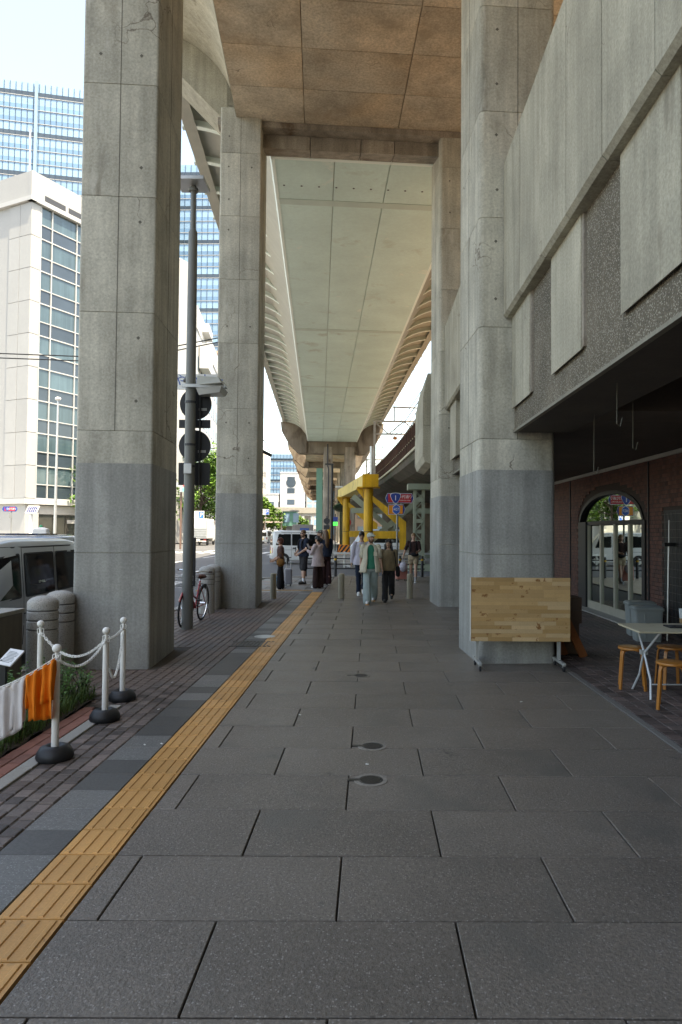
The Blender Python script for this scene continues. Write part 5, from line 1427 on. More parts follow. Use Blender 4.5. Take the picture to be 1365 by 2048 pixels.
# --- wires and bracket on the farther left pillar
p = at(531, 905, 17.0)
br = thing('pillar_bracket', 'dark cable bracket sticking out of the farther left pillar', 'bracket', tuple(p))
MB().tube(p + Vector((-0.25, 0, 0.12)), p + Vector((0.16, 0, -0.08)), 0.04, n=8).build('arm', MT['dark_metal'], br)
MB().path([p + Vector((-0.2, 0, 0.5)), p + Vector((0.0, 0, 0.25)), p + Vector((0.12, 0, 0.0))], 0.01, 5).build('cable', blk, br)

# ================================================================== right side things
# --- folded butcher-block table on castors
x0, x1 = at(942, 1200, 8.72).x, at(1140, 1200, 8.72).x
zt, zb_ = at(1000, 1155, 8.72).z, at(1000, 1282, 8.72).z
wbt = thing('wheeled_board', 'wooden butcher block board tipped upright on a wheeled frame', 'board', ((x0 + x1) / 2, 8.75, 0))
wood = [pm('board_wood_%d' % i, c, 0.5, var=(3, 0.12), fine=(70, 0.12), rnd=0.10, stain=[((0.25, 0.11, 0.035), 6.5, 0.60, 0.645, 1)], bump=(60, 0.15, 0.002)) for i, c in enumerate(((0.50, 0.32, 0.145), (0.43, 0.265, 0.11), (0.56, 0.39, 0.21)))]
nrow = 16
for r in range(nrow):
    z0 = zb_ + (zt - zb_) * r / nrow; z1 = zb_ + (zt - zb_) * (r + 1) / nrow
    x = x0 - (random.uniform(0, 0.4))
    while x < x1:
        L_ = random.uniform(0.28, 0.6); a, b2 = max(x, x0), min(x + L_, x1)
        if b2 - a > 0.01:
            MB().box(a + .0004, b2 - .0004, 8.70 - random.uniform(0, .0006), 8.735, z0 + .0004, z1 - .0004).build('stave', random.choices(wood, (5, 3, 2))[0], wbt)
        x += L_
MB().box(x0 - 0.008, x0 - .0005, 8.695, 8.74, zb_, zt).build('edge_band', mat('white_edge', (0.62, 0.60, 0.55), 0.5), wbt)
gmt = mat('frame_grey', (0.40, 0.41, 0.39), 0.45, 0.3, var=(4, 0.1))
for lx in (x0 + 0.09, x1 - 0.13):
    MB().box(lx - .018, lx + .018, 8.742, 8.79, 0.09, 0.9).build('upright', gmt, wbt)
    MB().box(lx - .022, lx + .022, 8.50, 8.99, 0.075, 0.11).build('foot', gmt, wbt, bevel=0.006)
    for yy in (8.53, 8.95):
        cst = MB().lathe([(0.012, -0.012), (0.032, -0.012), (0.034, 0.0), (0.032, 0.012), (0.012, 0.012)], (lx, yy, 0.034), 16, 'X').build('castor', MT['rubber'], wbt)
        MB().box(lx - .016, lx + .016, yy - .012, yy + .02, 0.05, 0.078).build('fork', gmt, cst)
# --- folding table
tb = thing('folding_table', 'pale topped folding table with crossed white steel legs', 'table', (3.3, 7.3, 0))
c1, c2 = gp(1236, 1246, 0.72), gp(1279, 1263, 0.72)
MB().loft([[(c2.x, c2.y, z), (4.35, c2.y, z), (4.35, c1.y, z), (c1.x, c1.y, z)] for z in (0.70, 0.72)]).build('top', mat('table_top', (0.47, 0.42, 0.30), 0.5, var=(3, 0.1), fine=(60, 0.06), stain=[((0.22, 0.15, 0.08), 4, 0.62, 0.72, 1)]), tb, bevel=0.003)
wleg = mat('leg_white', (0.55, 0.58, 0.60), 0.4, 0.2)
fa, fb2 = gp(1265, 1378), gp(1302, 1400)
for k, (f0, top) in enumerate(((fa, Vector((c2.x + 0.22, c2.y + 0.02, 0.7))), (fb2, Vector((c1.x + 0.2, c1.y - 0.03, 0.7))))):
    mid = Vector((c2.x + 0.17, (c2.y + c1.y) / 2, 0.46))
    MB().path([top, mid + Vector((0.0, 0.0, -.03 + .06 * k)), f0.lerp(mid, 0.4) + Vector((0.03, 0, 0)), f0], 0.012, 8).build('leg', wleg, tb, smooth=True)
    MB().path([top + Vector((0.95, 0, 0)), mid + Vector((0.95, 0, 0)), f0 + Vector((0.95, 0, 0))], 0.012, 8).build('leg', wleg, tb, smooth=True)
MB().tube(fb2 + Vector((0, 0, .16)), fb2 + Vector((0.95, 0, .16)), 0.008, n=6).build('tie_bar', wleg, tb)
MB().box(c2.x + 0.14, c2.x + 0.21, (c1.y + c2.y) / 2 - .03, (c1.y + c2.y) / 2 + .03, 0.43, 0.48).build('hinge', gmt, tb)
mx = thing('payment_tray', 'black tray at the edge of the folding table', 'tray', (3.2, 7.35, 0.72))
q = gp(1352, 1254, 0.722)
MB().box(q.x - .1, q.x + .12, q.y - .09, q.y + .09, 0.7205, 0.735).build('tray', blk, mx, bevel=0.004)
MB().box(q.x - .07, q.x - .03, q.y - .06, q.y + .02, 0.7352, 0.742).build('bowl', MT['dark_metal'], mx)
mn = thing('menu_card', 'white and tan card standing on the folding table', 'card', (q.x + .1, q.y + .12, 0.72))
q2 = gp(1358, 1245, 0.722)
MB().obox((q2.x + .09, q2.y + .0, 0.80), 0.16, 0.012, 0.16, Matrix.Rotation(radians(-12), 3, 'X')).build('card', mat('card_white', (0.60, 0.66, 0.68), 0.5), mn)
MB().obox((q2.x + .09, q2.y - .01, 0.745), 0.16, 0.03, 0.05).build('foot', mat('card_tan', (0.42, 0.28, 0.15), 0.6), mn)
# --- bentwood stools
stw = pm('stool_wood', (0.40, 0.155, 0.03), 0.38, var=(5, 0.1), fine=(60, 0.1), coat=0.3, rnd=0.1)
def stool(px, py, label, turn=0.3):
    p = gp(px, py, 0.46)
    t = thing('bentwood_stool', label, 'stool', (p.x, p.y, 0), 'stacking bentwood stools at the folding table')
    MB().lathe([(0.14, 0.432), (0.152, 0.436), (0.155, 0.446), (0.152, 0.456), (0.14, 0.46), (0.004, 0.46)], (p.x, p.y, 0), 28).build('seat', stw, t, smooth=True)
    for k in range(4):
        a = turn + k * pi / 2; d = Vector((cos(a), sin(a), 0)); s = Vector((-sin(a), cos(a), 0))
        pr = [(0.06, 0.424), (0.11, 0.424), (0.138, 0.412), (0.15, 0.385), (0.155, 0.34), (0.185, 0.0)]
        rings = []
        for i, (r, z) in enumerate(pr):
            c = Vector((p.x, p.y, 0)) + d * r + Vector((0, 0, z))
            if i < 2: nn = Vector((0, 0, 1)) * .008
            elif i == 2: nn = (Vector((0, 0, 1)) + d).normalized() * .008
            else: nn = d * .009
            rings.append([c - s * .017 - nn, c + s * .017 - nn, c + s * .017 + nn, c - s * .017 + nn])
        MB().loft(rings).build('leg', stw, t, smooth=True, sharp=35)
stool(1265, 1293, 'bentwood stool standing alone left of the crossed table legs', 3.6)
stool(1345, 1323, 'bentwood stool in front of the crossed table legs', 3.5)
stool(1343, 1292, 'bentwood stool tucked behind, under the folding table', 3.9)
# --- grey lidded tubs
def tub(px, py, label, h=0.55, w=0.46):
    p = gp(px, py)
    t = thing('plastic_tub', label, 'tub', (p.x, p.y, 0), 'grey plastic tubs by the glass door')
    gt = mat('tub_grey', (0.30, 0.335, 0.33), 0.5, var=(3, 0.08))
    def rg(s, z): return chamfer_ring((p.x, p.y), w * s, w * s * .8, 0.04, radians(-8), z)
    MB().loft([rg(.82, 0), rg(.84, .02), rg(.95, h - .06)]).build('bin', gt, t, smooth=True)
    MB().loft([rg(1.0, h - .059), rg(1.03, h - .05), rg(1.03, h - .02), rg(.98, h - .012)]).build('rim', gt, t, smooth=True)
    MB().loft([rg(.97, h - .012), rg(.93, h + .004)]).build('lid', mat('tub_lid', (0.24, 0.27, 0.265), 0.5), t, smooth=True)
    for s_ in (-1, 1): MB().obox((p.x + s_ * w * .2, p.y - w * .385, h * .45), 0.015, 0.02, h * .7).build('moulded_rib', gt, t)
tub(1294, 1281, 'grey plastic tub standing in front, by the glass door')
tub(1280, 1270, 'grey plastic tub half hidden behind the other one', 0.57)
# --- timber trestle and box behind the pillar
ts = thing('timber_trestle', 'orange brown timber planks leaning in an X behind the pillar', 'trestle', (2.9, 9.7, 0))
pk_ = pm('old_timber', (0.26, 0.09, 0.03), 0.6, var=(4, 0.2), fine=(40, 0.15), rnd=0.2)
a0, a1 = gp(1168, 1314), at(1128, 1230, 9.5)
MB().beam(a0, a1, 0.04, 0.11).build('plank', pk_, ts)
a2 = gp(1132, 1312)
MB().beam(a2 + Vector((0, .08, 0)), a2 + Vector((-0.28, 0.1, 0.75)), 0.04, 0.11).build('plank', pk_, ts)
MB().beam(a0 + Vector((0, .5, 0)), a1 + Vector((0, .45, 0.1)), 0.04, 0.11).build('plank', pk_, ts)
wx = thing('wooden_box', 'dark brown wooden box resting on the leaning planks', 'box', (2.95, 9.9, 0.6))
p0, p1 = at(1138, 1195, 9.75), at(1164, 1247, 9.75)
for (za, zb2) in ((p1.z, (p0.z + p1.z) / 2 - .002), ((p0.z + p1.z) / 2 + .002, p0.z)):
    MB().box(p0.x - .35, p1.x, 9.75, 10.15, za, zb2).build('side_board', mat('box_brown', (0.105, 0.065, 0.042), 0.7, var=(4, 0.2), fine=(40, 0.15)), wx)
MB().box(p0.x - .33, p1.x - .02, 9.80, 10.1, 0.0, p1.z - .001).build('stand', mat('box_brown'), wx)

# ================================================================== crossing: signs, railings, yellow frame
# --- route sign post
Yr = 24.6
b = at(795, 1063, Yr)
rs = thing('route_sign', 'route 1 and 407 shield signs on a thin post beside the walkway', 'sign', (b.x, Yr, 0))
MB().tube((b.x, Yr + .04, -0.03), (b.x, Yr + .04, 2.95), 0.038, n=12).build('post', MT['grey_metal'], rs)
sblue = mat('route_blue', (0.012, 0.045, 0.26), 0.4); sred = mat('route_red', (0.48, 0.025, 0.03), 0.4); swht = mat('route_white', (0.75, 0.75, 0.75), 0.4); sor = mat('route_orange', (0.78, 0.25, 0.015), 0.4)
def hexa(x0, x1, z0, z1, t, lft=True, rgt=True):
    zm = (z0 + z1) / 2; p = []
    p += [(x0 + (t if lft else 0), z0), (x1 - (t if rgt else 0), z0)]
    if rgt: p += [(x1, zm)]
    p += [(x1 - (t if rgt else 0), z1), (x0 + (t if lft else 0), z1)]
    if lft: p += [(x0, zm)]
    return p
def plate(poly, d, m, parent, name, th=0.004): return MB().prism(poly, Yr - d - th, Yr - d, 'Y').build(name, m, parent)
a, c = at(771, 1006, Yr), at(828, 987, Yr)
X0, X1, Z0, Z1 = a.x, c.x, a.z, c.z
s1 = plate(hexa(X0, X1, Z0, Z1, .07), 0.0, swht, rs, 'direction_plate', 0.012)
plate(hexa(X0 + .012, X1 - .012, Z0 + .012, Z1 - .012, .065), 0.013, sblue, s1, 'blue_field')
plate([(X0 + .10, Z0 + .025), (X1 - .09, Z0 + .025), (X1 - .09, Z1 - .025), (X0 + .10, Z1 - .025)], 0.018, sred, s1, 'red_field')
cx = X0 + 0.37; zc = (Z0 + Z1) / 2
def shield(s): return [(cx + x * s, zc + z * s) for x, z in ((0, -.19), (.06, -.16), (.13, -.06), (.18, .06), (.18, .13), (.13, .175), (0, .19), (-.13, .175), (-.18, .13), (-.18, .06), (-.13, -.06), (-.06, -.16))]
plate(shield(1.06), 0.023, swht, s1, 'shield_border'); plate(shield(.96), 0.028, sblue, s1, 'shield')
text_obj('1', 0.26, swht, (cx, Yr - .035, zc), s1)
text_obj('永代通り', 0.135, swht, (X0 + 0.72, Yr - .026, zc + .045), s1, sx=.95)
text_obj('Eitai-dori Ave.', 0.068, swht, (X0 + 0.72, Yr - .026, zc - .075), s1)
a, c = at(777, 1029, Yr), at(811, 1009, Yr)
X0, X1, Z0, Z1 = a.x, c.x, a.z, c.z
s2 = plate(hexa(X0, X1, Z0, Z1, .06, False, True), 0.0, swht, rs, 'direction_plate', 0.012)
plate(hexa(X0 + .01, X1 - .012, Z0 + .012, Z1 - .012, .055, False, True), 0.013, sblue, s2, 'blue_field')
plate([(X0 + .02, Z0 + .03), (X1 - .09, Z0 + .03), (X1 - .09, Z1 - .03), (X0 + .02, Z1 - .03)], 0.018, sor, s2, 'orange_field')
cx = X0 + .29; zc = (Z0 + Z1) / 2
def hx(s): return [(cx + .14 * s * cos(q), zc + .185 * s * sin(q)) for q in [pi / 2 + k * pi / 3 for k in range(6)]]
plate(hx(1.08), 0.023, swht, s2, 'badge_border'); plate(hx(.97), 0.028, mat('route_midblue', (0.02, 0.10, 0.42), 0.4), s2, 'badge')
text_obj('407', 0.15, swht, (cx, Yr - .035, zc), s2, sx=.85)
# --- black pedestrian rail at the corner
gr_ = thing('pedestrian_railing', 'black pedestrian railing with three rails at the crossing corner', 'railing', (-0.5, 26.2, 0))
for px in (612, 672, 735, 800, 845):
    p = at(px, 1063, 26.2)
    ps = MB().lathe([(0.055, -.03), (0.055, 0.78), (0.04, 0.80)], (p.x, 26.2, 0), 14).build('post', blk, gr_, smooth=True)
    MB().lathe([(0.057, 0.62), (0.057, 0.69)], (p.x, 26.2, 0), 14).build('yellow_band', MT['yellow_paint'], ps)
for z in (0.30, 0.47, 0.68):
    MB().tube((at(612, 1063, 26.2).x, 26.2, z), (at(850, 1063, 26.2).x, 26.2, z), 0.024, n=8).build('rail', blk, gr_)
gr2 = thing('guard_rail', 'grey steel guard rail on the far side of the side street', 'railing', (0, 34.5, 0))
for z in (0.34, 0.62): MB().box(at(668, 1063, 34.4).x, 4.5, 34.38, 34.44, z - .05, z + .05).build('rail', MT['galv'], gr2)
for k in range(4): MB().tube((-1.3 + k * 1.7, 34.5, -.1), (-1.3 + k * 1.7, 34.5, 0.7), 0.05, n=10).build('post', MT['galv'], gr2)

# --- yellow height-limit frame before the rail bridge
yg = thing('height_limit_frame', 'yellow steel frame of thick round columns and braces guarding the bridge', 'frame', (-0.3, 40, 0))
Y1_, Y2_ = 37.0, 48.0
c1 = at(737, 1063, Y1_); c2 = at(693, 1063, Y2_)
yp = MT['yellow_paint']
for (c, Y) in ((c1, Y1_), (c2, Y2_)):
    cl = MB().tube((c.x, Y, 0.75), (c.x, Y, 4.05), 0.255, n=24).build('column', yp, yg, smooth=True)
    MB().lathe([(0.27, 0), (0.27, 0.03)], (c.x, Y, 1.7), 24).build('weld_band', blk, cl)
    MB().box(c.x - .62, c.x + .62, Y - .5, Y + .5, 4.06, 4.12).build('cap_plate', yp, yg)
    MB().loft([[(c.x - .27, Y - .02, 4.05), (c.x - .70, Y - .02, 4.05), (c.x - .27, Y - .02, 3.5)], [(c.x - .27, Y + .02, 4.05), (c.x - .70, Y + .02, 4.05), (c.x - .27, Y + .02, 3.5)]]).build('gusset', yp, yg)
    # striped base block on a kerbed plinth
    hw = 0.62
    bs = MB().box(c.x - hw, c.x + hw, Y - .5, Y + .5, 0.1, 0.78).build('base_block', MT['orange_paint'], yg, bevel=0.02)
    for k in range(6):
        s = -hw - .5 + k * 0.30
        poly = [(c.x + max(-hw, min(hw, s)), .11), (c.x + max(-hw, min(hw, s + .15)), .11), (c.x + max(-hw, min(hw, s + .15 + .5)), .77), (c.x + max(-hw, min(hw, s + .5)), .77)]
        if poly[1][0] - poly[0][0] + poly[2][0] - poly[3][0] > 0.02:
            MB().prism(poly, Y - .508, Y - .499, 'Y').build('black_stripe', blk, bs)
    MB().box(c.x - .95, c.x + .95, Y - .8, Y + .8, -0.14, 0.1).build('plinth', MT['kerb_stone'], yg, bevel=0.03)
    MB().beam((c.x - .0, Y, 4.2), (c.x, Y, 4.13), .3, .3).build('shim', yp, yg)
# box girder across the two columns
d = Vector((c2.x - c1.x, Y2_ - Y1_, 0)).normalized(); nn = Vector((d.y, -d.x, 0))
e0 = Vector((c1.x, Y1_, 0)) - d * 0.7; e1 = Vector((c2.x, Y2_, 0)) + d * 2.2
lit = pm('yellow_sunlit', (0.66, 0.50, 0.16), 0.6, var=(1, 0.15), streak=(2, 0.15), stain=[((0.30, 0.22, 0.12), 1.2, 0.6, 0.7, 1)])  # paler copy of the yellow: sunlight on the girder put into its colour
MB().loft([[e - nn * .40 + Vector((0, 0, 4.13)), e + nn * .40 + Vector((0, 0, 4.13)), e + nn * .40 + Vector((0, 0, 4.75)), e - nn * .40 + Vector((0, 0, 4.75))] for e in (e0, e1)]).build('box_girder', lit, yg)
MB().obox(e0 - d * .02 + Vector((0, 0, 4.44)), 0.86, 0.05, 0.68, Matrix.Rotation(math.atan2(-d.x, d.y), 3, 'Z')).build('end_plate', yp, yg)
r1 = at(806, 1063, Y1_)
for Y, cc in ((Y1_, c1), (Y2_ - 2.0, c2)):
    rx = r1.x if Y == Y1_ else cc.x + 2.0
    MB().box(rx - .17, rx + .17, Y - .15, Y + .15, 0.75, 2.25).build('side_post', yp, yg)
    MB().loft([[(cc.x + .2, y, 3.68), (cc.x + .2, y, 3.36), (rx - .17, y, 1.95), (rx + .17, y, 2.26)] for y in (Y - .14, Y + .14)]).build('diagonal_brace', yp, yg)
    MB().box(cc.x + .25, rx - .18, Y - .16, Y + .16, 1.35, 1.75).build('tie_beam', yp, yg)
    MB().box(rx - .6, rx + .6, Y - .5, Y + .5, -0.1, 0.749).build('base_block', MT['concrete_dark'], yg)
MB().tube((c2.x - 1.25, Y2_ + .5, 0.7), (c2.x - 1.25, Y2_ + .5, 2.0), 0.18, n=10).build('bumper_post', yp, yg)
for z in (1.0, 1.7): MB().tube((c2.x - 1.25, Y2_ + .5, z), (c2.x - 1.6, Y2_ + .3, z), 0.1, n=8).build('bumper_arm', yp, yg)
MB().tube((c1.x + .15, Y1_ + 2, 4.86), (c1.x + .15, Y1_ + 2, 6.6), 0.1, n=10).build('vent_pipe', MT['galv'], yg)

# --- dark double-headed street light and signs by the far column
b = at(664, 1063, 44)
sl = thing('street_light', 'black street light with two short arms in front of the far column', 'lamp post', (b.x, 44, 0))
MB().tube((b.x, 44, -.1), (b.x, 44, at(664, 930, 44).z), 0.10, 0.07, n=10).build('pole', blk, sl)
z = at(664, 930, 44).z
MB().box(b.x - .45, b.x + .08, 43.9, 44.1, z, z + .09).build('lamp_head', blk, sl)
z = at(664, 975, 44).z
MB().tube((b.x, 44, z), (b.x + .3, 44, z + .05), 0.03, n=6).build('arm', blk, sl)
MB().box(b.x + .2, b.x + .68, 43.9, 44.1, z - .0, z + .09).build('lamp_head', MT['galv'], sl)
b = at(654, 1042, 42)
sg_ = thing('road_sign', 'dark back of a round road sign beside the far viaduct column', 'sign', (b.x, 42, 0))
MB().tube((b.x, 42.04, 0), (b.x, 42.04, b.z + .3), 0.03, n=8).build('post', MT['dark_metal'], sg_)
MB().lathe([(0.19, 0), (0.19, .015)], (b.x, 42, b.z), 24, 'Y').build('disc', back_dark, sg_)
MB().box(b.x - .18, b.x + .18, 42, 42.015, b.z - .52, b.z - .26).build('plate', back_dark, sg_)
b = at(671, 1048, 60)
led = thing('led_sign', 'blue board above a lit green display under the viaduct', 'sign', (b.x, 60, 0))
MB().tube((b.x, 60.06, 0), (b.x, 60.06, b.z + .9), 0.05, n=8).build('post', MT['dark_metal'], led)
MB().box(b.x - .22, b.x + .22, 60, 60.05, b.z + .22, b.z + .62).build('blue_board', mat('route_blue'), led)
MB().box(b.x - .20, b.x + .20, 60, 60.05, b.z - .14, b.z + .18).build('display', pm('led_green', (0.0, 0.1, 0.02), 0.5, emit=((0.02, 1.0, 0.12), 0.45)), led)
b = at(683, 1045, 49.5)
ns = MB().lathe([(0.30, 0), (0.30, .02)], (c2.x + .02, 48.9, 1.73 + .62), 24, 'Y').build('prohibition_sign', mat('route_red')); tag(ns, 'round red edged sign behind the far yellow column', 'sign')

# --- far left: route sign, solar lamp, street lamp
b = at(22, 1063, 55)
ls = thing('route_sign', 'route 1 arrow sign before the white office block', 'sign', (b.x, 55, 0))
zc = at(20, 1018, 55).z
MB().tube((b.x, 55.06, 0), (b.x, 55.06, zc - .1), 0.05, n=8).build('post', MT['grey_metal'], ls)
Yr = 55.0
X0, X1 = at(5, 1018, 55).x, at(36, 1018, 55).x
s3 = plate(hexa(X0, X1, zc - .2, zc + .2, .12), 0, sblue, ls, 'direction_plate', .02)
plate([(X0 + .2, zc - .15), (X1 - .2, zc - .15), (X1 - .2, zc + .15), (X0 + .2, zc + .15)], .021, sred, s3, 'red_field')
cx = X0 + .42; plate(shield(1.0), .027, sblue, s3, 'shield'); text_obj('1', .3, swht, (cx, 54.96, zc), s3)
text_obj('永代通り', .17, swht, (X0 + .82, 54.97, zc), s3)
MB().box(b.x - .1, b.x + .12, 54.9, 54.93, zc - .75, zc - .3).build('notice_plate', MT['grey_metal'], ls)
b = at(62, 1063, 52)
so = thing('solar_lamp', 'white solar panel on a thick white post across the road', 'lamp post', (b.x, 52, 0))
MB().tube((b.x, 52, 0), (b.x, 52, 2.9), 0.13, n=12).build('post', MT['white_paint'], so)
Rp = Matrix.Rotation(radians(48), 3, 'X')
MB().obox((b.x + .1, 52, 3.2), 0.85, 0.75, 0.06, Rp).build('panel_frame', MT['white_paint'], so)
for i in range(5):
    for j in range(4): MB().obox(Vector((b.x + .1, 52, 3.2)) + Rp @ Vector((-.30 + i * .15, -.25 + j * .165, .035)), .13, .145, .008, Rp).build('solar_cell', mat('solar_cell', (0.02, 0.03, 0.10), 0.2), so)
b = at(110, 1063, 48)
stl = thing('street_lamp', 'slim grey street lamp with round head before the office windows', 'lamp post', (b.x, 48, 0))
z = at(112, 800, 48).z
MB().tube((b.x, 48, 0), (b.x + .05, 48, z), 0.11, 0.06, n=10).build('pole', MT['galv'], stl, smooth=True)
MB().ell((b.x + .05, 48, z + .08), .2, .2, .13).build('lamp_head', MT['white_paint'], stl, smooth=True)
# --- traffic signal and parking sign in the gap beside the post
b = at(361, 1063, 62)
tsg = thing('traffic_signal', 'traffic signal with red lamp and green arrow behind the near left pillar', 'traffic light', (b.x, 62, 0))
z = at(361, 975, 62).z
MB().tube((b.x, 62.1, 0), (b.x, 62.1, z + .6), .09, n=8).build('pole', mat('pole_brown', (0.16, 0.10, 0.08), 0.5), tsg)
MB().box(b.x - .7, b.x + .55, 61.8, 62.0, z + .05, z + .45).build('head', MT['galv'], tsg)
MB().lathe([(.15, 0), (.15, .02)], (b.x + .38, 61.77, z + .25), 16, 'Y').build('red_lamp', pm('sig_red', (.3, .01, .01), .4, emit=((1, .04, .03), 1.0)), tsg)
MB().box(b.x - .05, b.x + .55, 61.8, 62.0, z - .42, z + .03).build('arrow_box', MT['galv'], tsg)
MB().loft([[(b.x + .25 + dx, y, z - .2 + dz) for dx, dz in ((-.14, .0), (0, .16), (.14, 0), (.05, 0), (.05, -.14), (-.05, -.14), (-.05, 0))] for y in (61.77, 61.79)]).build('green_arrow', pm('sig_green', (0, .2, .1), .4, emit=((.05, 1, .5), 1.0)), tsg)
for (px, py, Y) in ((399, 1030, 84), (532, 1024, 120)):
    b = at(px, py, Y)
    pk2 = thing('parking_sign', 'blue and white parking sign %s' % ('above the parked box truck' if px < 450 else 'beside the rounded bright green tree'), 'sign', (b.x, Y, 0))
    MB().tube((b.x, Y + .06, 0), (b.x, Y + .06, b.z), .05, n=8).build('post', MT['galv'], pk2)
    MB().box(b.x - .75, b.x + .6, Y, Y + .04, b.z - .5, b.z + .5).build('board', MT['white_paint'], pk2)
    MB().box(b.x - .02, b.x + .55, Y - .02, Y - .002, b.z - .42, b.z + .42).build('blue_field', mat('park_blue', (.02, .12, .5), .4), pk2)
    text_obj('P', .75, swht, (b.x + .27, Y - .025, b.z), pk2)
fn = thing('white_fence', 'white pipe fence along the far pavement behind the lamp post', 'fence', (-26, 70, 0))
for z in (.35, .7): MB().tube((-27.2, 62, z), (-27.2, 96, z), .05, n=6).build('rail', MT['white_paint'], fn)
for k in range(18): MB().tube((-27.2, 62 + 2 * k, 0), (-27.2, 62 + 2 * k, .8), .06, n=6).build('post', MT['white_paint'], fn)
# ================================================================== vehicles
tyre = MT['rubber']
plastic = mat('black_trim', (0.02, 0.02, 0.022), 0.6)
auto_glass = mat('auto_glass', (0.010, 0.012, 0.012), 0.05, spec=0.35)
lamp_red = mat('tail_red', (0.35, 0.015, 0.012), 0.2, coat=0.5)
lamp_clear = mat('lamp_clear', (0.7, 0.7, 0.7), 0.1, coat=0.5)
def vehicle(name, label, stations, paint, windows, wheels, cat='van', group=None, wr=0.28, rear_glass=None, front_glass=None, lines=(), lights=True, plates=True, hubs='galv'):
    """stations: (x, z_bottom, z_belt, z_roof, half width bottom, belt, roof); +x is the front"""
    t = thing(name, label, cat, (0, 0, 0), group)
    def ring(s):
        x, zb, zl, zr, wb, wl, wf = s
        h = [(wb - .05, zb), (wb, zb + .06), (wl, zb + (zl - zb) * .55), (wl - .005, zl), (wf + .012, zr - .10), (wf - .03, zr - .03), (wf - .14, zr)]
        return [(x, -y, z) for y, z in h] + [(x, y, z) for y, z in reversed(h)]
    mb = MB(); mb.loft([ring(s) for s in stations])
    body = mb.build('body', paint, t, smooth=True, sharp=32, bevel=0.02, segs=3)
    def half_w(x, z):
        for a, b in zip(stations[:-1], stations[1:]):
            if a[0] <= x <= b[0]:
                k = (x - a[0]) / max(1e-6, b[0] - a[0]); s = [p + (q - p) * k for p, q in zip(a, b)]
                _, zb, zl, zr, wb, wl, wf = s
                pr = [(wb - .05, zb), (wb, zb + .06), (wl, zb + (zl - zb) * .55), (wl - .005, zl), (wf + .012, zr - .10), (wf - .03, zr - .03)]
                for (y0, z0), (y1, z1) in zip(pr[:-1], pr[1:]):
                    if z0 <= z <= z1: return y0 + (y1 - y0) * (z - z0) / max(1e-6, z1 - z0)
                return pr[-1][0]
        return stations[0][5]
    def rounded(poly, r=0.05):
        out = []
        n = len(poly)
        for i in range(n):
            p0, p1, p2 = Vector(poly[i - 1]), Vector(poly[i]), Vector(poly[(i + 1) % n])
            a = p1 + (p0 - p1).normalized() * min(r, (p0 - p1).length / 2.2); b = p1 + (p2 - p1).normalized() * min(r, (p2 - p1).length / 2.2)
            for k in range(4):
                q = k / 3; out.append(tuple(a * (1 - q) ** 2 + p1 * 2 * q * (1 - q) + b * q * q))
        return out
    for poly in windows:
        for s in (-1, 1):
            for nm, grow, off, m in (('window_seal', .022, .003, plastic), ('window', 0, .006, auto_glass)):
                c = (sum(p[0] for p in poly) / len(poly), sum(p[1] for p in poly) / len(poly))
                pp = [(x + (grow if x > c[0] else -grow), z + (grow if z > c[1] else -grow)) for x, z in poly]
                rp = rounded(pp)
                MB().loft([[(x, s * (half_w(x, z) + o), z) for x, z in rp] for o in (-0.03, off)]).build(nm, m, t)
    for (x0, z0, x1, z1, wd) in lines:
        for s in (-1, 1):
            n = 6
            rings = []
            for k in range(n + 1):
                x, z = x0 + (x1 - x0) * k / n, z0 + (z1 - z0) * k / n
                d = Vector((x1 - x0, z1 - z0)).normalized(); px, pz = -d.y * wd / 2, d.x * wd / 2
                rings.append([(x + px, s * (half_w(x, z) - .01), z + pz), (x - px, s * (half_w(x, z) - .01), z - pz), (x - px, s * (half_w(x, z) + .0025), z - pz), (x + px, s * (half_w(x, z) + .0025), z + pz)])
            MB().loft(rings).build('panel_gap', plastic, t)
    for wx in wheels:
        for s in (-1, 1):
            w0 = half_w(wx, wr)
            MB().lathe([(wr + .055, -.02), (wr + .055, .004)], (wx, s * w0, wr + .01), 24, 'Y').build('wheel_arch', plastic, t)
            w = MB().lathe([(wr * .6, -.09), (wr * .95, -.09), (wr, -.06), (wr, .05), (wr * .95, .075), (wr * .66, .08), (wr * .6, .06)], (wx, s * (w0 - .06), wr), 28, 'Y').build('wheel', tyre, t, smooth=True)
            sg = s
            MB().lathe([(wr * .66, .06 * sg), (wr * .64, .10 * sg), (wr * .5, .094 * sg), (wr * .28, .105 * sg), (wr * .12, .115 * sg), (.003, .115 * sg)], (wx, s * (w0 - .06), wr), 20, 'Y').build('rim', MT[hubs], w, smooth=True)
    xr, xf = stations[0][0], stations[-1][0]
    if rear_glass:
        (z0, z1, wdt, sl) = rear_glass
        MB().loft([[(xr - .012 + (z - stations[0][1]) * 0 + o + (sl * (z - z0)), y, z) for y, z in rounded([(-wdt, z0), (wdt, z0), (wdt * .93, z1), (-wdt * .93, z1)])] for o in (0, .06)]).build('rear_window', auto_glass, t)
    if front_glass:
        pts = front_glass
        MB().loft([[(x + o, y, z) for x, y, z in pts] for o in (-.05, 0)]).build('windscreen', auto_glass, t)
    if lights:
        for s in (-1, 1):
            MB().box(xr - .02, xr + .05, s * .60 - .07, s * .60 + .07, .62, .92).build('tail_lamp', lamp_red, t)
            MB().box(xf - .05, xf + .02, s * .52 - .12, s * .52 + .12, .62, .82).build('headlamp', lamp_clear, t)
        MB().box(xr - .05, xr + .02, -.70, .70, .30, .52).build('bumper', paint if name != 'kei' else plastic, t, bevel=.02)
        MB().box(xr - .06, xr - .04, -.17, .17, .58, .74).build('number_plate', mat('plate_yellow', (.70, .55, .06), .5), t)
    return t
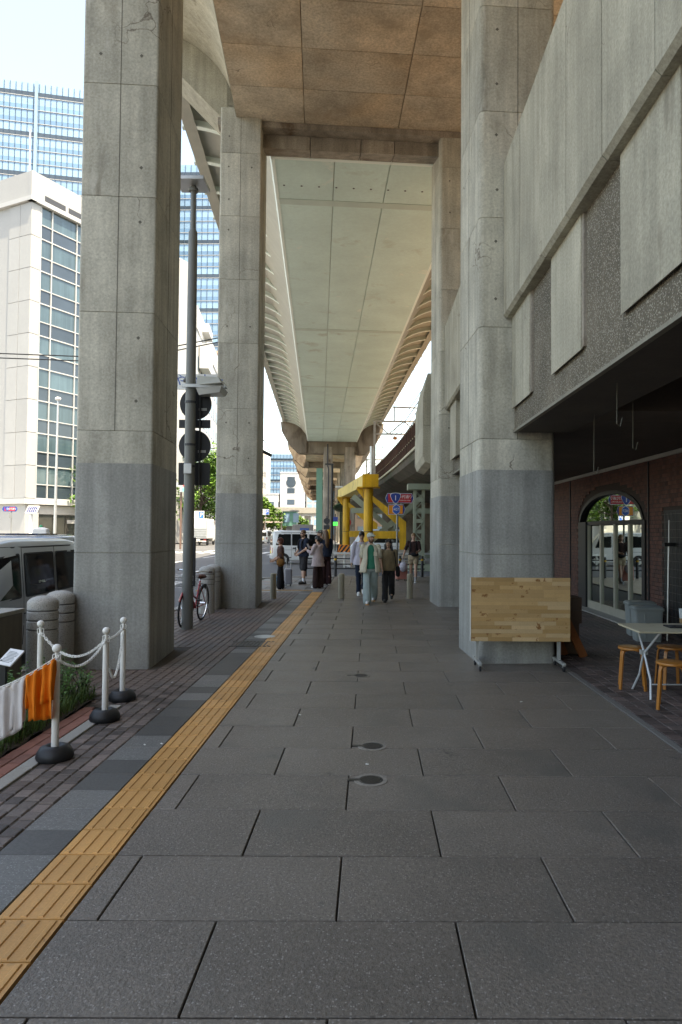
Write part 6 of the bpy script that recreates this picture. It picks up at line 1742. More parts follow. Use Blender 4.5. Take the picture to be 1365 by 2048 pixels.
KEI = [(-1.70, .26, 1.00, 1.62, .68, .70, .60), (-1.62, .22, 1.01, 1.83, .71, .735, .655), (-1.2, .2, 1.01, 1.885, .72, .74, .665), (0.4, .2, 1.0, 1.885, .72, .74, .665), (0.95, .2, .98, 1.82, .72, .735, .64), (1.25, .22, .96, 1.42, .71, .73, .62), (1.52, .22, .93, 1.02, .69, .71, .60), (1.68, .26, .78, .86, .63, .65, .55)]
KW = [[(-1.52, 1.08), (-.72, 1.06), (-.72, 1.66), (-1.36, 1.66)], [(-.62, 1.06), (.20, 1.05), (.20, 1.66), (-.62, 1.66)], [(.34, 1.05), (1.18, 1.03), (.92, 1.60), (.34, 1.66)]]
KL = [(-.67, .42, -.67, 1.76, .012), (.27, .35, .27, 1.76, .012), (-1.64, .80, .27, .80, .014), (-1.60, 1.765, .9, 1.765, .02)]
silver = pm('van_silver', (0.46, 0.48, 0.49), 0.34, 0.45, coat=0.6, fine=(300, 0.03))
silver2 = pm('van_white', (0.62, 0.65, 0.66), 0.3, 0.0, coat=0.7)
nv = vehicle('van', 'silver microvan parked by the kerb behind the granite bollards', KEI, silver, KW, (-1.12, 1.12), lines=KL + [(-.63, .86, -.45, .86, .02)], rear_glass=(1.05, 1.62, .56, .0))
for s in (-1, 1): MB().box(-.60, -.44, s * .742 - .012, s * .742 + .012, .86, .93).build('door_handle', plastic, nv)
for s in (-1, 1):
    MB().box(-.46, -.44 + .03, s * .735 - .012, s * .735 + .012, .62, .95).build('fuel_flap_recess', plastic, nv)
# permit sticker numbers on the rear side window, read from outside
nv.rotation_euler = (0, 0, -pi / 2)                     # nose towards the camera
nv.location = (-4.62 - .74, 11.15 - 1.70, -0.13); nv.scale = (1, 1, .915)
to = text_obj('19-82', 0.085, pm('sticker_text', (.85, .95, .75), .5), (-.40 + .15, .742 + .0, 1.24), None)
to.parent = nv; to.rotation_euler = (pi / 2 - .13, 0, pi); to.location = (-.24, .722, 1.24)
wv = copy_tree(nv, None, None, 'white microvan crossing the junction behind the waiting people')
for ch in wv.children:
    if ch.name.startswith('lettering'): bpy.data.objects.remove(ch)
for ch in wv.children:
    if ch.name.startswith(('body', 'bumper')):
        ch.data = ch.data.copy(); ch.data.materials[0] = silver2
p = at(604, 1063, 39.0)
wv.scale = (1, 1, 1); wv.location = (p.x, 39.0, -.13); wv.rotation_euler = (0, 0, radians(14))
wv2 = copy_tree(wv, (at(757, 1063, 42.5).x, 42.6, 0.0), radians(176), 'white van parked among the legs of the yellow frame')

# dark blue taxi beyond the silver van
TAXI = [(-2.1, .30, .95, 1.05, .72, .76, .60), (-1.95, .24, 1.0, 1.48, .80, .83, .64), (-1.6, .2, 1.0, 1.70, .82, .845, .66), (0.2, .2, .98, 1.75, .82, .845, .67), (.75, .2, .97, 1.62, .82, .845, .65), (1.15, .2, .96, 1.22, .81, .84, .64), (1.5, .22, .92, 1.03, .80, .82, .66), (2.1, .28, .72, .86, .70, .74, .60)]
TW = [[(-1.70, 1.04), (-1.0, 1.03), (-1.0, 1.52), (-1.58, 1.48)], [(-.92, 1.03), (.0, 1.02), (.0, 1.56), (-.92, 1.53)], [(.10, 1.02), (1.02, 1.0), (.55, 1.50), (.10, 1.56)]]
navy = pm('taxi_navy', (0.012, 0.035, 0.12), 0.2, 0.2, coat=0.8)
tx = vehicle('taxi', 'dark blue taxi with a white roof lamp beyond the silver van', TAXI, navy, TW, (-1.3, 1.3), cat='taxi', wr=.31, lines=[(-.96, .4, -.96, 1.6, .012), (.05, .35, .05, 1.62, .012)], front_glass=[(.80, -.62, 1.60), (.80, .62, 1.60), (1.42, .72, 1.06), (1.42, -.72, 1.06)])
MB().loft([[(-.12, -.16, 1.74), (.12, -.16, 1.74), (.12, .16, 1.74), (-.12, .16, 1.74)], [(-.10, -.14, 1.86), (.10, -.14, 1.86), (.10, .14, 1.86), (-.10, .14, 1.86)], [(-.05, -.06, 1.90), (.05, -.06, 1.90), (.05, .06, 1.90), (-.05, .06, 1.90)]]).build('roof_lamp', MT['white_paint'], tx, bevel=.015)
MB().ell((0, 0, 1.92), .035).build('green_beacon', mat('beacon_green', (.02, .35, .15), .3), tx)
for k in (-.4, -.2, 0, .2, .4): MB().box(-1.4, -.2, k - .012, k + .012, 1.735, 1.765).build('roof_rib', navy, tx)
tx.location = (at(105, 1063, 15.3).x - .2, 15.2, -.13); tx.rotation_euler = (0, 0, pi / 2 + .12)
# far white saloon
SED = [(-2.2, .3, .86, .94, .70, .76, .58), (-1.75, .24, .92, 1.06, .82, .85, .66), (-1.2, .22, .93, 1.38, .83, .86, .62), (-.3, .2, .93, 1.46, .83, .86, .62), (.35, .2, .92, 1.38, .83, .86, .61), (1.1, .22, .90, 1.0, .82, .84, .64), (2.2, .3, .68, .78, .68, .72, .56)]
SW = [[(-1.35, .97), (-.28, .96), (-.28, 1.33), (-.9, 1.31)], [(-.2, .96), (.75, .95), (.3, 1.30), (-.2, 1.33)]]
sv = vehicle('saloon_car', 'silver saloon car passing in front of the office block', SED, pm('car_silver', (.42, .43, .43), .3, .4, coat=.6), SW, (-1.35, 1.4), cat='car', wr=.31)
sv.location = (at(14, 1063, 27).x, 27, -.13); sv.rotation_euler = (0, 0, radians(8))
# small white hatchback far off, and a grey one near it
hv = copy_tree(wv, (at(532, 1063, 100).x, 100, -.13), radians(84), 'small white van seen from behind far along the road')
dv = copy_tree(sv, (at(549, 1063, 112).x, 112, -.13), radians(92), 'dark car far along the road beyond the small white van')
for ch in dv.children:
    if ch.name.startswith('body'): ch.data = ch.data.copy(); ch.data.materials[0] = navy
# parked box truck, rear towards us
def truck(label, loc, rz, paint, logo=None):
    t = thing('box_truck', label, 'truck', (0, 0, 0))
    MB().box(-3.6, .9, -1.05, 1.05, .85, 3.25).build('cargo_box', paint, t, bevel=.03)
    MB().box(1.0, 2.5, -.98, .98, .45, 2.3).build('cab', MT['white_paint'], t, bevel=.12)
    MB().box(1.9, 2.52, -.85, .85, 1.35, 2.1).build('windscreen', auto_glass, t)
    MB().box(-3.5, 2.2, -.4, .4, .5, .84).build('chassis', plastic, t)
    MB().box(-3.68, -3.61, -1.0, 1.0, 1.0, 2.15).build('tail_lift', MT['galv'], t)
    for k in range(4): MB().box(-3.70, -3.681, -.98, .98, 1.12 + k * .26, 1.18 + k * .26).build('lift_rib', MT['grey_metal'], t)
    for s in (-1, 1):
        MB().box(-3.66, -3.61, s * 1.0 - .04, s * 1.0 + .04, .95, 3.2).build('corner_post', MT['galv'], t)
        MB().box(-3.66, -3.55, s * .8 - .15, s * .8 + .15, .62, .75).build('tail_lamp', lamp_red, t)
        for x in (-2.4, 1.7):
            w = MB().lathe([(.2, -.1), (.36, -.1), (.38, 0), (.36, .1), (.2, .1)], (x, s * .88, .38), 20, 'Y').build('wheel', tyre, t, smooth=True)
            MB().lathe([(.2, .07 * s), (.1, .09 * s), (.004, .09 * s)], (x, s * .88, .38), 14, 'Y').build('rim', MT['galv'], w)
    MB().box(-3.66, -3.56, -.95, .95, .5, .6).build('bumper', MT['white_paint'], t)
    MB().box(-3.69, -3.661, -.2, .2, .62, .78).build('number_plate', MT['white_paint'], t)
    if logo: MB().box(-2.0, .0, -1.062, -1.052, 1.9, 2.5).build('side_panel_mark', mat('mark_blue', (.05, .12, .4), .5), t)
    t.location = loc; t.rotation_euler = (0, 0, rz)
truck('white box truck parked along the far kerb, tail lift closed', (at(404, 1063, 84).x - .2, 86, -.13), radians(93), MT['white_paint'])
truck('grey box truck crossing behind the white microvan', (at(619, 1063, 150).x, 150, -.13), radians(4), mat('truck_grey', (.25, .26, .27), .5, var=(.5, .05)), True)
# ================================================================== people
def person(label, pos, face, height, skin, top, legs, hair, shoes, L=(0, 0), Rr=(0, 0), armL=(0, .12, .2, .1), armR=(0, .12, .2, .1), head_turn=0.0, head_tilt=0.0, build=1.0):
    """local axes: x = the person's right, y = forward, z = up. legs: (swing, knee bend); arms: (swing, out, elbow bend, out of forearm)"""
    t = thing('person', label, 'person', (0, 0, 0))
    s = height / 1.75
    V = Vector
    J = {}
    for nm, sx, (a, k) in (('L', -1, L), ('R', 1, Rr)):
        hip = V((sx * .088, 0, .93)); kn = hip + .43 * V((0, sin(a), -cos(a))); an = kn + .42 * V((0, sin(a - k), -cos(a - k)))
        J['hip' + nm], J['kn' + nm], J['an' + nm] = hip, kn, an
    dz = .075 - min(J['anL'].z, J['anR'].z)
    for k in list(J): J[k] = J[k] + V((0, 0, dz))
    up = V((0, 0, dz))
    for nm, sx, (f, o, e, o2) in (('L', -1, armL), ('R', 1, armR)):
        sh = V((sx * .178 * build, 0, 1.415)) + up
        d1 = V((sx * sin(o), sin(f) * cos(o), -cos(f) * cos(o))); d2 = V((sx * sin(o2), sin(f + e) * cos(o2), -cos(f + e) * cos(o2)))
        el = sh + d1 * .285; wr = el + d2 * .25
        J['sh' + nm], J['el' + nm], J['wr' + nm], J['d' + nm] = sh, el, wr, d2
    def ringz(z, rx, ry, y=0, n=18, a0=0, a1=2 * pi): return [V((rx * cos(a0 + (a1 - a0) * i / n), y + ry * sin(a0 + (a1 - a0) * i / n), z)) + up for i in range(n)]
    TOR = [(.86, .145, .10), (.93, .160, .112), (1.02, .148, .105), (1.12, .135, .098), (1.25, .150, .108), (1.35, .160, .108), (1.42, .150, .092), (1.465, .095, .072), (1.50, .056, .058)]
    def limb(mb, pts, rs, n=12):
        mb.path(pts, rs, n)
        for p, r in zip(pts, rs): mb.ell(p, r * .99, n=12, k=8)
    # ---- body: one continuous skin
    mb = MB()
    mb.loft([ringz(z, rx * build, ry) for z, rx, ry in TOR])
    Rh = Matrix.Rotation(head_turn, 3, 'Z') @ Matrix.Rotation(head_tilt, 3, 'X')
    hc = V((0, .018, 1.635)) + up
    def hp(x, y, z): return hc + Rh @ V((x, y, z))
    mb.path([V((0, -.005, 1.47)) + up, V((0, .0, 1.53)) + up, hp(0, -.012, -.06)], [.056, .052, .05], 12)
    mb.ell(hp(0, -.006, .028), .074, .094, .088, n=18, k=12, rot=Rh)
    mb.ell(hp(0, .022, -.035), .058, .068, .080, n=16, k=10, rot=Rh)
    mb.ell(hp(0, .062, -.088), .030, .026, .022, rot=Rh)
    mb.path([hp(0, .088, .012), hp(0, .103, -.018), hp(0, .106, -.033)], [.009, .012, .015], 8)
    mb.ell(hp(0, .104, -.034), .016, .012, .010, rot=Rh)
    for sx in (-1, 1):
        mb.ell(hp(sx * .074, -.004, -.005), .010, .019, .030, rot=Rh)
        mb.ell(hp(sx * .033, .074, -.028), .022, .02, .018, rot=Rh)
    for nm, sx in (('L', -1), ('R', 1)):
        limb(mb, [J['sh' + nm], J['sh' + nm].lerp(J['el' + nm], .4), J['el' + nm]], [.050, .045, .038])
        limb(mb, [J['el' + nm], J['el' + nm].lerp(J['wr' + nm], .35), J['wr' + nm]], [.037, .037, .026])
        d = J['d' + nm]; w = J['wr' + nm]
        side = d.cross(V((0, 1, 0)) if abs(d.y) < .7 else V((0, 0, 1))).normalized()     # across the palm
        nrm = side.cross(d).normalized()
        fwd = V((0, 1, 0)) if abs(d.y) < .7 else V((0, 0, 1))
        side = (fwd - d * fwd.dot(d)).normalized(); nrm = d.cross(side).normalized()
        inw = nrm if nrm.x * sx < 0 else -nrm
        mb.ell(w + d * .05, .016, .04, .05, n=12, k=8, rot=Matrix((inw, side, d)).transposed())
        for k, (o, ln) in enumerate(((.030, .066), (.010, .075), (-.010, .070), (-.029, .055))):
            p0 = w + d * .075 + side * o; p1 = p0 + d * ln * .5 + inw * .010; p2 = p1 + d * ln * .33 + inw * .02
            mb.path([p0, p1, p2], [.0095, .0088, .0075], 8); mb.ell(p2, .0075, n=8, k=6)
        p0 = w + d * .03 + side * .03; mb.path([p0, p0 + d * .03 + side * .022, p0 + d * .058 + side * .026 + inw * .01], [.012, .011, .009], 8)
        hip, kn, an = J['hip' + nm], J['kn' + nm], J['an' + nm]
        limb(mb, [hip, hip.lerp(kn, .35), kn], [.085 * build, .078 * build, .052])
        limb(mb, [kn, kn.lerp(an, .35), an], [.050, .056, .036])
        mb.ell(an + V((0, .05, -.035)), .036, .095, .032)
    body = mb.build('body', skin, t, smooth=True, sharp=180)
    rm = body.modifiers.new('remesh', 'REMESH'); rm.mode = 'VOXEL'; rm.voxel_size = .0085; rm.use_smooth_shade = True
    # ---- eyes, brows, mouth
    ey = mat('eye_dark', (.03, .02, .015), .3); lip = mat('lip', (.36, .14, .11), .5)
    for sx in (-1, 1):
        MB().ell(hp(sx * .031, .0815, .006), .011, .006, .0055, rot=Rh).build('eye', ey, body)
        MB().ell(hp(sx * .031, .086, .026), .017, .006, .004, rot=Rh).build('eyebrow', hair['m'], body)
    MB().ell(hp(0, .088, -.064), .022, .006, .006, rot=Rh).build('mouth', lip, body)
    # ---- trousers, shorts or skirt
    lm = MB(); k_ = legs['kind']; w = legs.get('w', .09)
    lm.loft([ringz(z, rx * build + .018, ry + .02) for z, rx, ry in ((.82, .135, .105), (.86, .150, .11), (.93, .160, .115), (1.0, .150, .106), (1.04, .143, .102))])
    if k_ == 'skirt':
        lm.loft([ringz(z, rx, ry) for z, rx, ry in ((.14, .20, .17), (.5, .19, .16), (.9, .17, .13))])
    for nm in 'LR':
        hip, kn, an = J['hip' + nm], J['kn' + nm], J['an' + nm]
        if k_ == 'long':
            lo = legs.get('hem', .97)
            limb(lm, [hip, hip.lerp(kn, .4), kn, kn.lerp(an, .5), kn.lerp(an, lo)], [.098 * build, .094, w, w * legs.get('flare', 1.0), w * legs.get('flare', 1.0)], 14)
        elif k_ == 'shorts':
            e_ = legs.get('len', .85); limb(lm, [hip, hip.lerp(kn, .45), hip.lerp(kn, e_)], [.10 * build, .100, w], 14)
    lo_ = lm.build({'long': 'trousers', 'shorts': 'shorts', 'skirt': 'skirt'}[k_], legs['m'], t, smooth=True, sharp=180)
    rm = lo_.modifiers.new('remesh', 'REMESH'); rm.mode = 'VOXEL'; rm.voxel_size = .011; rm.use_smooth_shade = True
    crease(lo_, .010)
    # ---- top
    def make_top(spec, name, grow):
        tm_ = MB(); hem = spec.get('hem', .90); g = grow
        rings = []
        for z, rx, ry in TOR:
            if z < hem: continue
            f = max(0, (1.25 - z)) * spec.get('loose', .12)
            rings.append(ringz(z, (rx + g + f) * build if z < 1.46 else rx + g * .6, ry + g + f))
        if TOR[0][0] < hem or True:
            f = max(0, 1.25 - hem) * spec.get('loose', .12)
            rings.insert(0, ringz(hem, (.150 + g + f) * build, .108 + g + f))
        rings = rings[:-1] if spec.get('neck', 'crew') == 'crew' else rings
        tm_.loft(rings)
        sl = spec.get('sleeve', .5)
        for nm in 'LR':
            sh, el, wr = J['sh' + nm], J['el' + nm], J['wr' + nm]
            if sl <= 0: continue
            r0 = .062 + g * .6; r1 = spec.get('cuff', .052)
            if sl <= 1: limb(tm_, [sh, sh.lerp(el, sl * .5), sh.lerp(el, sl)], [r0, (r0 + r1) / 2 + .004, r1 + .004], 12)
            else: limb(tm_, [sh, el, el.lerp(wr, (sl - 1) * .6), el.lerp(wr, sl - 1)], [r0, r1 + .006, r1 + .002, r1 - .006], 12)
        o = tm_.build(name, spec['m'], t, smooth=True, sharp=180)
        rm = o.modifiers.new('remesh', 'REMESH'); rm.mode = 'VOXEL'; rm.voxel_size = .011; rm.use_smooth_shade = True
        crease(o, .009)
        return o
    make_top(top, top.get('name', 'shirt'), top.get('g', .016))
    if 'open' in top:                                   # an open overshirt: back and two front panels, plus sleeves
        sp = top['open']; om = MB(); g = .045
        n = 30; a0, a1 = pi / 2 + .42, pi / 2 + 2 * pi - .42
        rows = []
        for z, rx, ry in [(sp['hem'], .165, .12)] + [q for q in TOR if q[0] > sp['hem'] and q[0] < 1.48]:
            f = max(0, 1.25 - z) * .16
            gg = g if z < 1.4 else .022
            rows.append([V(((rx + gg + f) * build * cos(a0 + (a1 - a0) * i / n), (ry + gg + f) * sin(a0 + (a1 - a0) * i / n), z)) + up for i in range(n + 1)])
        om.loft(rows, closed=False)
        for nm in 'LR':
            sh, el = J['sh' + nm], J['el' + nm]
            om.path([sh + V((0, 0, .01)), sh.lerp(el, .5), sh.lerp(el, sp.get('sleeve', .9))], [.066, .068, .070], 14, caps=False)
            om.ell(sh, .070, n=14, k=8)
        o = om.build('overshirt', sp['m'], t, smooth=True, sharp=60)
        sd = o.modifiers.new('thickness', 'SOLIDIFY'); sd.thickness = .006; crease(o, .008)
        for sx in (-1, 1): MB().loft([[V((sx * .02, .098, 1.475)) + up, V((sx * .085, .05, 1.50)) + up, V((sx * .10, .115, 1.39)) + up], [V((sx * .02, .104, 1.473)) + up, V((sx * .085, .056, 1.503)) + up, V((sx * .10, .121, 1.39)) + up]]).build('collar', sp['m'], o)
        MB().box(-.155, -.065, .168, .174, 1.20 + dz, 1.30 + dz).build('chest_pocket', sp['m'], o)
    # ---- hair
    hm = MB()
    st_ = hair['style']
    if st_ != 'bald':
        if st_ in ('long', 'bob'):
            for sx in (-1, 1): hm.ell(hp(sx * .045, .045, .065), .044, .046, .045, rot=Rh)
        hm.ell(hp(0, -.013, .046), .084, .101, .090, n=18, k=12, rot=Rh)
        if st_ in ('bob', 'tied', 'long'): hm.ell(hp(0, -.04, .0), .086, .078, .105, n=18, k=12, rot=Rh)
        if st_ == 'bob':
            for sx in (-1, 1): hm.ell(hp(sx * .062, -.006, -.03), .026, .05, .07, rot=Rh)
        if st_ == 'tied': hm.ell(hp(0, -.115, -.02), .04, .045, .05, rot=Rh); hm.path([hp(0, -.12, -.03), hp(0, -.13, -.12)], [.03, .012], 8)
        if st_ == 'long':
            ln = hair.get('len', .30)
            hm.path([hp(0, -.055, .02), hp(0, -.075, -.12), hp(0, -.095, -.12 - ln * .6), hp(0, -.10, -.12 - ln)], [.075, .088, .085, .045], 14)
            for sx in (-1, 1): hm.path([hp(sx * .07, -.01, .04), hp(sx * .085, -.01, -.08), hp(sx * .095, .0, -.10 - ln * .5), hp(sx * .085, .01, -.10 - ln * .85)], [.024, .03, .032, .014], 10)
        if hair.get('beard'):
            pass
        ho = hm.build('hair', hair['m'], t, smooth=True, sharp=180)
        rm = ho.modifiers.new('remesh', 'REMESH'); rm.mode = 'VOXEL'; rm.voxel_size = .009; rm.use_smooth_shade = True
        # trim: push hair back off the face with a boolean-free offset
    if hair.get('beard'):
        bd = MB(); bd.ell(hp(0, .040, -.082), .054, .050, .042, rot=Rh)
        for sx in (-1, 1): bd.ell(hp(sx * .052, .02, -.055), .014, .04, .045, rot=Rh)
        bd.ell(hp(0, .088, -.052), .024, .010, .007, rot=Rh)
        bd.build('beard', hair['m'], t, smooth=True)
    if hair.get('cap'):
        cm = MB(); cm.ell(hp(0, -.012, .055), .090, .104, .078, n=18, k=12, rot=Rh)
        co = cm.build('cap', hair['cap'], t, smooth=True)
        MB().loft([[hp(x, y, .055 + .0 - .02 * (1 - abs(x) / .08)) for x, y in ((-.075, .06), (-.06, .135), (0, .165), (.06, .135), (.075, .06))], [hp(x, y, .066 - .02 * (1 - abs(x) / .08)) for x, y in ((-.075, .06), (-.06, .135), (0, .165), (.06, .135), (.075, .06))]]).build('peak', hair['cap'], co, smooth=True)
    if hair.get('glasses'):
        for sx in (-1, 1): MB().ell(hp(sx * .034, .094, .006), .026, .008, .019, rot=Rh).build('lens', MT['glass_dark'], t)
        MB().path([hp(-.08, -.0, .012), hp(-.066, .075, .012), hp(0, .104, .012), hp(.066, .075, .012), hp(.08, 0, .012)], .003, 5).build('spectacle_frame', blk, t)
    if hair.get('mask'):
        MB().ell(hp(0, .062, -.055), .052, .052, .046, rot=Rh).build('face_mask', mat('mask_white', (.60, .62, .60), .8), t, smooth=True)
    # ---- shoes and socks
    for nm, sx in (('L', -1), ('R', 1)):
        an, kn = J['an' + nm], J['kn' + nm]
        d = (kn - an).normalized()
        pitch = math.atan2(d.y, d.z) * -1
        Rf = Matrix.Rotation(min(.9, max(-.5, pitch * .9)), 3, 'X') if an.z > .12 else Matrix.Identity(3)
        sm = MB()
        sm.ell(an + Rf @ V((0, .055, -.028)), .047, .130, .050, rot=Rf).ell(an + Rf @ V((0, -.03, -.02)), .042, .055, .060, rot=Rf)
        so_ = sm.build('shoe', shoes['m'], t, smooth=True)
        MB().loft([[an + Rf @ V((x, y, z)) for x, y in ((-.04, -.085), (.04, -.085), (.05, .08), (.03, .18), (-.03, .18), (-.05, .08))] for z in (-.078, -.052)]).build('sole', shoes.get('sole', MT['white_paint']), so_)
        if shoes.get('sock'): MB().path([an + V((0, 0, -.02)), an + (kn - an) * .28], [.041, .046], 12).build('sock', shoes['sock'], t, smooth=True)
    t.scale = (s, s, s)
    f = Vector(face).normalized()
    t.rotation_euler = (0, 0, math.atan2(f.y, f.x) - pi / 2)
    t.location = (pos.x, pos.y, 0.001)
    return t, J, up, s
def crease(o, amt):
    tx_ = bpy.data.textures.get('folds')
    if tx_ is None:
        tx_ = bpy.data.textures.new('folds', 'CLOUDS'); tx_.noise_scale = .085; tx_.noise_depth = 2
    d = o.modifiers.new('folds', 'DISPLACE'); d.texture = tx_; d.strength = amt * 2.4; d.mid_level = .5; d.texture_coords = 'LOCAL'
def fab(name, c, **k):
    return pm(name, c, .9, var=(7, .10), fine=(120, .10), bump=(140, .4, .003), spec=.2, **k)
sk_light = pm('skin_light', (.50, .30, .215), .5, sub=.08, var=(6, .05)); sk_mid = pm('skin_mid', (.42, .25, .165), .5, sub=.08, var=(6, .05)); sk_tan = pm('skin_tan', (.36, .20, .13), .5, sub=.08, var=(6, .05))
h_black = pm('hair_black', (.012, .010, .009), .4, streak=(60, .2)); h_brown = pm('hair_brown', (.11, .058, .028), .45, streak=(60, .3)); h_auburn = pm('hair_auburn', (.085, .026, .016), .45, streak=(60, .2)); h_fair = pm('hair_fair', (.22, .13, .06), .5, streak=(60, .2))
c_black = fab('cloth_black', (.016, .016, .018)); c_char = fab('cloth_charcoal', (.035, .034, .036)); c_navy = fab('cloth_navy', (.018, .026, .045)); c_brown = fab('cloth_brown', (.085, .048, .040)); c_cream = fab('cloth_cream', (.60, .56, .44)); c_green = fab('cloth_green', (.035, .21, .135)); c_jean = fab('cloth_pale_denim', (.36, .44, .43)); c_lav = fab('cloth_lavender', (.52, .50, .58)); c_pink = fab('cloth_pale_pink', (.46, .38, .38)); c_beige = fab('cloth_beige', (.34, .27, .18)); c_wine = fab('cloth_dark_wine', (.035, .014, .014)); c_darkbr = fab('cloth_dark_brown', (.045, .026, .024))
# fine horizontal stripes
stripe = fab('cloth_striped', (.26, .205, .125))
nt = stripe.node_tree; Nn = nt.nodes; bs_ = Nn['Principled BSDF']; src = bs_.inputs['Base Color'].links[0].from_socket
tc_ = Nn.new('ShaderNodeTexCoord'); wv_ = Nn.new('ShaderNodeTexWave'); wv_.bands_direction = 'Z'; wv_.inputs['Scale'].default_value = 10; wv_.inputs['Distortion'].default_value = 1.2
nt.links.new(tc_.outputs['Object'], wv_.inputs['Vector'])
mr = Nn.new('ShaderNodeMapRange'); mr.inputs['From Min'].default_value = .75; mr.inputs['From Max'].default_value = .95; nt.links.new(wv_.outputs['Fac'], mr.inputs['Value'])
mx_ = Nn.new('ShaderNodeMix'); mx_.data_type = 'RGBA'; nt.links.new(mr.outputs[0], mx_.inputs['Factor']); nt.links.new(src, mx_.inputs['A']); mx_.inputs['B'].default_value = (.08, .055, .035, 1); nt.links.new(mx_.outputs['Result'], bs_.inputs['Base Color'])
s_white = mat('shoe_white', (.66, .66, .65), .5); s_black = mat('shoe_black', (.02, .02, .02), .5)

# couple walking hand in hand towards the camera
pm_ = gp(741, 1207)
m1, J1, up1, s1_ = person('man in pale cap and open cream shirt walking hand in hand', pm_, (0.05, -1), 1.72, sk_light,
    dict(m=c_green, name='tee_shirt', sleeve=0, g=.008, hem=.88, open=dict(m=c_cream, hem=.80, sleeve=.95)), dict(kind='long', m=c_jean, w=.098, flare=1.02, hem=1.0),
    dict(style='short', m=h_brown, beard=True, cap=pm('cap_pale', (.50, .55, .50), .8, fine=(80, .1))), dict(m=s_white, sole=mat('sole_tan', (.5, .28, .12), .6)),
    L=(-.22, .30), Rr=(.28, .04), armL=(.05, .16, .12, .22), armR=(-.12, .14, .14, .10), head_turn=.45)
pw = gp(777, 1203)
w1, J2, up2, s2_ = person('woman in striped beige shirt and black trousers holding his hand', pw, (-0.05, -1), 1.55, sk_mid,
    dict(m=stripe, name='shirt', sleeve=1.9, hem=.88, cuff=.044, loose=.08), dict(kind='long', m=c_char, w=.092, flare=.95, hem=.98),
    dict(style='long', m=h_black, len=.20), dict(m=s_black, sole=s_black), L=(-.30, .45), Rr=(.22, .05), armR=(.12, .10, .22, .20), armL=(-.05, .12, .12, .12), head_turn=-.15, head_tilt=.08)
def local(t, p):                                        # local point to world
    R = Matrix.Rotation(t.rotation_euler.z, 3, 'Z'); return Vector(t.location) + R @ (Vector(p) * t.scale.x)
def strap_bag(t, J, up, m, side=-1):
    pass
b_ = MB().path([local(w1, Vector((-.15, .04, 1.47)) + up2), local(w1, Vector((-.19, .14, 1.2)) + up2), local(w1, Vector((-.22, .10, .95)) + up2)], .012, 6).build('bag_strap', c_black)
hbg = thing('shoulder_bag', 'black shoulder bag on the woman in the striped shirt', 'bag', local(w1, (-.24, .02, .8)))
b_.parent = None; adopt(b_, hbg)
q = local(w1, Vector((-.26, -.02, .86)) + up2); MB().obox(q, .10, .24, .26).build('pouch', c_black, hbg, bevel=.04)
# man behind them
pb_ = gp(723, 1189)
m2, J3, up3, s3_ = person('man in pale lavender shirt with yellow lanyard behind the couple', pb_, (0.1, -1), 1.74, sk_mid,
    dict(m=c_lav, name='shirt', sleeve=1.85, hem=.84, cuff=.052, loose=.16), dict(kind='long', m=c_navy, w=.075, flare=.9), dict(style='short', m=h_black), dict(m=s_white),
    L=(-.25, .35), Rr=(.22, .03), armR=(-.18, .20, .20, .14), armL=(.2, .14, .3, .05), head_tilt=-.25)
lan = MB().path([local(m2, Vector((x, y, z)) + up3) for x, y, z in ((-.07, .06, 1.47), (-.05, .125, 1.35), (0, .15, 1.20), (.05, .125, 1.35), (.07, .06, 1.47))], .009, 5).build('lanyard', mat('lanyard_yellow', (.65, .60, .05), .6)); tag(lan, 'yellow lanyard round the neck of the man in lavender', 'lanyard')
# woman with suitcase at the right
pr2 = gp(827, 1164)
w2, J4, up4, s4_ = person('woman in brown tee and beige shorts pulling a coral suitcase', pr2, (-0.1, -1), 1.70, sk_light,
    dict(m=c_darkbr, name='tee_shirt', sleeve=.85, hem=.98, cuff=.058, loose=.04), dict(kind='shorts', m=c_beige, w=.098, len=.5), dict(style='short', m=h_fair), dict(m=mat('shoe_grey', (.35, .35, .35), .6), sock=mat('sock_grey', (.3, .3, .3), .8)),
    L=(.28, .10), Rr=(-.2, .35), armR=(-.28, .42, .05, .30), armL=(.35, .18, 1.0, -.25), head_turn=.1)
bp_ = thing('backpack', 'dark backpack with chest straps on the woman in brown tee', 'backpack', local(w2, (0, -.2, 1.2)))
MB().obox(local(w2, Vector((0, -.21, 1.24)) + up4), .30, .20, .46, Matrix.Rotation(w2.rotation_euler.z, 3, 'Z')).build('sack', c_black, bp_, bevel=.06, segs=3)
for sx in (-1, 1): MB().path([local(w2, Vector((sx * x, y, z)) + up4) for x, y, z in ((.10, -.12, 1.45), (.105, .0, 1.475), (.10, .118, 1.38), (.10, .142, 1.22), (.14, .08, 1.08), (.15, -.05, 1.05))], .018, 6).build('strap', c_black, bp_)
wpk = thing('waist_pouch', 'black waist pouch worn by the woman in brown tee', 'bag', local(w2, (0, .15, 1.0)))
MB().ell(local(w2, Vector((-.05, .165, 1.0)) + up4), .13, .06, .07).build('pouch', c_black, wpk, smooth=True)
MB().path([local(w2, Vector((.178 * cos(a), .142 * sin(a), 1.01)) + up4) for a in [2 * pi * k / 16 for k in range(16)]], .014, 6, closed=True).build('belt', c_black, wpk)
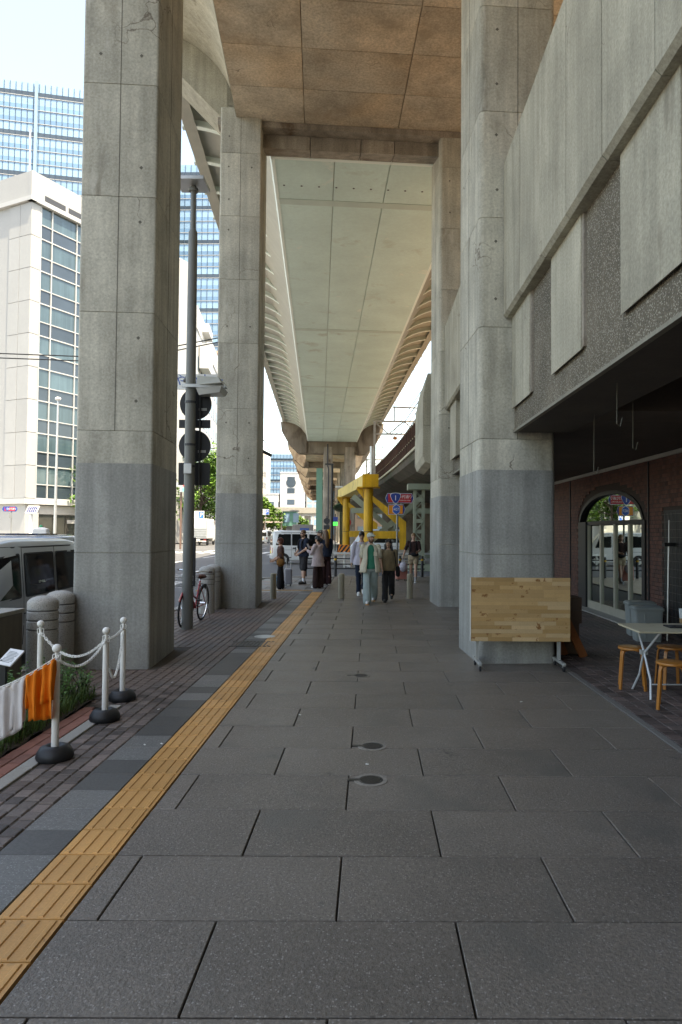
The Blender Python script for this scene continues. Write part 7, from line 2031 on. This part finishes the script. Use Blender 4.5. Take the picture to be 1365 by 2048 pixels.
def suitcase(p, w, d, h, m, label, rz=0.0):
    t = thing('suitcase', label, 'suitcase', (0, 0, 0))
    MB().box(-w / 2, w / 2, -d / 2, d / 2, .06, h).build('shell', m, t, bevel=.045, segs=4)
    for k in range(4): MB().box(-w / 2 + .05 + k * (w - .1) / 3.4, -w / 2 + .07 + k * (w - .1) / 3.4, -d / 2 - .006, -d / 2 + .01, .12, h - .06).build('shell_rib', m, t)
    for sx in (-1, 1):
        for sy in (-1, 1): MB().lathe([(.01, -.012), (.028, -.012), (.028, .012), (.01, .012)], (sx * (w / 2 - .05), sy * (d / 2 - .04), .03), 12, 'X').build('wheel', MT['rubber'], t)
        MB().tube((sx * .07, d / 2 - .03, h - .02), (sx * .07, d / 2 - .03, h + .34), .009, n=6).build('handle_tube', MT['galv'], t)
    MB().tube((-.09, d / 2 - .03, h + .34), (.09, d / 2 - .03, h + .34), .014, n=8).build('grip', blk, t)
    t.location = (p.x, p.y, 0.001); t.rotation_euler = (0, 0, rz)
    return t
suitcase(gp(803, 1162), .40, .26, .60, pm('coral_shell', (.48, .19, .15), .35, coat=.3), 'coral pink hard suitcase beside the woman in beige shorts', .25)
suitcase(gp(577, 1172), .24, .34, .55, pm('grey_shell', (.22, .22, .24), .4), 'grey suitcase standing behind the woman in a mask', .1)
pbg_ = thing('plastic_bag', 'translucent plastic bag hanging over the coral suitcase', 'bag', tuple(gp(806, 1150) + Vector((0, 0, .5))))
q = at(807, 1134, gp(803, 1162).y - .25)
mb = MB(); mb.ell(q, .14, .11, .17); mb.path([q + Vector((-.03, 0, .15)), q + Vector((-.02, 0, .30)), q + Vector((.03, 0, .30)), q + Vector((.03, 0, .15))], .008, 5)
o = mb.build('bag', pm('thin_plastic', (.42, .40, .46), .25, spec=.6, var=(12, .3), bump=(18, 1.0, .02)), pbg_, smooth=True); crease(o, .03)
# woman in mask facing the road
pk1 = gp(561, 1178)
w3, J5, up5, s5_ = person('woman in face mask and brown top with tan handbag waiting at the kerb', pk1, (-1, -.25), 1.52, sk_light,
    dict(m=c_brown, name='top', sleeve=1.25, hem=.92, cuff=.048, loose=.05), dict(kind='long', m=c_black, w=.098, flare=1.05, hem=1.0), dict(style='bob', m=h_auburn, mask=True), dict(m=mat('shoe_beige', (.5, .45, .38), .6)),
    L=(.06, .03), Rr=(-.06, .03), armL=(.0, .12, 1.05, .05), armR=(.1, .1, .9, -.1))
hb2 = thing('handbag', 'tan slouchy handbag on the arm of the woman in a mask', 'handbag', local(w3, (-.22, .1, .8)))
mb = MB(); q = local(w3, Vector((-.27, .03, .92)) + up5); mb.ell(q, .125, .08, .12, rot=Matrix.Rotation(w3.rotation_euler.z + pi / 2, 3, 'Z'))
o = mb.build('pouch', fab('tan_leather', (.20, .095, .03)), hb2, smooth=True); crease(o, .02)
MB().path([local(w3, Vector((-.25, .03 + dx, zz)) + up5) for dx, zz in ((.10, 1.02), (.07, 1.20), (0, 1.26), (-.07, 1.20), (-.10, 1.02))], .010, 6).build('strap', fab('tan_leather2', (.16, .075, .025)), hb2)
bb = thing('shopping_bag', 'small bright blue bag at the feet of the woman in a mask', 'bag', tuple(gp(556, 1174)))
q = gp(556, 1172); MB().box(q.x - .07, q.x + .05, q.y - .05, q.y + .05, .0, .30).build('sack', pm('bag_blue', (.03, .30, .55), .5), bb, bevel=.02)
# man in shorts
pk2 = gp(607, 1168)
m3, J6, up6, s6_ = person('man in sunglasses, navy tee and black shorts waiting at the kerb', pk2, (-.85, -.55), 1.76, sk_light,
    dict(m=c_navy, name='tee_shirt', sleeve=.75, hem=.90, cuff=.062), dict(kind='shorts', m=c_char, w=.105, len=.95), dict(style='short', m=h_brown, beard=True, glasses=True), dict(m=s_black, sole=s_black, sock=mat('sock_white', (.62, .64, .68), .8)),
    L=(.05, .03), Rr=(-.05, .03), armL=(.15, .10, .75, -.45), armR=(.15, .10, .8, -.45), head_turn=.45, build=1.06)
bp2 = thing('backpack', 'black backpack worn by the man in sunglasses', 'backpack', local(m3, (0, -.2, 1.2)))
MB().obox(local(m3, Vector((0, -.20, 1.22)) + up6), .30, .19, .48, Matrix.Rotation(m3.rotation_euler.z, 3, 'Z')).build('sack', c_black, bp2, bevel=.06, segs=3)
for sx in (-1, 1): MB().path([local(m3, Vector((sx * x, y, z)) + up6) for x, y, z in ((.11, -.12, 1.46), (.115, .0, 1.49), (.115, .125, 1.38), (.12, .145, 1.20), (.16, .06, 1.05), (.16, -.08, 1.03))], .026, 6).build('strap', c_black, bp2)
# woman with phone, back to us
pk3 = gp(636, 1176)
w4, J7, up7, s7_ = person('woman in loose pale pink shirt looking at her phone', pk3, (-.75, .45), 1.58, sk_mid,
    dict(m=c_pink, name='shirt', sleeve=1.75, hem=.74, cuff=.058, loose=.15, g=.03), dict(kind='long', m=c_darkbr, w=.105, flare=1.1, hem=1.0), dict(style='tied', m=h_black), dict(m=s_white),
    L=(.04, .03), Rr=(-.04, .03), armL=(.45, .12, 1.65, -.15), armR=(.5, .10, 1.7, -.2), head_tilt=-.35)
ph = tag(MB().obox(local(w4, Vector((0.0, .40, 1.40)) + up7), .012, .09, .17, Matrix.Rotation(w4.rotation_euler.z + pi / 2, 3, 'Z') @ Matrix.Rotation(.5, 3, 'Y')).build('mobile_phone', mat('phone', (.35, .36, .38), .2)), 'grey phone held up by the woman in pale pink', 'phone'); 
# long haired woman and man in cap behind her
pk4 = gp(651, 1169)
w5, J8, up8, s8_ = person('woman with long brown hair and dark clothes seen from behind', pk4, (-.5, .8), 1.76, sk_light,
    dict(m=c_navy, name='top', sleeve=1.6, hem=.90, cuff=.050), dict(kind='long', m=fab('dark_floral', (.04, .02, .022), speck=(16, (.30, .17, .16), .10)), w=.10, flare=1.05, hem=1.0), dict(style='long', m=h_brown, len=.34), dict(m=s_white),
    L=(.04, .03), Rr=(-.04, .03), armL=(.1, .1, .9, .0), armR=(.0, .1, .4, .05))
pk5 = gp(641, 1163)
m4, J9, up9, s9_ = person('man in patterned cap partly hidden among the waiting group', pk5, (-.9, -.3), 1.76, sk_light,
    dict(m=c_navy, name='tee_shirt', sleeve=.8, hem=.9), dict(kind='long', m=c_navy, w=.085), dict(style='short', m=h_brown, cap=fab('cap_dark', (.10, .11, .10), speck=(40, (.5, .5, .48), .2))), dict(m=s_black, sole=s_black), L=(.04, .03), Rr=(-.04, .03))
